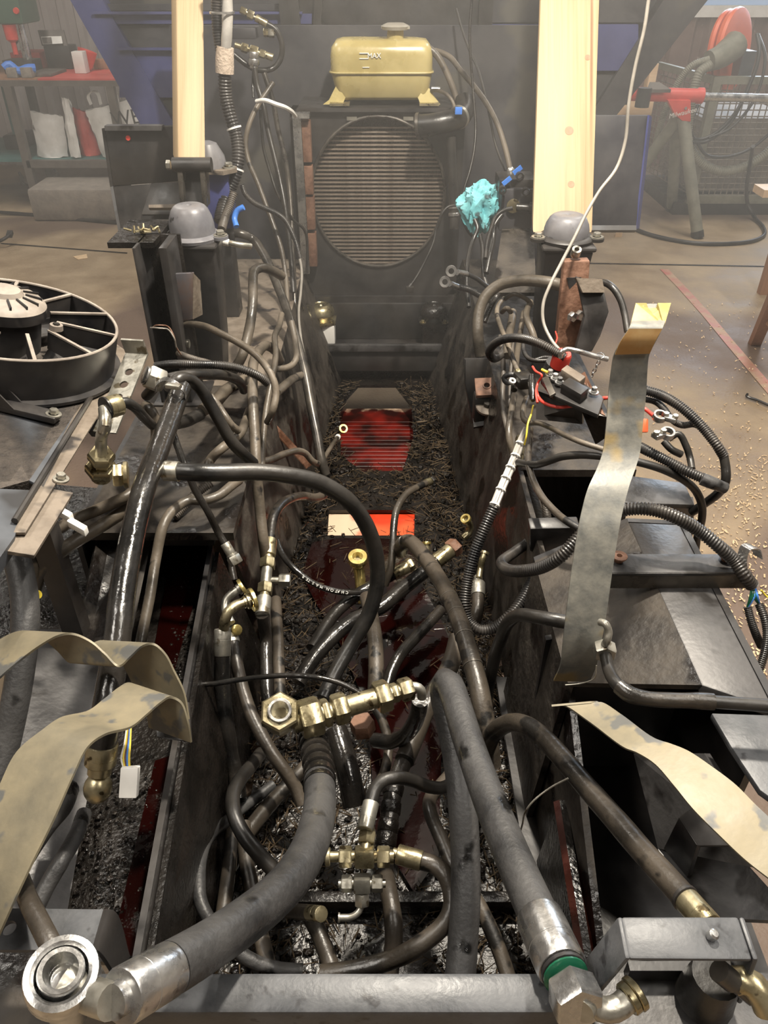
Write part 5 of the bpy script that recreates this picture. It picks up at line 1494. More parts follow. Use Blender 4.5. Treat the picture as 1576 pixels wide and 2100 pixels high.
bm = BM(); lathe(bm, eye - ea * 0.02, -ea, [(0, R0 * 0.88), (0.02, R0 * 0.66), (0.07, R0 * 0.6)], 28); mk('eye_shank', bm, M['silver'], T)
bm = BM(); tube(bm, [tip - (tip - eye) * 0.02, (tip + eye) / 2 - V((0, 0, 0.012)), eye - V((0, 0, 0.012))], r * 0.62, 16); mk('neck', bm, M['zinc'], T)

# right thick hose with green seal
T, p, r = hose('suction_hose', 'thick doubled-over grey hose with bright ferrule and green seal at the cross beam',
     [(944, 2010, .50), (950, 1930, .52), (955, 1850, .55), (955, 1760, .58), (950, 1660, .62), (938, 1560, .65), (922, 1480, .68), (910, 1425, .705), (910, 1400, .725), (921, 1402, .735), (936, 1440, .745), (956, 1505, .755), (982, 1580, .77), (1012, 1660, .79), (1045, 1740, .81), (1080, 1822, .83), (1106, 1880, .845)], 56, 'g', seg=24, wob=0.005,
     end=[('ferrule', 3.1, 1.16, 'v'), ('collar', 0.25, 1.05, 'k')], key='grn')
tip = HOSES['grn'][4]
dd = (p[-1] - p[-3]).normalized()
bm = BM(); lathe(bm, tip, dd, [(0, r * .9), (0.001, r * 1.02), (0.003, r * 1.02), (0.006, r * .8)], 24); mk('green_seal', bm, M['greenpl'], T)
e2_ = chain(T, tip + dd * 0.006, dd, r, [('neck', .25, .6, 'v'), ('nut', 1.35, 1.15, 'v')])
bm = BM(); pth = [e2_, P(1208, 2052, z=e2_.z - 0.006), P(1235, 2070, z=e2_.z - 0.012), P(1265, 2068, z=e2_.z - 0.012), P(1285, 2052, z=e2_.z - 0.010)]
tube(bm, pth, r * 0.52, 16); mk('elbow', bm, M['zinc'], T)
chain(T, pth[-1], pth[-1] - pth[-2], r, [('collar', .35, .68, 'b'), ('collar', .3, .74, 'b')])
# centre right hoses
T, p, r = hose('hydraulic_hose', 'long tan spiral-wrapped hose with an elbow running down the battery side of the bay',
     [(822, 1130, .42), (826, 1116, .47), (840, 1110, .50), (860, 1128, .52), (887, 1165, .54), (918, 1218, .57), (940, 1267, .59), (956, 1315, .60), (969, 1360, .60), (983, 1413, .59), (993, 1467, .57), (1002, 1520, .54), (1008, 1570, .50)], 37, 'd', key='long', seg=18)
for f in (0.10, 0.34, 0.5, 0.58, 0.68, 0.78):
    i = int(f * (len(p) - 1)); bm = BM(); ring(bm, p[i], p[i + 1] - p[i], r * 1.05, r * 0.96, 0.003, 20); mk('wrap_seam', bm, M['steelpipe'], T)
T, p, r = hose('hydraulic_hose', 'black hose with a rusty nut and tall gold-ringed elbow crossing the oil pool',
     [(612, 1400, .33), (627, 1375, .34), (667, 1322, .36), (722, 1274, .38), (780, 1246, .40), (822, 1211, .41), (868, 1174, .42), (894, 1153, .43)], 31, 'w', end=[('ferrule', 2.9, 1.08, 'b'), ('nut', 1.3, 1.35, 'ru')], key='gl', seg=16)
elbow(T, [(950, 1104, .47), (962, 1092, .48), (964, 1078, .50), (957, 1066, .525)], 15, 'b', tip=[('ring', .9, 1.45, 'G')])
T, p, r = hose('hydraulic_hose', 'black hose with a small gold-ringed elbow beside the bent elbow hose',
     [(640, 1330, .32), (690, 1255, .33), (740, 1215, .34), (775, 1195, .35), (806, 1178, .36)], 25, 'w', end=[('ferrule', 2.9, 1.12, 'b'), ('nut', 1.0, 1.25, 'b')])
elbow(T, [(858, 1152, .38), (870, 1140, .39), (876, 1126, .40), (876, 1116, .41)], 13, 'b', tip=[('ring', .8, 1.4, 'G')])
T, p, r = hose('hydraulic_hose', 'brown hose with a pale ferrule behind the loose conduit',
     [(968, 1300, .40), (974, 1275, .42), (980, 1250, .44), (981, 1222, .45)], 26, 'd', end=[('ferrule', 2.6, 1.15, 'z'), ('neck', 1.2, .7, 'z')])
elbow(T, [(983, 1185, .47), (986, 1165, .48), (990, 1148, .50), (994, 1136, .51)], 13, 'b', tip=[('ring', .8, 1.4, 'b')])
T, p, r = hose('hydraulic_hose', 'slim brown hose with a crimped end standing over the square floor opening',
     [(790, 1200, .36), (802, 1165, .40), (806, 1120, .44), (808, 1080, .47), (814, 1045, .49), (832, 1015, .50), (855, 1000, .49), (874, 991, .48)], 15, 'd', end=[('ferrule', 2.4, 1.2, 'b'), ('nut', 1.2, 1.3, 'k')])
hose('hydraulic_hose', 'brown hose crossing from the long wrapped hose down behind the gold union',
     [(938, 1310, .46), (930, 1345, .46), (917, 1380, .46), (895, 1415, .45), (870, 1465, .44), (848, 1518, .43), (830, 1560, .43)], 38, 'd', seg=16)
hose('hydraulic_hose', 'brown hose hanging straight down past the lettered hose',
     [(752, 1225, .38), (763, 1270, .41), (770, 1320, .42), (772, 1370, .41), (770, 1430, .38)], 32, 'd', seg=16)
hose('hydraulic_hose', 'narrow wet hose slanting over the oil pool to the union row',
     [(905, 1250, .36), (880, 1278, .36), (850, 1310, .36), (820, 1345, .36), (802, 1380, .35), (794, 1410, .34)], 25, 'w')
T, p, r = hose('hydraulic_hose', 'black taped hose with glossy collars going down to the cross fitting',
     [(842, 1530, .42), (825, 1570, .42), (808, 1618, .42), (800, 1673, .41), (792, 1728, .40), (788, 1780, .38)], 38, 'w', key='collars', seg=18)
for f in (0.42, 0.55, 0.68, 0.8):
    i = int(f * (len(p) - 1)); bm = BM(); d = p[i + 1] - p[i]; lathe(bm, p[i], d, [(0, r * 1.0), (0.003, r * 1.12), (0.022, r * 1.12), (0.025, r)], 22); mk('glossy_collar', bm, M['blackwet'], T)
hose('hydraulic_hose', 'black taped hose behind the thick wrapped hose neck',
     [(690, 1500, .50), (705, 1550, .49), (718, 1600, .47), (728, 1650, .44)], 50, 'w', seg=18)
hose('hydraulic_hose', 'brown hose passing down behind the cross fitting',
     [(762, 1440, .36), (785, 1480, .36), (797, 1530, .36), (790, 1580, .35), (770, 1620, .34)], 20, 'd')
hose('hydraulic_hose', 'dusty hose rising from under the grey cross beam behind the cross fitting',
     [(800, 1990, .36), (808, 1930, .40), (806, 1880, .42), (798, 1830, .42), (790, 1790, .40)], 38, 'd', seg=16)
hose('hydraulic_hose', 'brown kinked hose beside the cross fitting going under the grey cross beam',
     [(940, 1570, .44), (905, 1610, .46), (882, 1640, .47), (884, 1670, .48), (905, 1720, .48), (932, 1780, .47), (968, 1830, .46), (1000, 1890, .45), (1025, 1950, .44), (1045, 2010, .43)], 30, 'd', seg=16)
# cross fitting
CX = thing('cross_fitting', 'gold four-way cross fitting with hex nuts near the grey cross beam', 'pipe fitting', P(750, 1790, z=.46))
cpt = P(748, 1757, z=.55)
ux = pxm(20, cpt)
bm = BM(); obox(bm, cpt, RIGHT * ux, UP * ux * 0.9, FWD * ux * 0.9); mk('body', bm, M['brass'], CX, bevel=0.003)
dU = (P(757, 1690, z=.56) - P(748, 1757, z=.55)).normalized()
ft = chain(CX, cpt + dU * ux * .6, dU, ux, [('neck', .7, .6, 'b'), ('nut', 1.2, .95, 'b'), ('neck', .4, .7, 'b')])
chain(CX, cpt + RIGHT * ux * .8, RIGHT, ux, [('neck', .5, .6, 'b'), ('nut', 1.3, 1.05, 'b'), ('neck', .4, .7, 'b')])
chain(CX, cpt - RIGHT * ux * .8, -RIGHT, ux, [('neck', .5, .6, 'b'), ('nut', 1.3, 1.05, 'b'), ('neck', .9, .55, 'b'), ('collar', .5, .9, 'b')])
c2_ = P(743, 1812, z=.52)
T2 = thing('tee_fitting', 'zinc tee fitting with three hex nuts below the gold cross fitting', 'pipe fitting', P(743, 1830, z=.48))
bm = BM(); obox(bm, c2_, RIGHT * ux * .85, UP * ux * .8, FWD * ux * .8); mk('body', bm, M['zinc'], T2, bevel=0.003)
for sgn in (-1, 1): chain(T2, c2_ + RIGHT * sgn * ux * .8, RIGHT * sgn, ux, [('neck', .2, .5, 'z'), ('nut', 1.1, .85, 'z'), ('neck', .3, .4, 'z')])
e3 = chain(T2, c2_ - UP * ux * .7, -UP, ux, [('neck', .2, .5, 'z'), ('nut', 1.3, .8, 'z')])
zz_ = e3.z
elbow(T2, [(741, 1852, zz_), (737, 1868, zz_ - .005), (722, 1880, zz_ - .008), (698, 1882, zz_ - .008)], 14, 'z', tip=[('collar', .6, 1.4, 'z')])
T, p, r = hose('hydraulic_hose', 'hose hidden behind the thick grey hose with a brass ferrule below the tee',
     [(560, 1862, .40), (600, 1868, .44), (636, 1872, zz_ - .008)], 30, 'd', end=[('ferrule', 3.2, 1.0, 'b')])
T, p, r = hose('hydraulic_hose', 'black hose arching from the cross fitting to the doubled grey hose',
     [(940, 1590, .50), (925, 1608, .52), (905, 1616, .535), (875, 1612, .55), (845, 1600, .57), (815, 1595, .585), (788, 1600, .59), (770, 1618, .585), (762, 1645, .58)], 27, 'r',
     end=[('ferrule', 4.0, 1.2, 'z')], seg=16)
T, p, r = hose('hydraulic_hose', 'brown hose curling from a brass ferrule at the cross fitting under the grey cross beam',
     [(866, 1766, .55), (890, 1773, .55), (912, 1792, .55), (925, 1825, .54), (926, 1865, .53), (910, 1897, .52), (875, 1928, .51), (833, 1955, .50), (780, 1976, .49), (720, 1990, .48), (660, 1998, .47)], 37, 'd',
     start=[('ferrule', 3.0, 1.14, 'b'), ('neck', .5, .6, 'b')], seg=18)
# right loop going to the handle bracket
T, p, r = hose('hydraulic_hose', 'thick dusty hose looping over the battery-side recess to a brass ferrule under the handle bracket',
     [(990, 1570, .50), (998, 1535, .55), (1016, 1500, .60), (1046, 1482, .64), (1080, 1487, .67), (1112, 1510, .69), (1145, 1545, .71), (1209, 1620, .74), (1263, 1681, .76), (1316, 1743, .78), (1369, 1801, .80), (1402, 1838, .81)], 42, 'd',
     end=[('collar', .35, 1.06, 'k'), ('ferrule', 2.6, .98, 'b')], seg=18)
hose('hydraulic_hose', 'black hose bent over the battery-side bay wall behind the tall strap',
     [(1175, 1278, .80), (1130, 1270, .80), (1095, 1264, .79), (1066, 1261, .77), (1043, 1276, .73), (1028, 1310, .67), (1015, 1350, .61), (1005, 1395, .55), (998, 1440, .49)], 27, 'r', seg=16)
T, p, r = hose('hydraulic_hose', 'hose with worn sleeve and hex nut lying across the battery-side deck',
     [(1243, 1345, .85), (1250, 1375, .85), (1266, 1403, .86), (1292, 1424, .86), (1330, 1433, .86), (1375, 1436, .86), (1430, 1437, .86), (1490, 1441, .86), (1560, 1446, .86), (1640, 1452, .86)], 27, 'r', start=[('nut', 2.3, 1.9, 'z')], key='decknut', seg=16)
tip = HOSES['decknut'][3]
bm = BM(); tube(bm, [tip, P(1246, 1312, z=.89), P(1249, 1296, z=.90), P(1243, 1280, z=.91), P(1232, 1276, z=.905)], r * 0.62, 14); mk('elbow', bm, M['zinc'], T)
i0 = int(len(p) * .22); bm = BM(); tube(bm, [p[i0 + k * 3] for k in range(8)], r * 1.22, 16, wob=0.05); mk('sleeve', bm, M['rubberdust'], T)
# loose conduits
T, p, r = hose('corrugated_conduit', 'loose ribbed black conduit with taped silver wires hanging in a hook shape',
     [(1013, 1040, .74), (993, 1086, .70), (972, 1139, .65), (959, 1192, .60), (954, 1240, .56), (962, 1274, .53), (985, 1292, .52), (1015, 1287, .53), (1047, 1262, .56), (1073, 1228, .58), (1092, 1190, .60)], 24, 'c', corr=CO, cat='conduit', key='hook')
wpts = place([(1013, 1040, .74), (1026, 1008, .76), (1042, 972, .78), (1058, 935, .80), (1070, 905, .82), (1082, 880, .84)])
for i in range(5):
    a = 2 * math.pi * i / 5
    off = RIGHT * math.cos(a) * 0.006 + UP * math.sin(a) * 0.006
    bm = BM(); tube(bm, [q_ + off for q_ in wpts], 0.0042, 8); mk('wire_core', bm, M['tape'], T)
pw = resample(cr(wpts, 12), 0.002)
for f in (0.02, 0.2, 0.36, 0.5, 0.66, 0.82):
    i = int(f * (len(pw) - 2)); bm = BM(); ring(bm, pw[i], pw[i + 1] - pw[i], 0.0118, 0.0095, 0.004, 18); mk('cable_tie', bm, M['white'], T)
hose('corrugated_conduit', 'big glossy ribbed conduit passing under the tall strap and over the battery-side deck',
     [(1084, 1112, .62), (1055, 1133, .64), (1030, 1152, .67), (1040, 1168, .72), (1070, 1171, .77), (1113, 1163, .81), (1153, 1139, .85), (1190, 1100, .88), (1230, 1064, .90), (1279, 1046, .92), (1316, 1043, .93), (1356, 1049, .93), (1396, 1065, .92), (1436, 1089, .90), (1476, 1121, .88), (1503, 1146, .86), (1528, 1180, .84), (1543, 1200, .82)], 28, 'c', corr=CO, cat='conduit', seg=16)
for i, (pts, lab) in enumerate((([(1534, 1245, .79), (1542, 1275, .77), (1551, 1300, .75), (1562, 1325, .72)], 'short ribbed conduit end with green wires'),
                                ([(1558, 1240, .79), (1568, 1265, .78), (1574, 1300, .76), (1570, 1335, .74), (1556, 1380, .71)], 'curved ribbed conduit branch with green wires beside the deck'))):
    T, p, r = hose('corrugated_conduit', lab, pts, 17 + i, 'c', corr=CO, cat='conduit', key='br%d' % i)
    for k in range(3):
        bm = BM(); tube(bm, [P(1543 + k * 2, 1198, z=.82), P(1546 + k * 4 - 6 * (1 - i), 1222, z=.81), p[0]], 0.0022, 6); mk('wire_core', bm, M['greenpl' if k < 2 else 'bluepl'], T)
hose('wire', 'orange wire leaving the deck edge conduit', [(1562, 1210, .80), (1570, 1220, .79), (1590, 1235, .78)], 4, 'y', cat='wire', seg=6)

# ------------------------------------------------------------------ hoses beside the radiator (left)
Y = 'y'
hose('hydraulic_hose', 'thin rusty brown hose hanging in a bow beside the radiator rail',
     [(560, 170, 2.95), (549, 186, 2.93), (531, 213, 2.90), (512, 253, 2.86), (504, 293, 2.84), (510, 330, 2.82), (528, 373, 2.78), (544, 416, 2.74), (560, 459, 2.70), (576, 507, 2.66), (585, 555, 2.62), (589, 605, 2.55), (590, 650, 2.48)], 10, 'd', Y)
hose('hydraulic_hose', 'black hose hanging from the brass couplings down to the radiator rail',
     [(522, 140, 2.95), (528, 175, 2.94), (540, 215, 2.92), (550, 267, 2.90), (563, 320, 2.87), (574, 368, 2.84), (584, 420, 2.80), (592, 480, 2.76), (598, 540, 2.72), (602, 600, 2.66)], 11, 'r', Y)
hose('hydraulic_hose', 'straight grey hose close to the galvanised radiator rail',
     [(542, 150, 2.98), (560, 208, 2.96), (571, 267, 2.94), (584, 320, 2.92), (592, 373, 2.90), (597, 430, 2.86), (600, 500, 2.80), (603, 570, 2.74), (606, 640, 2.66), (612, 700, 2.56)], 10, 's', Y, cat='pipe')
hose('cable', 'thin kinked black cable beside the galvanised radiator rail',
     [(534, 225, 2.88), (537, 265, 2.87), (541, 305, 2.86), (555, 355, 2.84), (568, 395, 2.82), (586, 426, 2.82), (603, 453, 2.84), (622, 468, 2.86), (629, 485, 2.87), (630, 560, 2.85)], 6, 'r', Y, cat='cable')
hose('cable', 'grey speedometer cable hanging along the slanting steel tube',
     [(600, 490, 2.80), (612, 520, 2.78), (619, 555, 2.74), (617, 600, 2.68), (613, 640, 2.62), (617, 690, 2.56), (627, 742, 2.48)], 6, 'gc', Y, corr=0.1, cat='cable', seg=8)
hose('corrugated_conduit', 'ribbed black conduit swinging from the domed cab post to the radiator rail',
     [(496, 378, 2.62), (503, 398, 2.62), (520, 415, 2.62), (544, 427, 2.63), (568, 438, 2.64), (585, 452, 2.65), (599, 477, 2.65), (608, 500, 2.65), (616, 530, 2.64)], 11, 'c', Y, corr=CO, cat='conduit', seg=10)
T, p, r = hose('corrugated_conduit', 'thick ribbed black conduit with tape wraps hanging beside the narrow timber stud',
     [(461, 150, 2.62), (463, 195, 2.62), (473, 240, 2.61), (485, 280, 2.60), (489, 318, 2.58), (483, 358, 2.56), (470, 392, 2.54), (458, 425, 2.50), (452, 455, 2.46)], 27, 'c', Y, corr=CO, cat='conduit', key='thickc')
bm = BM(); tube(bm, place([(462, 96, 2.62), (461, 120, 2.62), (461, 150, 2.62)], Y), r * 1.25, 16, wob=0.05); mk('tape_wrap', bm, M['clothtape'], T)
bm = BM(); tube(bm, place([(444, -60, 2.64), (444, 0, 2.64), (446, 60, 2.63), (453, 105, 2.62)], Y), r * 0.8, 12, corr=CO); mk('upper_conduit', bm, M['conduit'], T)
bm = BM(); tube(bm, place([(468, -60, 2.62), (467, 0, 2.62), (466, 60, 2.61), (463, 105, 2.61)], Y), r * 0.75, 12, wob=0.06); mk('clear_sleeve', bm, M['tape'], T)
for f in (0.33, 0.6):
    i = int(f * (len(p) - 2)); bm = BM(); ring(bm, p[i], p[i + 1] - p[i], r * 1.14, r * 1.0, 0.006, 18); mk('cable_tie', bm, M['white'], T)
i = 2
bm = BM(); ring(bm, P(456, 28, y=2.62), V((0, 0, 1)), r * 1.75, r * 1.6, 0.006, 24); mk('clamp_band', bm, M['silver'], T)
hose('corrugated_conduit', 'short dusty ribbed conduit behind the thick conduit end',
     [(480, 395, 2.50), (472, 420, 2.48), (462, 445, 2.45), (455, 470, 2.40)], 18, 'cd', Y, corr=CO, cat='conduit')
hose('hydraulic_hose', 'blue striped hose bend behind the domed cab post',
     [(500, 425, 2.5), (487, 432, 2.5), (481, 448, 2.49), (485, 465, 2.47)], 12, 'bl', Y)
T, p, r = hose('hydraulic_hose', 'looped black hose with gold couplings high beside the cab',
     [(548, 49, 3.05), (565, 60, 3.05), (578, 88, 3.05), (576, 120, 3.05), (560, 140, 3.04), (533, 144, 3.02), (507, 133, 3.0), (480, 112, 3.0)], 11, 'r', Y, start=[('ferrule', 4.4, 1.25, 'b'), ('neck', .8, .7, 'b'), ('nut', 2.2, 1.5, 'b'), ('neck', .6, .8, 'b'), ('nut', 2.2, 1.2, 'b')])
T = thing('coupling_block', 'cluster of gold couplings and a steel quick coupler beside the cab', 'pipe fitting', P(515, 120, y=3.0))
r9 = 0.011
chain(T, P(482, 92, y=3.0), P(560, 118, y=3.0) - P(482, 92, y=3.0), r9, [('neck', 2, .8, 'b'), ('nut', 2, 1.3, 'b'), ('neck', .7, .8, 'b'), ('nut', 2.4, 1.5, 'b'), ('neck', .7, .8, 'b'), ('nut', 1.6, 1.2, 'b'), ('ferrule', 2.5, 1, 'b')])
chain(T, P(521, 106, y=2.98), P(521, 150, y=2.98) - P(521, 106, y=2.98), r9, [('collar', 1.6, 1.55, 'v'), ('neck', .2, 1.3, 'k'), ('collar', 1.8, 1.75, 'v'), ('collar', .8, 1.3, 'v')])
bm = BM(); box(bm, (P(478, 60, y=3.1).x, 3.05, P(500, 78, y=3.1).z), (P(528, 60, y=3.1).x, 3.16, P(500, 55, y=3.1).z)); mk('valve_block', bm, M['cabdark'], T, bevel=0.003)
chain(T, P(541, 67, y=3.05), RIGHT, r9, [('nut', 1.5, 1.2, 'b'), ('nut', 1.8, 1.4, 'z'), ('neck', .8, .6, 'z')])
bm = BM(); tube(bm, place([(520, 150, 2.97), (519, 180, 2.95), (520, 200, 2.94)], Y), 0.005, 8); mk('hose_tail', bm, M['rubber'], T)
# zip tie
bm = BM(); tube(bm, place([(526, 208, 2.86), (545, 206, 2.84), (565, 213, 2.84), (585, 220, 2.86), (600, 230, 2.90), (606, 238, 2.94)], Y), 0.007, 8); mk('cable_tie', bm, M['white'], None, 'white cable tie strung between the hoses and the radiator rail', 'cable tie')
T, p, r = hose('hydraulic_hose', 'dull hose with two gold-tipped ends beside the domed cab post',
     [(470, 498, 2.2), (490, 502, 2.2), (515, 505, 2.22)], 12, 'z', Y, start=[('collar', 2.0, 1.2, 'wh')])

# ------------------------------------------------------------------ hoses beside the radiator (right)
T, p, r = hose('radiator_hose', 'fat black radiator hose with a steel clamp and blue tab', [(862, 258, 2.97), (885, 256, 2.96), (915, 250, 2.96), (938, 243, 2.98), (952, 230, 3.02), (954, 205, 3.06)], 42, 'r', Y, key='rad', seg=20)
i = int(0.62 * (len(p) - 1)); bm = BM(); ring(bm, p[i], p[i + 1] - p[i], r * 1.08, r * 0.98, 0.014, 24); mk('clamp', bm, M['zinc'], T)
bm = BM(); obox(bm, P(941, 227, y=2.93), V((0.012, 0, 0)), V((0, 0.006, 0)), V((0, 0, 0.011))); mk('clamp_tab', bm, M['bluepl'], T, bevel=0.001)
bm = BM(); ring(bm, p[0], p[0] - p[2], r * 1.2, r * 0.7, 0.012, 24); mk('end_flange', bm, M['steelpipe'], T)
hose('radiator_hose', 'straight black coolant pipe with two clamps beside the round radiator opening', [(925, 280, 2.98), (927, 330, 2.97), (930, 380, 2.96), (931, 420, 2.95)], 20, 'r', Y, end=[('collar', .7, 1.15, 'v'), ('neck', .8, .9, 'r'), ('collar', .7, 1.15, 'v'), ('neck', 2.5, .9, 'k')])
hose('coolant_hose', 'brown hose leaving the tank cap and dropping behind the radiator hose',
     [(830, 92, 3.10), (850, 90, 3.10), (872, 94, 3.10), (895, 112, 3.09), (912, 140, 3.08), (926, 172, 3.07), (938, 205, 3.06), (944, 220, 3.05)], 13, 'd', Y)
hose('coolant_hose', 'long slim hose arching from the tank toward the dark pump block',
     [(893, 104, 3.15), (906, 108, 3.13), (925, 119, 3.10), (945, 144, 3.06), (972, 176, 3.00), (999, 213, 2.94), (1020, 253, 2.88), (1036, 301, 2.82), (1047, 347, 2.76)], 11, 'd', Y, end=[('collar', 1.4, 1.4, 'v')])
hose('coolant_hose', 'thin hose from the tank outlet to the radiator hose',
     [(885, 186, 3.08), (900, 186, 3.05), (916, 193, 3.02), (928, 207, 3.0), (934, 224, 2.99)], 7, 'd', Y)
hose('cable', 'thin spiral cable hanging from the cab to the turquoise rag',
     [(969, -40, 3.0), (968, 0, 2.99), (964, 60, 2.97), (965, 110, 2.95), (969, 160, 2.93), (973, 213, 2.90), (976, 260, 2.87), (973, 307, 2.83), (964, 350, 2.79), (953, 387, 2.76), (948, 418, 2.74), (948, 445, 2.72), (958, 470, 2.70), (972, 488, 2.66)], 6, 'c', Y, corr=0.25, cat='cable', seg=8)
hose('cable', 'straight black cable crossing behind the long slim hose',
     [(936, 18, 3.3), (948, 60, 3.25), (962, 100, 3.2), (980, 140, 3.1), (993, 185, 3.02), (1005, 240, 2.95), (1018, 300, 2.88), (1038, 352, 2.8)], 5, 'r', Y, cat='cable', seg=8)
T, p, r = hose('cable', 'loose thin cable with a small plug hanging across the radiator opening',
     [(940, 421, 2.86), (920, 424, 2.85), (906, 440, 2.84), (896, 467, 2.83), (890, 495, 2.81), (880, 520, 2.79), (866, 548, 2.77), (852, 572, 2.75), (844, 583, 2.74)], 5, 'r', Y, cat='cable', end=[('neck', 4, 1.6, 'k')], seg=8)
bm = BM(); obox(bm, P(841, 594, y=2.73), V((0.014, 0, 0)), V((0, 0.008, 0)), V((0, 0, 0.012))); mk('plug', bm, M['rubber'], T, bevel=0.002)
# turquoise rag
bm = BM()
c0 = P(983, 422, y=2.66)
bmesh.ops.create_icosphere(bm, subdivisions=5, radius=1)
rng = random.Random(3)
bumps = [(V((rng.uniform(-1, 1), rng.uniform(-1, 1), rng.uniform(-1, 1))).normalized(), rng.uniform(-.34, .34), rng.uniform(3, 8)) for _ in range(22)]
from mathutils import noise as mn
for v in bm.verts:
    n_ = v.co.normalized()
    f = 1 + sum(a * math.exp(-k_ * (1 - n_.dot(b))) for b, a, k_ in bumps)
    f += 0.55 * (abs(mn.noise(V((n_.x * 2.2, n_.y * 2.2, n_.z * .9)) + V((4, 1, 0)))) - .2) * -1.6 + 0.16 * (abs(mn.noise(V((n_.x * 4.5, n_.y * 4.5, n_.z * 1.6)))) - .2) * -1.6
    co = n_ * f
    co.x *= 0.066; co.y *= 0.045; co.z *= 0.062
    if co.z < 0: co.x *= 1 + co.z * 5; co.z *= 1.25
    v.co = c0 + co
mk('rag', bm, M['rag'], None, 'crumpled turquoise rag stuffed into the pipe end beside the radiator', 'rag', sharp=28)
hose('hydraulic_hose', 'black hose leaving the rag and hanging down the bay wall',
     [(974, 450, 2.60), (980, 468, 2.58), (972, 490, 2.56), (964, 515, 2.52), (959, 548, 2.46), (958, 590, 2.40), (962, 630, 2.34)], 9, 'r', Y)
hose('corrugated_conduit', 'slim ribbed conduit falling from the rag to the battery wire bundle',
     [(985, 482, 2.56), (990, 505, 2.53), (991, 535, 2.48), (993, 565, 2.42), (1000, 590, 2.36)], 9, 'c', Y, corr=CO, cat='conduit', seg=10)
hose('corrugated_conduit', 'slim ribbed conduit curving from the pump housing to the battery wire bundle',
     [(1052, 427, 2.5), (1035, 431, 2.5), (1018, 444, 2.5), (1008, 468, 2.48), (1000, 495, 2.45), (996, 530, 2.4)], 9, 'c', Y, corr=CO, cat='conduit', seg=10)
hose('hydraulic_hose', 'dark hose hanging under the pump housing',
     [(1030, 440, 2.55), (1015, 462, 2.53), (1012, 490, 2.5), (1006, 520, 2.45), (998, 560, 2.4)], 11, 'r', Y)
# pump housing
T = thing('fuel_pump', 'dark pump block with hose stubs beside the wide board', 'pump', P(1075, 440, y=2.6))
bm = BM(); box(bm, (P(1028, 400, y=2.62).x, 2.60, P(1060, 470, y=2.62).z), (P(1096, 400, y=2.62).x, 2.70, P(1060, 385, y=2.62).z)); mk('block', bm, M['cabdark'], T, bevel=0.004)
bm = BM(); box(bm, (P(1022, 370, y=2.66).x, 2.62, P(1060, 384, y=2.66).z), (P(1096, 370, y=2.66).x, 2.74, P(1060, 362, y=2.66).z)); mk('top_plate', bm, M['black'], T, bevel=0.003)
for u, v in ((1030, 388), (1078, 392), (1066, 360)):
    bm = BM(); ring(bm, P(u, v, y=2.585), V((0, -1, 0)), 0.013, 0.008, 0.02, 16); mk('stub', bm, M['rubber'], T)
bm = BM(); lathe(bm, P(1053, 422, y=2.595), V((0, -1, 0)), [(0, 0.022), (0.006, 0.022), (0.008, 0.01)], 16); mk('gold_flange', bm, M['brass'], T)
bm = BM(); lathe(bm, P(1060, 425, y=2.58), V((1, -0.2, 0)), [(0, 0.012), (0.04, 0.012), (0.041, 0.018), (0.08, 0.018)], 14); mk('cable_gland', bm, M['rubber'], T)
for u, v in ((1062, 349), (1040, 371)):
    bm = BM(); obox(bm, P(u, v, y=2.60), V((0.012, 0, 0.010)), V((0, 0.004, 0)), V((-0.004, 0, 0.005))); mk('blue_clip', bm, M['bluepl'], T)
bm = BM(); plate(bm, [P(1030, 470, y=2.55), P(1096, 468, y=2.55), P(1100, 600, y=2.2), P(1010, 600, y=2.2)], 0.012); mk('mounting_plate', bm, M['dirty'], T)
# battery cable lugs
for i, (a, b, c, lab) in enumerate(((( 926, 556), (958, 562), (1000, 588), 'bare battery lug with a thin black cable'), ((913, 578), (940, 588), (985, 606), 'bare battery lug with a ribbed conduit'))):
    T, p, r = hose('battery_cable', lab + ' beside the engine mount', [(b[0], b[1], 2.32), ((b[0] + c[0]) / 2, (b[1] + c[1]) / 2 - 3, 2.34), (c[0], c[1], 2.36), (c[0] + 25, c[1] + 12, 2.36)], 9 + 4 * i, 'c', Y, cat='cable', corr=CO if i else 0, key='lug%d' % i, seg=10)
    ce = P(*a, y=2.28); ax = (CAM - ce).normalized()
    bm = BM(); ring(bm, ce, ax, 0.017, 0.0085, 0.004, 20); mk('lug_eye', bm, M['silver'], T)
    bm = BM(); d = p[0] - ce; lathe(bm, ce + d * 0.38, d, [(0, 0.009), (d.length * .62, 0.0085)], 12); mk('lug_barrel', bm, M['silver'], T)

# ------------------------------------------------------------------ right hose bundle
hose('hydraulic_hose', 'thick grey hose arching over the battery wire bundle from the rusty lug',
     [(1160, 590, .98), (1145, 583, 1.0), (1100, 576, 1.0), (1060, 576, .99), (1022, 586, .97), (995, 610, .94), (982, 645, .90), (981, 690, .85), (986, 730, .80)], 23, 'd', seg=16)
hose('hydraulic_hose', 'ribbed suction sleeve inside the grey arch',
     [(1022, 603, .92), (1012, 620, .91), (1002, 640, .89), (994, 660, .87)], 11, 'c', corr=0.2)
hose('corrugated_conduit', 'ribbed black conduit curling over the bundle to the red battery switch',
     [(1160, 733, .98), (1135, 719, .99), (1110, 706, 1.0), (1085, 697, 1.0), (1058, 693, .99), (1033, 696, .97), (1013, 707, .94), (1004, 722, .91), (1012, 735, .88), (1028, 728, .86), (1038, 712, .85)], 18, 'c', corr=CO, cat='conduit')
T, p, r = hose('cable', 'grey cable with a pale tip running down the battery wire bundle',
     [(1034, 612, .92), (1022, 628, .94), (1020, 645, .95), (1028, 672, .95), (1041, 704, .95), (1052, 735, .94), (1062, 760, .93)], 10, 'd', cat='cable', end=[('collar', 2.2, 1.2, 'b')])
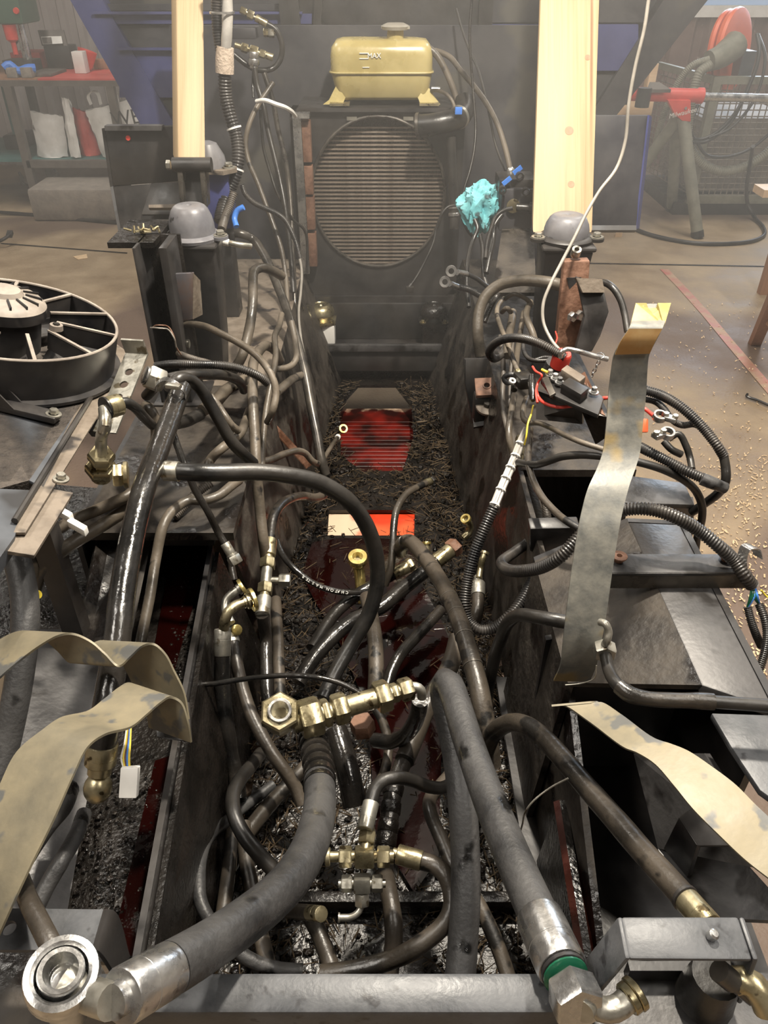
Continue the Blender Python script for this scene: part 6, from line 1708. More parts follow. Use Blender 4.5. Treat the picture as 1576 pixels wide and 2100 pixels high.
for i, (pts, w_, mt, co, lab) in enumerate((
        ([(1026, 690, .82), (1031, 720, .82), (1033, 767, .81), (1031, 820, .80), (1036, 860, .79), (1042, 885, .78)], 11, 'cd', CO, 'dusty ribbed conduit low in the battery wire bundle beside the engine bracket'),
        ([(1052, 700, .83), (1050, 740, .83), (1047, 790, .82), (1046, 835, .81)], 9, 'cd', CO, 'thin dusty ribbed conduit in the middle of the battery wire bundle'),
        ([(1075, 640, .86), (1068, 680, .87), (1062, 720, .87), (1058, 760, .86), (1055, 800, .84)], 12, 'd', 0, 'grey hose hanging straight in the battery wire bundle'),
        ([(1052, 640, .88), (1050, 660, .89), (1044, 690, .88), (1040, 730, .86)], 17, 'd', 0, 'short fat dusty hose at the top of the battery wire bundle'),
        ([(1048, 640, .93), (1040, 632, .95), (1030, 640, .93)], 10, 'd', 0, 'small grey hose loop at the top of the battery wire bundle'),
        ([(1088, 620, .92), (1080, 650, .92), (1092, 680, .90), (1098, 700, .88)], 14, 'd', 0, 'bent grey hose with a conduit tail near the rusty lug'),
        ([(1036, 613, .93), (1055, 603, .95), (1078, 612, .94), (1092, 625, .92)], 9, 'd', 0, 'thin grey hose arched across the top of the battery wire bundle'),
        ([(1074, 700, .90), (1075, 720, .91), (1085, 735, .92), (1100, 740, .93), (1125, 740, .94)], 9, 'c', CO, 'small ribbed conduit bending to the battery switch'),
        ([(1100, 738, .93), (1120, 733, .94), (1145, 737, .94)], 9, 'c', CO, 'short ribbed conduit stub behind the battery switch'),
        ([(1062, 770, .88), (1045, 768, .88), (1034, 775, .87), (1040, 785, .86), (1052, 782, .86)], 11, 'g', 0, 'grey cable bend with a white eye beside the bracket'),
        ([(1055, 810, .85), (1050, 840, .84), (1044, 885, .82), (1047, 910, .80), (1053, 930, .78)], 14, 'd', 0, 'shiny dusty hose running down the bay wall from the bundle'),
        ([(1082, 815, .84), (1074, 840, .84), (1075, 858, .83), (1088, 868, .83)], 13, 'd', 0, 'short bent hose under the relay bracket'),
        ([(1088, 880, .84), (1086, 910, .83), (1084, 945, .82), (1093, 982, .81), (1113, 1020, .81), (1140, 1050, .81), (1165, 1070, .82), (1190, 1085, .82)], 15, 'd', 0, 'dusty hose curving down behind the hooked conduit to the tall strap'),
        ([(1087, 868, .88), (1105, 868, .89), (1127, 876, .90), (1160, 893, .92), (1196, 908, .93), (1240, 922, .93)], 11, 'd', 0, 'slim hose slanting behind the tall strap'),
        ([(1063, 948, .80), (1098, 953, .83), (1125, 946, .86), (1150, 937, .88), (1190, 933, .90), (1231, 935, .91), (1270, 940, .91), (1311, 948, .91), (1356, 961, .90), (1396, 980, .88), (1425, 1003, .85), (1440, 1035, .81), (1440, 1065, .77), (1432, 1095, .73), (1427, 1130, .68)], 17, 'r', 0, 'long smooth black hose passing under the tall strap and hooking down past the deck'),
        ([(1068, 900, .78), (1066, 925, .78), (1062, 950, .77)], 22, 'b', 0, 'wide tan pipe stub behind the silver taped wires'),
        ([(1120, 1035, .74), (1122, 1055, .73), (1124, 1080, .72)], 18, 'cd', 0.2, 'spring-like ribbed stub behind the black cross plate'),
)):
    hose('corrugated_conduit' if co else 'hydraulic_hose', lab, pts, w_, mt, corr=co, cat='conduit' if co else 'hose', seg=12)
hose('wire', 'yellow green wire falling from the relay bracket to the silver taped bundle',
     [(1094, 832, .90), (1090, 850, .90), (1083, 870, .89), (1080, 895, .87), (1076, 912, .85)], 4, 'y', cat='wire', seg=6)
for i, (pts, lab) in enumerate((
        ([(1100, 800, .95), (1105, 815, .94), (1120, 828, .94), (1145, 835, .94), (1180, 832, .95)], 'red battery cable bowed under the relay bracket'),
        ([(1093, 752, .97), (1100, 762, .98), (1112, 770, .98), (1104, 785, .96), (1100, 805, .95), (1103, 826, .94)], 'thin red wire twisted beside the yellow sleeve'),
        ([(1226, 820, .96), (1245, 816, .97), (1262, 818, .97)], 'short red cable going behind the tall strap'),
        ([(1140, 680, .95), (1143, 695, .95), (1135, 715, .94)], 'thin red wire bow near the rusty lug'),
        ([(1310, 832, .96), (1325, 840, .96), (1342, 854, .95)], 'red cable stub entering the battery clamp'))):
    hose('wire', lab, pts, (7, 5, 8, 3, 8)[i], 'red', cat='wire', seg=8)
hose('wire', 'yellow crimp sleeve on the red wire', [(1112, 758, .985), (1120, 762, .985), (1126, 765, .98)], 6, 'y', cat='wire', seg=8)
# battery switch
T = thing('battery_switch', 'round red battery switch with a bent steel handle', 'switch', P(1147, 755, z=.93))
p = P(1147, 750, z=.95)
bm = BM(); lathe(bm, p, V((0.1, -0.2, 1)), [(0, 0.021), (0.03, 0.021), (0.036, 0.018), (0.036, 0.008)], 24); mk('knob', bm, M['red'], T)
bm = BM(); tube(bm, place([(1150, 732, .99), (1152, 722, 1.005), (1164, 716, 1.01), (1185, 720, 1.01), (1215, 729, 1.0), (1247, 737, .99)]), 0.0055, 12); mk('handle', bm, M['silver'], T)
bm = BM(); lathe(bm, P(1135, 765, z=.92), V((0.1, -0.2, 1)), [(0, 0.026), (0.03, 0.024)], 18); mk('housing', bm, M['rubbergrey'], T)
T = thing('safety_chain', 'short steel chain with a split ring hanging from the switch handle', 'chain', P(1222, 745, z=.97))
for k in range(4):
    c = P(1228 - k * 4, 744 + k * 8, z=.985 - k * .004); ax = V((1, 0, 0)) if k % 2 else V((0, 1, 0.4))
    a_, b_ = frame(ax.normalized())
    bm = BM(); tube(bm, [c + a_ * 0.006 * math.cos(t) + b_ * 0.0036 * math.sin(t) for t in [2 * math.pi * j / 12 for j in range(13)]], 0.0013, 6, smooth=False, caps=False); mk('link', bm, M['silver'], T)
c = P(1232, 729, z=1.0); bm = BM(); tube(bm, [c + RIGHT * 0.009 * math.cos(t) + UP * 0.006 * math.sin(t) for t in [2 * math.pi * j / 16 for j in range(17)]], 0.0012, 6, smooth=False, caps=False); mk('split_ring', bm, M['silver'], T)
# relay bracket cluster
T = thing('relay_bracket', 'dark steel relay bracket with bolts and black boxes behind the tall strap', 'relay', P(1180, 830, z=.90))
zz = .97
bm = BM(); prism(bm, [P(1110, 778, z=zz), P(1160, 758, z=zz), P(1240, 815, z=zz), P(1228, 850, z=zz), P(1135, 810, z=zz)], V((0, 0, -0.01))); mk('base_plate', bm, M['black'], T, bevel=0.002)
bm = BM(); plate(bm, [P(1112, 775, z=zz + .01), P(1124, 770, z=zz + .015), P(1140, 805, z=zz + .01), P(1128, 812, z=zz + .005)], 0.006); mk('side_bar', bm, M['steelpipe'], T, bevel=0.001)
bm = BM(); obox(bm, P(1175, 775, z=zz + .01), (P(1198, 790, z=zz) - P(1160, 765, z=zz)) / 2, (P(1185, 762, z=zz) - P(1165, 778, z=zz)) / 2 * .6, V((0, 0, .012))); mk('relay_box', bm, M['dustplate'], T, bevel=0.002)
bm = BM(); obox(bm, P(1178, 803, z=zz + .008), (P(1205, 818, z=zz) - P(1165, 795, z=zz)) / 2, (P(1190, 792, z=zz) - P(1170, 808, z=zz)) / 2 * .8, V((0, 0, .014))); mk('relay_box', bm, M['black'], T, bevel=0.002)
for u, v in ((1148, 786), (1128, 770), (1139, 778), (1218, 806)):
    bm = BM(); bolt(bm, P(u, v, z=zz + .006), V((0, -0.1, 1)), 0.006, 0.014); mk('terminal_bolt', bm, M['silver'], T)
bm = BM(); plate(bm, [P(1190, 768, z=zz), P(1200, 762, z=zz + .01), P(1242, 852, z=zz - .02), P(1212, 838, z=zz - .02)], 0.004); mk('angled_tab', bm, M['rust'], T)
bm = BM(); plate(bm, [P(1194, 845, z=.90), P(1245, 855, z=.90), P(1240, 900, z=.84), P(1222, 912, z=.80)], 0.01); mk('lower_web', bm, M['dirty'], T)
bm = BM(); plate(bm, [P(1100, 800, z=.90), P(1195, 835, z=.90), P(1195, 870, z=.84), P(1100, 860, z=.84)], 0.01); mk('tray', bm, M['black'], T)
T = thing('connector_block', 'black taped connector with a pale tip at the bundle', 'connector', P(1078, 790, z=.88))
bm = BM(); obox(bm, P(1075, 780, z=.93), V((.018, .004, 0)), V((-.006, .02, 0)), V((0, 0, .014))); mk('body', bm, M['rubber'], T, bevel=0.004)
bm = BM(); ring(bm, P(1051, 782, z=.93), V((0.2, -.4, .8)), .008, .004, .004, 16); mk('white_eye', bm, M['white'], T)
bm = BM(); lathe(bm, P(1091, 770, z=.96), P(1094, 825, z=.93) - P(1091, 770, z=.96), [(0, .006), (.02, .009), (.05, .009), (.07, .005)], 12); mk('taped_splice', bm, M['rubberwet'], T)
# right arc conduits
T, p, r = hose('corrugated_conduit', 'large ribbed conduit arcing out beyond the deck into a taped end',
     [(1320, 799, .95), (1350, 808, .95), (1380, 823, .95), (1410, 845, .94), (1444, 879, .92), (1471, 913, .90), (1485, 935, .88)], 21, 'c', corr=CO, cat='conduit', key='arc')
bm = BM(); tube(bm, [p[-1]] + place([(1489, 960, .86), (1489, 985, .84), (1475, 1010, .80), (1450, 1030, .76), (1420, 1050, .72)]), r * .9, 14, wob=.03); mk('taped_end', bm, M['rubber'], T)
T, p, r = hose('corrugated_conduit', 'open slit ribbed conduit under the battery clamps with a loose taped end',
     [(1310, 915, .92), (1335, 928, .92), (1370, 946, .91), (1410, 967, .90), (1450, 984, .89), (1478, 996, .88)], 22, 'c', corr=CO, cat='conduit', key='slit')
bm = BM(); tube(bm, place([(1440, 982, .90), (1465, 992, .895), (1488, 1001, .885)]), r * 1.15, 14, wob=.05); mk('rubber_end', bm, M['rubbergrey'], T)
hose('corrugated_conduit', 'thin ribbed conduit joining the battery clamp to the large arc',
     [(1318, 818, .93), (1345, 824, .93), (1362, 838, .93), (1380, 862, .92), (1400, 872, .91), (1425, 870, .91), (1445, 880, .90)], 14, 'c', corr=CO, cat='conduit')
hose('battery_cable', 'thick black battery cable bending down from the silver clamp',
     [(1372, 900, .92), (1392, 890, .93), (1408, 915, .91), (1416, 940, .89), (1420, 962, .88)], 14, 'r', cat='cable')
hose('battery_cable', 'short black battery cable stub under the silver clamp',
     [(1362, 905, .92), (1378, 922, .91), (1398, 932, .90)], 15, 'r', cat='cable')
for i, (u, v, lab) in enumerate(((1352, 858, 'flat silver battery terminal clamp with a red-tipped cable'), (1368, 893, 'round silver battery terminal clamp with two bolts'))):
    c = P(u, v, z=.95)
    T = thing('battery_clamp', lab, 'battery clamp', c - V((0, 0, .01)))
    bm = BM(); ring(bm, c, V((0, -.3, 1)), .014, .0095, .012, 20); mk('clamp_ring', bm, M['silver'], T)
    d = V((.8, -.5, 0)).normalized() if i == 0 else V((-.8, -.4, 0)).normalized()
    bm = BM(); obox(bm, c + d * .022 + V((0, 0, .006)), d * .012, V((-d.y, d.x, 0)) * .009, V((0, 0, .005))); mk('arm', bm, M['silver'], T, bevel=.002)
    for k in (0.012, 0.03):
        bm = BM(); hexnut(bm, c + d * k + V((0, 0, .010)), V((0, -.1, 1)), .0065, .007); mk('clamp_bolt', bm, M['zinc'], T)
bm = BM(); obox(bm, P(1322, 873, z=.93), V((.007, 0, 0)), (UP * .014), FWD * .005); T = mk('fuse_tag', bm, M['orange'], None, 'small orange plastic tag behind the tall strap', 'tag', bevel=.002)
hose('hanging_cable', 'long bare grey cable hanging in front of the wide board',
     [(1345, -80, 2.0), (1331, 0, 1.99), (1322, 60, 1.98), (1303, 140, 1.97), (1290, 215, 1.96), (1283, 290, 1.95), (1265, 345, 1.93), (1230, 392, 1.90), (1202, 440, 1.87), (1180, 485, 1.84), (1154, 535, 1.81), (1130, 582, 1.78), (1115, 622, 1.76), (1115, 660, 1.74), (1132, 698, 1.70), (1152, 722, 1.66)], 7, 'gc', Y, cat='cable', seg=10)
hose('hydraulic_hose', 'glossy black hose arching from the black arm down behind the tall strap',
     [(1200, 595, 1.02), (1212, 582, 1.04), (1232, 578, 1.05), (1255, 588, 1.05), (1272, 612, 1.03), (1282, 645, 1.0), (1288, 680, .97)], 14, 'r')
# wires sticking out in the bay
hose('wire', 'thin bent bare wire poking out beside the thick grey hose',
     [(1066, 1712, .62), (1072, 1690, .66), (1078, 1665, .69), (1095, 1642, .71), (1130, 1615, .73), (1166, 1596, .75)], 4, 'z', cat='wire', seg=6)
hose('wire', 'thin bare wire hooked beside the tall strap foot',
     [(1160, 1405, .80), (1195, 1401, .81), (1220, 1390, .83), (1224, 1365, .85)], 3, 'z', cat='wire', seg=6)
T, p, r = hose('grease_nipple_hose', 'thin hose with a gold banjo eye beside the octagonal opening',
     [(655, 960, .45), (668, 935, .44), (682, 912, .43), (692, 898, .42)], 9, 'd', end=[('collar', 2.0, 1.3, 'wh'), ('neck', 2.0, .7, 'G')], key='banjo')
c = P(703, 877, z=.43); bm = BM(); ring(bm, c - V((0, 0, .006)), (CAM - c).normalized() + V((0.3, 0, .3)), .0155, .009, .012, 22); mk('banjo_eye', bm, M['gold'], T)
T = thing('standing_elbow', 'gold steel elbow standing in the oil with an open ring face', 'pipe fitting', P(738, 1210, z=.28))
bm = BM(); tube(bm, place([(745, 1235, .28), (741, 1210, .31), (738, 1180, .345), (735, 1160, .37)]), pxm(11, P(738, 1180, z=.33)), 14); mk('pipe', bm, M['gold'], T)
c = P(734, 1141, z=.40); ax = V((0, -.25, 1)); bm = BM(); ring(bm, c - V((0, 0, .015)), ax, pxm(20, c), pxm(11, c), .02, 28); mk('ring_face', bm, M['gold'], T)
bm = BM(); lathe(bm, c - V((0, 0, .035)), ax, [(0, pxm(11, c)), (.02, pxm(17, c))], 22); mk('cone', bm, M['brass'], T)
T = thing('rusty_flat_bar', 'rusty flat bar leaning against the fan-side bay wall', 'metal bar', P(610, 930, z=.45))
bm = BM(); prism(bm, [P(555, 876, z=.60), P(568, 872, z=.60), P(640, 950, z=.45), P(628, 958, z=.45)], V((0, 0, -.006))); mk('bar', bm, M['rust'], T)
T = thing('eye_shackle', 'rusty steel eye bolt with a round pin under the handle bracket', 'shackle', P(1520, 2030, z=.80))
bm = BM(); lathe(bm, P(1475, 1990, z=.90), P(1560, 2060, z=.86) - P(1475, 1990, z=.90), [(0, .011), (.02, .011), (.021, .008), (.05, .008)], 16); mk('pin', bm, M['steelpipe'], T)
bm = BM(); tube(bm, place([(1510, 2012, .88), (1528, 2010, .885), (1548, 2022, .885), (1565, 2045, .88), (1575, 2070, .87)]), .0135, 16); mk('eye', bm, M['brass'], T)
bm = BM(); lathe(bm, P(1470, 2000, z=.86), V((0, 0, -1)), [(0, .024), (.05, .03)], 18); mk('sleeve', bm, M['rubber'], T)

c = P(77, 1220, z=.84); bm = BM(); lathe(bm, c, V((.8, -.5, .3)), [(-.02, .008), (0, .008), (.004, .006)], 14); mk('yellow_cap', bm, M['yellow'], None, 'small yellow plastic cap behind the very thick braided hose', 'cap')
c = P(486, 1292, z=.545); bm = BM(); lathe(bm, c, V((.6, -.6, .5)), [(-.004, .012), (.002, .012), (.004, .009)], 18); mk('gold_plug', bm, M['gold'], None, 'small round gold plug tucked behind the crimped ferrule', 'plug')
c = P(352, 1472, z=.75); bm = BM(); bolt(bm, c, (CAM - c), .012, .012); mk('hex_bolt', bm, M['steelpipe'], None, 'dark hex bolt head in the shadow under the arched strap', 'bolt')
bm = BM(); plate(bm, [P(318, 1440, z=.74), P(388, 1440, z=.74), P(392, 1520, z=.72), P(322, 1510, z=.72)], .008); mk('strap_lug', bm, M['black'], FR)

# ------------------------------------------------------------------ litter in the bay
def inside(u, v, poly):
    c = False
    j = len(poly) - 1
    for i in range(len(poly)):
        if (poly[i][1] > v) != (poly[j][1] > v) and u < (poly[j][0] - poly[i][0]) * (v - poly[i][1]) / (poly[j][1] - poly[i][1]) + poly[i][0]:
            c = not c
        j = i
    return c


H2 = [(675, 1046), (852, 1046), (850, 1098), (672, 1098)]
rng = random.Random(11)


def inhole(u, v):
    return inside(u, v, o1) or inside(u, v, H2)


def litter(n, seed):
    r_ = random.Random(seed)
    out = []
    while len(out) < n:
        y_ = r_.uniform(0.45, 2.9)
        x_ = r_.uniform(xl(y_), xr(y_))
        p = V((x_, y_, ZP))
        d = p - CAM
        t = d.dot(FWD)
        u, v = CU + FPX * d.dot(RIGHT) / t, CV - FPX * d.dot(UP) / t
        if inhole(u, v): continue
        e = abs(x_) / 0.28
        if inside(u, v, ps) and r_.random() > 0.30: continue
        if r_.random() > 0.45 + 0.55 * e: continue
        out.append((p, e))
    return out


bm = BM()
for p, e in litter(3000, 5):
    a = rng.uniform(0, math.pi)
    L = rng.uniform(.012, .045)
    d = V((math.cos(a), math.sin(a), rng.uniform(-.1, .25))).normalized()
    s = d.cross(V((0, 0, 1))).normalized() * rng.uniform(.0006, .0013)
    b0 = p + V((0, 0, .004 + rng.uniform(.0, .02)))
    k0 = [b0 - s, b0 + s, b0 + V((0, 0, .0018))]
    bend = V((rng.uniform(-.004, .004), rng.uniform(-.004, .004), 0))
    k1 = [q + d * L + bend for q in k0]
    va, vb = [bm.verts.new(q) for q in k0], [bm.verts.new(q) for q in k1]
    for i in range(3): bm.faces.new((va[i], va[(i + 1) % 3], vb[(i + 1) % 3], vb[i]))
mk('needle_litter', bm, M['litter'], label='oily pine needles and twigs strewn over the bay floor', cat='litter', kind='stuff', sharp=80, recalc=False)
PHI = (1 + 5 ** .5) / 2
_t = bmesh.new(); bmesh.ops.create_icosphere(_t, subdivisions=1, radius=1)
ICO_V = [v.co.copy() for v in _t.verts]; ICO_F = [[v.index for v in f.verts] for f in _t.faces]; _t.free()


def blob(bm, p, s, fx, fy, fz):
    vs = [bm.verts.new(p + V((q.x * fx * rng.uniform(.75, 1.25), q.y * fy * rng.uniform(.75, 1.25), q.z * fz * rng.uniform(.75, 1.25))) * s) for q in ICO_V]
    for f in ICO_F: bm.faces.new([vs[i] for i in f])


bm = BM()
for p, e in litter(3200, 9):
    s = rng.uniform(.002, .0085) * (0.6 + .8 * e)
    blob(bm, p + V((0, 0, .003)), s, rng.uniform(.7, 1.6), rng.uniform(.7, 1.6), rng.uniform(.4, 1.0))
mk('muck_clumps', bm, M['clump'], label='wet black lumps of muck on the bay floor', cat='litter', kind='stuff', sharp=80)
bm = BM()
for i in range(700):
    f = rng.random()
    u = (rng.uniform(345, 420) if f < .35 else rng.uniform(150, 330))
    v = rng.uniform(1140, 1420) if f < .35 else rng.uniform(1560, 1950)
    p = P(u, v, z=.507)
    s = rng.uniform(.001, .0038)
    blob(bm, p, s, rng.uniform(.7, 1.8), rng.uniform(.7, 1.8), .5)
mk('muck_clumps', bm, M['clump'], label='wet black crumbs of muck in the fan-side trough', cat='litter', kind='stuff', sharp=80)
bm = BM()
for i in range(1100):
    u, v = rng.gauss(1530, 55), rng.uniform(930, 1480)
    if rng.random() < .25: u, v = rng.uniform(1330, 1600), rng.uniform(620, 1000)
    p = P(u, v, z=.004)
    a = rng.uniform(0, math.pi); L = rng.uniform(.004, .015); w_ = rng.uniform(.002, .006)
    d = V((math.cos(a), math.sin(a), 0)) * L / 2; s = V((-math.sin(a), math.cos(a), 0)) * w_ / 2
    h_ = V((0, 0, rng.uniform(0, .006)))
    prism(bm, [p - d - s, p + d - s + h_, p + d + s + h_, p - d + s], V((0, 0, .0015)))
mk('wood_shavings', bm, M['chip'], label='pale wood shavings scattered on the floor beside the battery-side deck', cat='shavings', kind='stuff')

# ------------------------------------------------------------------ background left: bench, bags, drill
def pbox(T, name, u0, v0, u1, v1, y, dy, mat, bevel=0.004, label=None):
    vm = (v0 + v1) / 2
    bm = BM(); box(bm, (P(u0, vm, y=y).x, y, P(u0, v1, y=y).z), (P(u1, vm, y=y).x, y + dy, P(u0, v0, y=y).z))
    return mk(name, bm, M[mat], T, label=label, bevel=bevel)


yb = 6.67
BN = thing('work_bench', 'steel workbench with a red top standing against the ribbed wall', 'workbench', P(120, 430, y=yb))
BN.location.z = 0
zb_ = P(100, 162, y=yb).z
xA, xB = P(-200, 162, y=yb).x, P(248, 162, y=yb).x
bm = BM(); box(bm, (xA, yb, zb_ - .05), (xB, yb + 1.1, zb_ - .012)); mk('top_frame', bm, M['brownsteel'], BN)
bm = BM(); box(bm, (P(75, 162, y=yb).x, yb + .02, zb_ - .012), (xB - .03, yb + 1.1, zb_)); mk('top_sheet', bm, M['benchred'], BN)
bm = BM(); box(bm, (xA, yb + .05, zb_ - .012), (P(75, 162, y=yb).x, yb + 1.1, zb_)); mk('top_sheet', bm, M['woodold'], BN)
for x_, y_ in ((P(45, 300, y=yb).x, yb + .03), (P(-120, 300, y=yb).x, yb + .03), (xB - .1, yb + .03), (P(85, 300, y=yb + .9).x, yb + .95), (xB - .1, yb + .95)):
    bm = BM(); box(bm, (x_ - .03, y_ - .03, 0), (x_ + .03, y_ + .03, zb_ - .05)); mk('leg', bm, M['brownsteel'], BN)
zsh = P(100, 335, y=yb).z
bm = BM(); box(bm, (P(45, 300, y=yb).x, yb, zsh - .035), (xB - .05, yb + .05, zsh + .02)); mk('lower_rail', bm, M['brownsteel'], BN)
bm = BM(); box(bm, (xA, yb + .05, zsh), (xB, yb + 1.0, zsh + .02)); mk('lower_shelf', bm, M['teal'], BN)
bm = BM(); box(bm, (P(40, 300, y=yb + .5).x - .03, yb + .5, zsh), (P(40, 300, y=yb + .5).x + .04, yb + .55, zb_ - .05)); mk('teal_post', bm, M['teal'], BN)
bm = BM(); box(bm, (P(60, 420, y=6.3).x, 6.3, 0), (P(300, 420, y=6.3).x, 6.75, P(100, 388, y=6.3).z)); mk('concrete_kerb', bm, M['kerb'], None, 'rough grey concrete kerb block on the floor before the bench', 'concrete block', bevel=.03)


def bag(label, px, y, mat, depth_=.16, handles=(), txt=None, seed=0):
    c = P((px[0][0] + px[2][0]) / 2, (px[0][1] + px[2][1]) / 2, y=y)
    T = thing('shopping_bag', label, 'bag', V((c.x, y, zsh + .021)), 'plastic bags on the bench shelf')
    r_ = random.Random(seed)
    bm = BM()
    n, m = 9, 10
    tl, tr, br, bl = [P(u, v, y=y) for u, v in px]
    grid = {}
    for side in (0, 1):
        for i in range(n + 1):
            for j in range(m + 1):
                s, t_ = i / n, j / m
                p = tl.lerp(tr, s).lerp(bl.lerp(br, s), t_)
                bul = math.sin(math.pi * s) ** .6 * (.25 + .75 * t_ ** .5)
                p = p + V((r_.uniform(-.006, .006), (depth_ * bul * (.35 if side == 0 else -.65) * -1) + r_.uniform(-.008, .008), r_.uniform(-.006, .006)))
                p.y = max(p.y, y - .1); p.z = max(p.z, zsh + .022)
                grid[side, i, j] = p
    for side in (0, 1):
        vs = {(i, j): bm.verts.new(grid[side, i, j]) for i in range(n + 1) for j in range(m + 1)}
        for i in range(n):
            for j in range(m):
                bm.faces.new((vs[i, j], vs[i + 1, j], vs[i + 1, j + 1], vs[i, j + 1]))
    bmesh.ops.remove_doubles(bm, verts=bm.verts, dist=.012)
    mk('bag_body', bm, M[mat], T, sharp=50)
    for h in handles:
        bm = BM(); q = place([(a, b_, y) for a, b_ in h], 'y'); A = cr(q, 6)
        ribbon(bm, q, [k + V((.022, .01, .008)) for k in q], .004); mk('handle', bm, M['bag'], T)
    return T


bag('sagging white plastic bag on the bench shelf beside the brown leg', [(62, 228), (130, 238), (142, 328), (80, 330)], yb + .15, 'bag', seed=1)
bag('narrow white folded bag standing between the white and red bags', [(126, 200), (144, 204), (166, 322), (144, 320)], yb + .08, 'bag', .06, seed=2)
bag('red plastic bag behind the folded white bag', [(148, 220), (178, 230), (208, 320), (168, 322)], yb + .22, 'redbag', seed=3)
T = bag('large white shopping bag with dark lettering and two handles', [(176, 228), (278, 198), (292, 318), (212, 322)], yb + .12, 'bag', .2, handles=([(184, 216), (178, 198), (188, 188), (197, 193), (204, 216)], [(240, 214), (236, 196), (246, 190), (256, 196), (262, 208)]), seed=4)
text('WE', P(262, 256, y=yb - .035), V((1, 0, .12)), V((-.1, 0, 1)), .15, M['ink'], 'lettering', T, ext=.001)
text('WE', P(270, 277, y=yb - .035), V((1, 0, .12)), V((-.1, 0, 1)), .09, M['ink'], 'lettering', T, ext=.001)
# objects on the bench
zt = zb_
def onbench(name, label, cat, u0, v0, u1, y, dy, mat, bevel=.004):
    x0_, x1_ = P(u0, 130, y=y).x, P(u1, 130, y=y).x
    bm = BM(); box(bm, (x0_, y, zt + .001), (x1_, y + dy, P((u0 + u1) / 2, v0, y=y).z)); return mk(name, bm, M[mat], None, label, cat, bevel=bevel)


T = thing('tool_case', 'dark box with an open lid carrying a printed card on the bench', 'tool box', V((P(118, 125, y=7.3).x, 7.3, zt)))
bm = BM(); box(bm, (P(94, 120, y=7.3).x, 7.3, zt + .001), (P(145, 120, y=7.3).x, 7.5, P(118, 94, y=7.3).z)); mk('box', bm, M['black'], T, bevel=.006)
bm = BM(); prism(bm, [P(86, 94, y=7.32), P(138, 94, y=7.32), P(130, 62, y=7.4), P(77, 62, y=7.4)], V((0, .02, 0))); mk('lid', bm, M['brownsteel'], T)
bm = BM(); prism(bm, [P(88, 91, y=7.31), P(129, 89, y=7.31), P(126, 74, y=7.35), P(84, 75, y=7.35)], V((0, -.004, 0))); mk('printed_card', bm, M['white'], T)
bm = BM(); prism(bm, [P(89, 89, y=7.303), P(107, 88, y=7.303), P(105, 76, y=7.333), P(86, 77, y=7.333)], V((0, -.003, 0))); mk('dark_print', bm, M['brownsteel'], T)
T = thing('red_cup', 'red cup lying tilted on the bench behind a white carton', 'cup', V((P(178, 120, y=7.2).x, 7.2, zt)))
bm = BM(); p = P(172, 112, y=7.2); p.z = zt + .05; lathe(bm, p, V((.35, .1, 1)), [(-.03, .05), (0, .06), (.10, .075), (.10, .068), (.01, .05)], 20); mk('shell', bm, M['red'], T)
onbench('carton', 'small white printed carton standing on the red bench top', 'box', 150, 106, 173, 7.0, .1, 'white')
onbench('red_tray', 'dark red tool tray at the back of the bench', 'tray', 25, 108, 85, 7.35, .3, 'benchred')
onbench('metal_plate', 'flat grey steel plate on the bench edge', 'metal plate', 45, 151, 100, 6.8, .35, 'brownsteel', .002)
onbench('dark_vice_block', 'dark vice block on the bench before the drill column', 'vice', 5, 124, 66, 6.95, .2, 'black')
T = thing('blue_clamp', 'blue clamp lying on the grey blocks at the bench edge', 'clamp', V((P(35, 150, y=6.75).x, 6.75, zt)))
bm = BM(); tube(bm, place([(8, 140, 6.74), (20, 132, 6.76), (38, 146, 6.76), (60, 140, 6.78), (72, 140, 6.8)], 'y'), .03, 10, wob=.08); mk('clamp_body', bm, M['bluepl'], T)
for u in (22, 52):
    bm = BM(); box(bm, (P(u - 10, 150, y=6.72).x, 6.72, zt + .001), (P(u + 12, 150, y=6.72).x, 6.82, zt + .07)); mk('jaw_block', bm, M['fandusty'], T, bevel=.006)
T = thing('pillar_drill', 'green pillar drill with a bare steel column on the bench', 'drill press', V((P(45, 120, y=7.1).x, 7.1, zt)))
xp = P(47, 80, y=7.1).x
bm = BM(); lathe(bm, V((xp, 7.1, zt)), V((0, 0, 1)), [(0, .11), (.02, .11), (.022, .05), (.06, .045), (.061, .035), (.75, .035)], 20); mk('column', bm, M['silver'], T)
bm = BM(); box(bm, (P(-60, 20, y=6.9).x, 6.88, P(20, 50, y=6.9).z), (P(44, 20, y=6.9).x, 7.25, 2.0)); mk('head', bm, M['green'], T, bevel=.02)
bm = BM(); lathe(bm, P(34, 22, y=6.88), V((0, -1, 0)), [(0, .022), (.02, .02)], 14); mk('stop_button', bm, M['red'], T)
bm = BM(); tube(bm, place([(32, 112, 7.05), (28, 100, 7.0), (36, 84, 6.95)], 'y'), .008, 8); mk('feed_handle', bm, M['black'], T)
bm = BM(); lathe(bm, P(18, 50, y=6.95), V((0, 0, -1)), [(0, .05), (.1, .045), (.12, .02), (.2, .018)], 16); mk('chuck', bm, M['red'], T)
onbench('wood_scrap', 'small wood offcuts at the back corner of the bench', 'wood scrap', 190, 122, 222, 7.3, .1, 'woodold')
bm = BM(); tube(bm, place([(40, 355, .02), (60, 380, .015), (95, 378, .012), (118, 362, .012), (105, 345, .015), (88, 340, .03)]), .014, 8); mk('floor_cable', bm, M['rubber'], None, 'black cable looped on the floor under the bench', 'cable')
onf = P(35, 345, y=7.2)
bm = BM(); box(bm, (P(18, 330, y=7.1).x, 7.1, zsh + .021), (P(55, 330, y=7.1).x, 7.4, zsh + .13)); mk('dark_case', bm, M['black'], None, 'dark case lying on the lower bench shelf', 'case', bevel=.01)
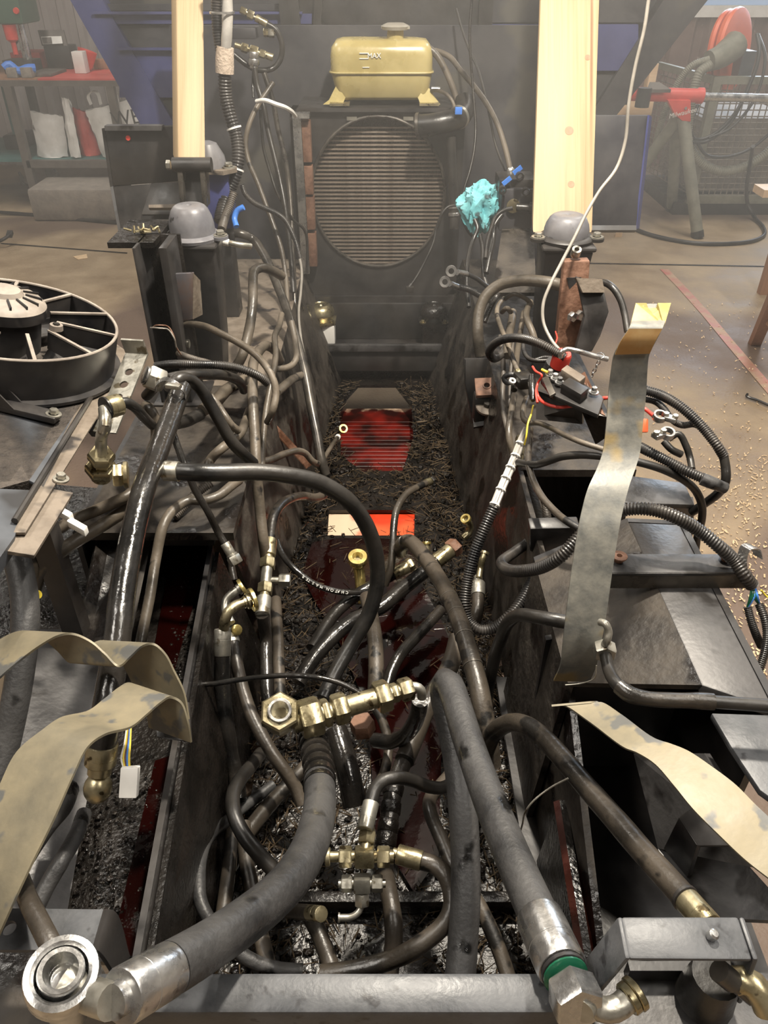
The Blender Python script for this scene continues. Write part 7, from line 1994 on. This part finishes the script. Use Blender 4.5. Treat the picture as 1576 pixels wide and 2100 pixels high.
T = thing('floor_lever', 'black lever tip on the floor beside the fan', 'lever', P(5, 490, z=0))
bm = BM(); tube(bm, [P(-20, 503, z=.02), P(8, 490, z=.06), P(22, 480, z=.08)], .012, 8); mk('rod', bm, M['black'], T)
bm = BM(); obox(bm, P(20, 480, z=.08), V((.02, 0, 0)), V((0, .02, .01)), V((0, 0, .012))); mk('pad', bm, M['black'], T)
bm = BM(); prism(bm, [P(150, 527, z=.001), P(178, 522, z=.001), P(180, 530, z=.001), P(160, 533, z=.001)], V((0, 0, .004))); mk('paper_scrap', bm, M['chip'], None, 'tan paper scrap on the floor before the fan', 'paper')
bm = BM(); prism(bm, [P(1262, 486, z=0), P(1276, 486, z=0), P(1278, 476, z=0), P(1268, 474, z=0)], V((0, 0, .03))); mk('wood_offcut', bm, M['ply'], None, 'small wood offcut on the floor below the black side plate', 'wood scrap')

# ------------------------------------------------------------------ background right: pipe stand, cage, reel
ys = 6.1
T = thing('pipe_stand', 'red folding pipe stand with grey tubular legs', 'pipe stand', V((P(1405, 480, z=0).x, ys, 0)))
hd = P(1400, 200, y=ys)
for (u0, v0, y0_), (u1, v1) in (((1402, 240, ys - .02), (1432, 488)), ((1390, 235, ys + .1), (1378, 432)), ((1396, 235, ys + .05), (1352, 330))):
    a = P(u0, v0, y=y0_); b_ = P(u1, v1, z=0) if v1 > 400 else V((a.x - .35, a.y + .25, 0))
    bm = BM(); tube(bm, [a, b_], .042, 14, smooth=False); mk('leg', bm, M['oldhose'], T)
    d = (b_ - a).normalized()
    bm = BM(); lathe(bm, b_ - d * .05, d, [(0, .046), (.05, .046)], 14); mk('foot', bm, M['rubber'], T)
bm = BM(); lathe(bm, P(1285, 192, y=ys), P(1425, 196, y=ys) - P(1285, 192, y=ys), [(0, .045), (.5, .045), (.51, .052), (.545, .052)], 18); mk('bar_tube', bm, M['red'], T)
bm = BM(); prism(bm, [P(1370, 205, y=ys - .07), P(1418, 205, y=ys - .07), P(1418, 250, y=ys - .07), P(1400, 248, y=ys - .07), P(1384, 234, y=ys - .07)], V((0, .06, 0))); mk('leg_bracket', bm, M['red'], T, bevel=.006)
text('Milwaukee', P(1401, 236, y=ys - .073), V((1, 0, .25)), V((-.05, 0, 1)), .045, M['white'], 'lettering', T, ext=.001)
bm = BM(); lathe(bm, P(1407, 222, y=ys - .07), V((0, -1, 0)), [(0, .011), (.008, .009)], 12); mk('rivet', bm, M['silver'], T)
bm = BM(); prism(bm, [P(1326, 190, y=ys - .08), P(1376, 190, y=ys - .08), P(1352, 175, y=ys - .02), P(1332, 175, y=ys - .02)], V((0, 0, .02))); mk('jaw_plate', bm, M['brownsteel'], T)
bm = BM(); lathe(bm, P(1320, 200, y=ys - .06), V((0, 0, -1)), [(-.06, .05), (.06, .05)], 14); mk('jaw_block', bm, M['rubber'], T)
bm = BM(); tube(bm, [P(1420, 198, y=ys), P(1500, 200, y=ys), P(1620, 203, y=ys)], .028, 12, smooth=False); mk('held_pipe', bm, M['silver'], T)
# timber pieces behind
T = thing('wooden_crate', 'pale plywood crate frame behind the black side plate', 'crate', V((P(1290, 240, y=6.6).x, 6.6, 0)))
bm = BM(); box(bm, (P(1240, 220, y=6.6).x, 6.6, P(1290, 236, y=6.6).z), (P(1340, 220, y=6.6).x, 6.7, P(1290, 205, y=6.6).z)); mk('board', bm, M['ply'], T, bevel=.004)
bm = BM(); box(bm, (P(1333, 150, y=6.65).x, 6.65, .0), (P(1349, 150, y=6.65).x, 6.75, P(1340, 130, y=6.65).z)); mk('post', bm, M['ply'], T, bevel=.004)
bm = BM(); box(bm, (P(1243, 150, y=6.65).x, 6.65, .0), (P(1256, 150, y=6.65).x, 6.75, P(1250, 205, y=6.65).z)); mk('post', bm, M['ply'], T, bevel=.004)
# mesh cage
yc = 6.5
CG = thing('mesh_cage', 'rusty wire mesh cage on a dark steel base holding hoses', 'cage', V((P(1500, 420, y=yc).x, yc, 0)))
x0_, x1_ = P(1440, 300, y=yc).x, P(1640, 300, y=yc).x
z0_, z1_ = P(1500, 400, y=yc).z, P(1500, 172, y=yc).z
xl_ = P(1395, 290, y=yc + .9).x
bm = BM()
for i in range(17):
    x_ = x0_ + (x1_ - x0_) * i / 16
    tube(bm, [V((x_, yc, z0_)), V((x_, yc, z1_))], .005, 5, smooth=False)
for j in range(19):
    z_ = z0_ + (z1_ - z0_) * j / 18
    tube(bm, [V((x0_, yc, z_)), V((x1_, yc, z_))], .005, 5, smooth=False)
    tube(bm, [V((x0_, yc, z_)), V((x0_ - .12, yc + 1.0, z_))], .005, 5, smooth=False)
for i in range(1, 12):
    a = V((x0_ - .12 * i / 12, yc + 1.0 * i / 12, z0_)); tube(bm, [a, a + V((0, 0, z1_ - z0_))], .005, 5, smooth=False)
mk('wire_mesh', bm, M['wire'], CG, kind='stuff')
bm = BM(); box(bm, (x0_ + .01, yc + .12, z0_), (x1_, yc + .95, z1_ - .25)); mk('sacking_load', bm, M['kerb'], CG)
for a, b_ in (((x0_ - .03, yc - .03, z0_ - .06), (x1_, yc + .03, z0_)), ((x0_ - .03, yc - .03, z1_), (x1_, yc + .03, z1_ + .05)), ((x0_ - .03, yc - .03, .12), (x0_ + .03, yc + .03, z1_))):
    bm = BM(); box(bm, a, b_); mk('frame_rail', bm, M['oldhose'], CG)
bm = BM(); prism(bm, [V((x0_, yc, z1_)), V((x0_ - .12, yc + 1, z1_)), V((x0_ - .12, yc + 1, z1_ + .05)), V((x0_, yc, z1_ + .05))], V((-.04, 0, 0))); mk('frame_rail', bm, M['oldhose'], CG)
bm = BM(); box(bm, (x0_ - .12, yc, 0), (x1_, yc + 1.0, z0_ - .06)); mk('base_skid', bm, M['black'], CG)
# hose reel disc
T = thing('hose_reel', 'orange red exhaust hose reel standing on the mesh cage', 'hose reel', P(1510, 165, y=6.75))
c = P(1524, 102, y=6.75)
rd = pxm(74, c); ax = V((.72, -.68, .1)).normalized()
lay = [(-.10, rd * .55, 'orange', 'drum')]
bm = BM(); lathe(bm, c - ax * .10, ax, [(0, rd), (.03, rd * 1.03), (.05, rd), (.055, rd * .86), (.045, rd * .3)], 36); mk('front_disc', bm, M['orange'], T)
bm = BM(); lathe(bm, c - ax * .16, ax, [(0, rd * .97), (.02, rd), (.04, rd * .97)], 36); mk('back_disc', bm, M['orange'], T)
bm = BM(); box(bm, (P(1518, 140, y=6.62).x, 6.62, P(1530, 172, y=6.62).z), (P(1545, 140, y=6.62).x, 6.9, P(1530, 105, y=6.62).z)); mk('grey_side', bm, M['fanplate'], T)
q = P(1512, 98, y=6.65)
bm = BM(); A = place([(1508, 92, 6.62), (1490, 108, 6.55), (1470, 120, 6.5), (1455, 125, 6.48)], 'y'); tube(bm, A, .10, 16, r1=.075, wob=.06); mk('canvas_sleeve', bm, M['oldhose'], T)
for i, (pts, w_, lab, mt, co) in enumerate((
        ([(1455, 122, 6.4), (1420, 135, 6.4), (1395, 165, 6.42), (1370, 215, 6.45), (1350, 275, 6.5), (1341, 325, 6.55)], 14, 'grey green corrugated hose hanging from the reel to the floor', 'o', .1),
        ([(1458, 132, 6.38), (1435, 150, 6.36), (1425, 180, 6.34), (1415, 230, 6.33), (1412, 280, 6.33), (1430, 325, 6.33), (1475, 350, 6.33), (1520, 345, 6.33), (1560, 325, 6.33), (1600, 290, 6.33)], 19, 'long corrugated grey hose slung in front of the mesh cage', 'o', .1),
        ([(1553, 70, 6.5), (1558, 110, 6.4), (1540, 170, 6.36), (1510, 230, 6.34), (1460, 278, 6.32), (1425, 285, 6.32), (1418, 260, 6.33), (1432, 215, 6.4)], 7, 'black cable turn of the coil hanging over the mesh cage', 'r', 0),
        ([(1560, 80, 6.5), (1552, 140, 6.4), (1530, 190, 6.36), (1500, 250, 6.34), (1450, 290, 6.3), (1420, 292, 6.3)], 7, 'black cable turn of the coil hanging over the mesh cage', 'r', 0),
        ([(1556, 70, 6.5), (1570, 120, 6.4), (1550, 200, 6.35), (1500, 262, 6.3), (1455, 283, 6.3)], 6, 'black cable turn of the coil hanging over the mesh cage', 'r', 0),
        ([(1432, 295, 6.3), (1450, 318, 6.3), (1490, 322, 6.3), (1540, 305, 6.3), (1590, 265, 6.3)], 6, 'thin black cable sagging across the mesh cage', 'r', 0))):
    hose('reel_hose' if i < 2 else 'reel_cable', lab, pts, w_, mt, Y, corr=co, cat='hose' if i < 2 else 'cable', seg=10, group='cable turns on the mesh cage' if i in (2, 3, 4) else None)
hose('floor_cable', 'black cable looping on the floor beside the pipe stand',
     [(1300, 468, .015), (1330, 480, .015), (1380, 492, .015), (1430, 499, .015), (1490, 500, .015), (1540, 495, .015), (1567, 483, .015), (1565, 465, .015), (1548, 445, .03), (1535, 420, .10), (1532, 390, .22), (1537, 350, .38), (1545, 300, .6)], 8, 'r', cat='cable')
T = thing('wooden_trestle', 'brown wooden trestle leg standing by the red floor line', 'trestle', P(1560, 708, z=0))
a, b_ = P(1548, 706, z=0), P(1610, 560, z=.55)
bm = BM(); obox(bm, (a + b_) / 2, V((.028, 0, 0)), V((0, .02, 0)), (b_ - a) / 2); mk('leg', bm, M['woodold'], T)
bm = BM(); obox(bm, P(1625, 660, z=.22) , V((.12, 0, 0)), V((0, .015, 0)), V((0, 0, .02))); mk('stretcher', bm, M['woodold'], T)
bm = BM(); box(bm, (P(1568, 394, y=4.6).x, 4.6, P(1580, 398, y=4.6).z - .02), (P(1700, 394, y=4.6).x, 4.75, P(1580, 390, y=4.6).z)); T2_ = thing('side_table', 'pale board top of a low table beside the mesh cage', 'table', V((P(1600, 395, y=4.6).x, 4.7, 0)))
mk('table_top', bm, M['ply'], T2_)
for k in range(2):
    bm = BM(); x_ = P(1620, 400, y=4.65).x + .5 * k; box(bm, (x_, 4.65, 0), (x_ + .05, 4.70, P(1580, 398, y=4.6).z - .02)); mk('leg', bm, M['woodold'], T2_)
T = thing('pry_hook', 'black steel hook lying on the concrete floor', 'hook', P(1550, 822, z=0))
bm = BM(); tube(bm, place([(1534, 808, .02), (1532, 812, .015), (1540, 816, .012), (1552, 820, .012), (1575, 830, .012), (1620, 850, .012)]), .006, 8); mk('rod', bm, M['black'], T)

# ------------------------------------------------------------------ scatter volume standing in for lens glare at the far end
hm = bpy.data.materials.new('lens_glare_scatter')
hm.use_nodes = True
hm.node_tree.nodes.remove(hm.node_tree.nodes['Principled BSDF'])
vs_ = hm.node_tree.nodes.new('ShaderNodeVolumeScatter')
vs_.inputs['Density'].default_value = 0.095
vs_.inputs['Color'].default_value = (1, 0.97, 0.93, 1)
vs_.inputs['Anisotropy'].default_value = 0.2
hm.node_tree.links.new(vs_.outputs[0], hm.node_tree.nodes['Material Output'].inputs['Volume'])
bm = BM(); box(bm, (-1.9, 1.75, 0.72), (1.9, 4.4, 3.4))
mk('glare_veil', bm, hm, None, 'scatter volume imitating lens glare in front of the cab', 'glare_veil', kind='stuff')
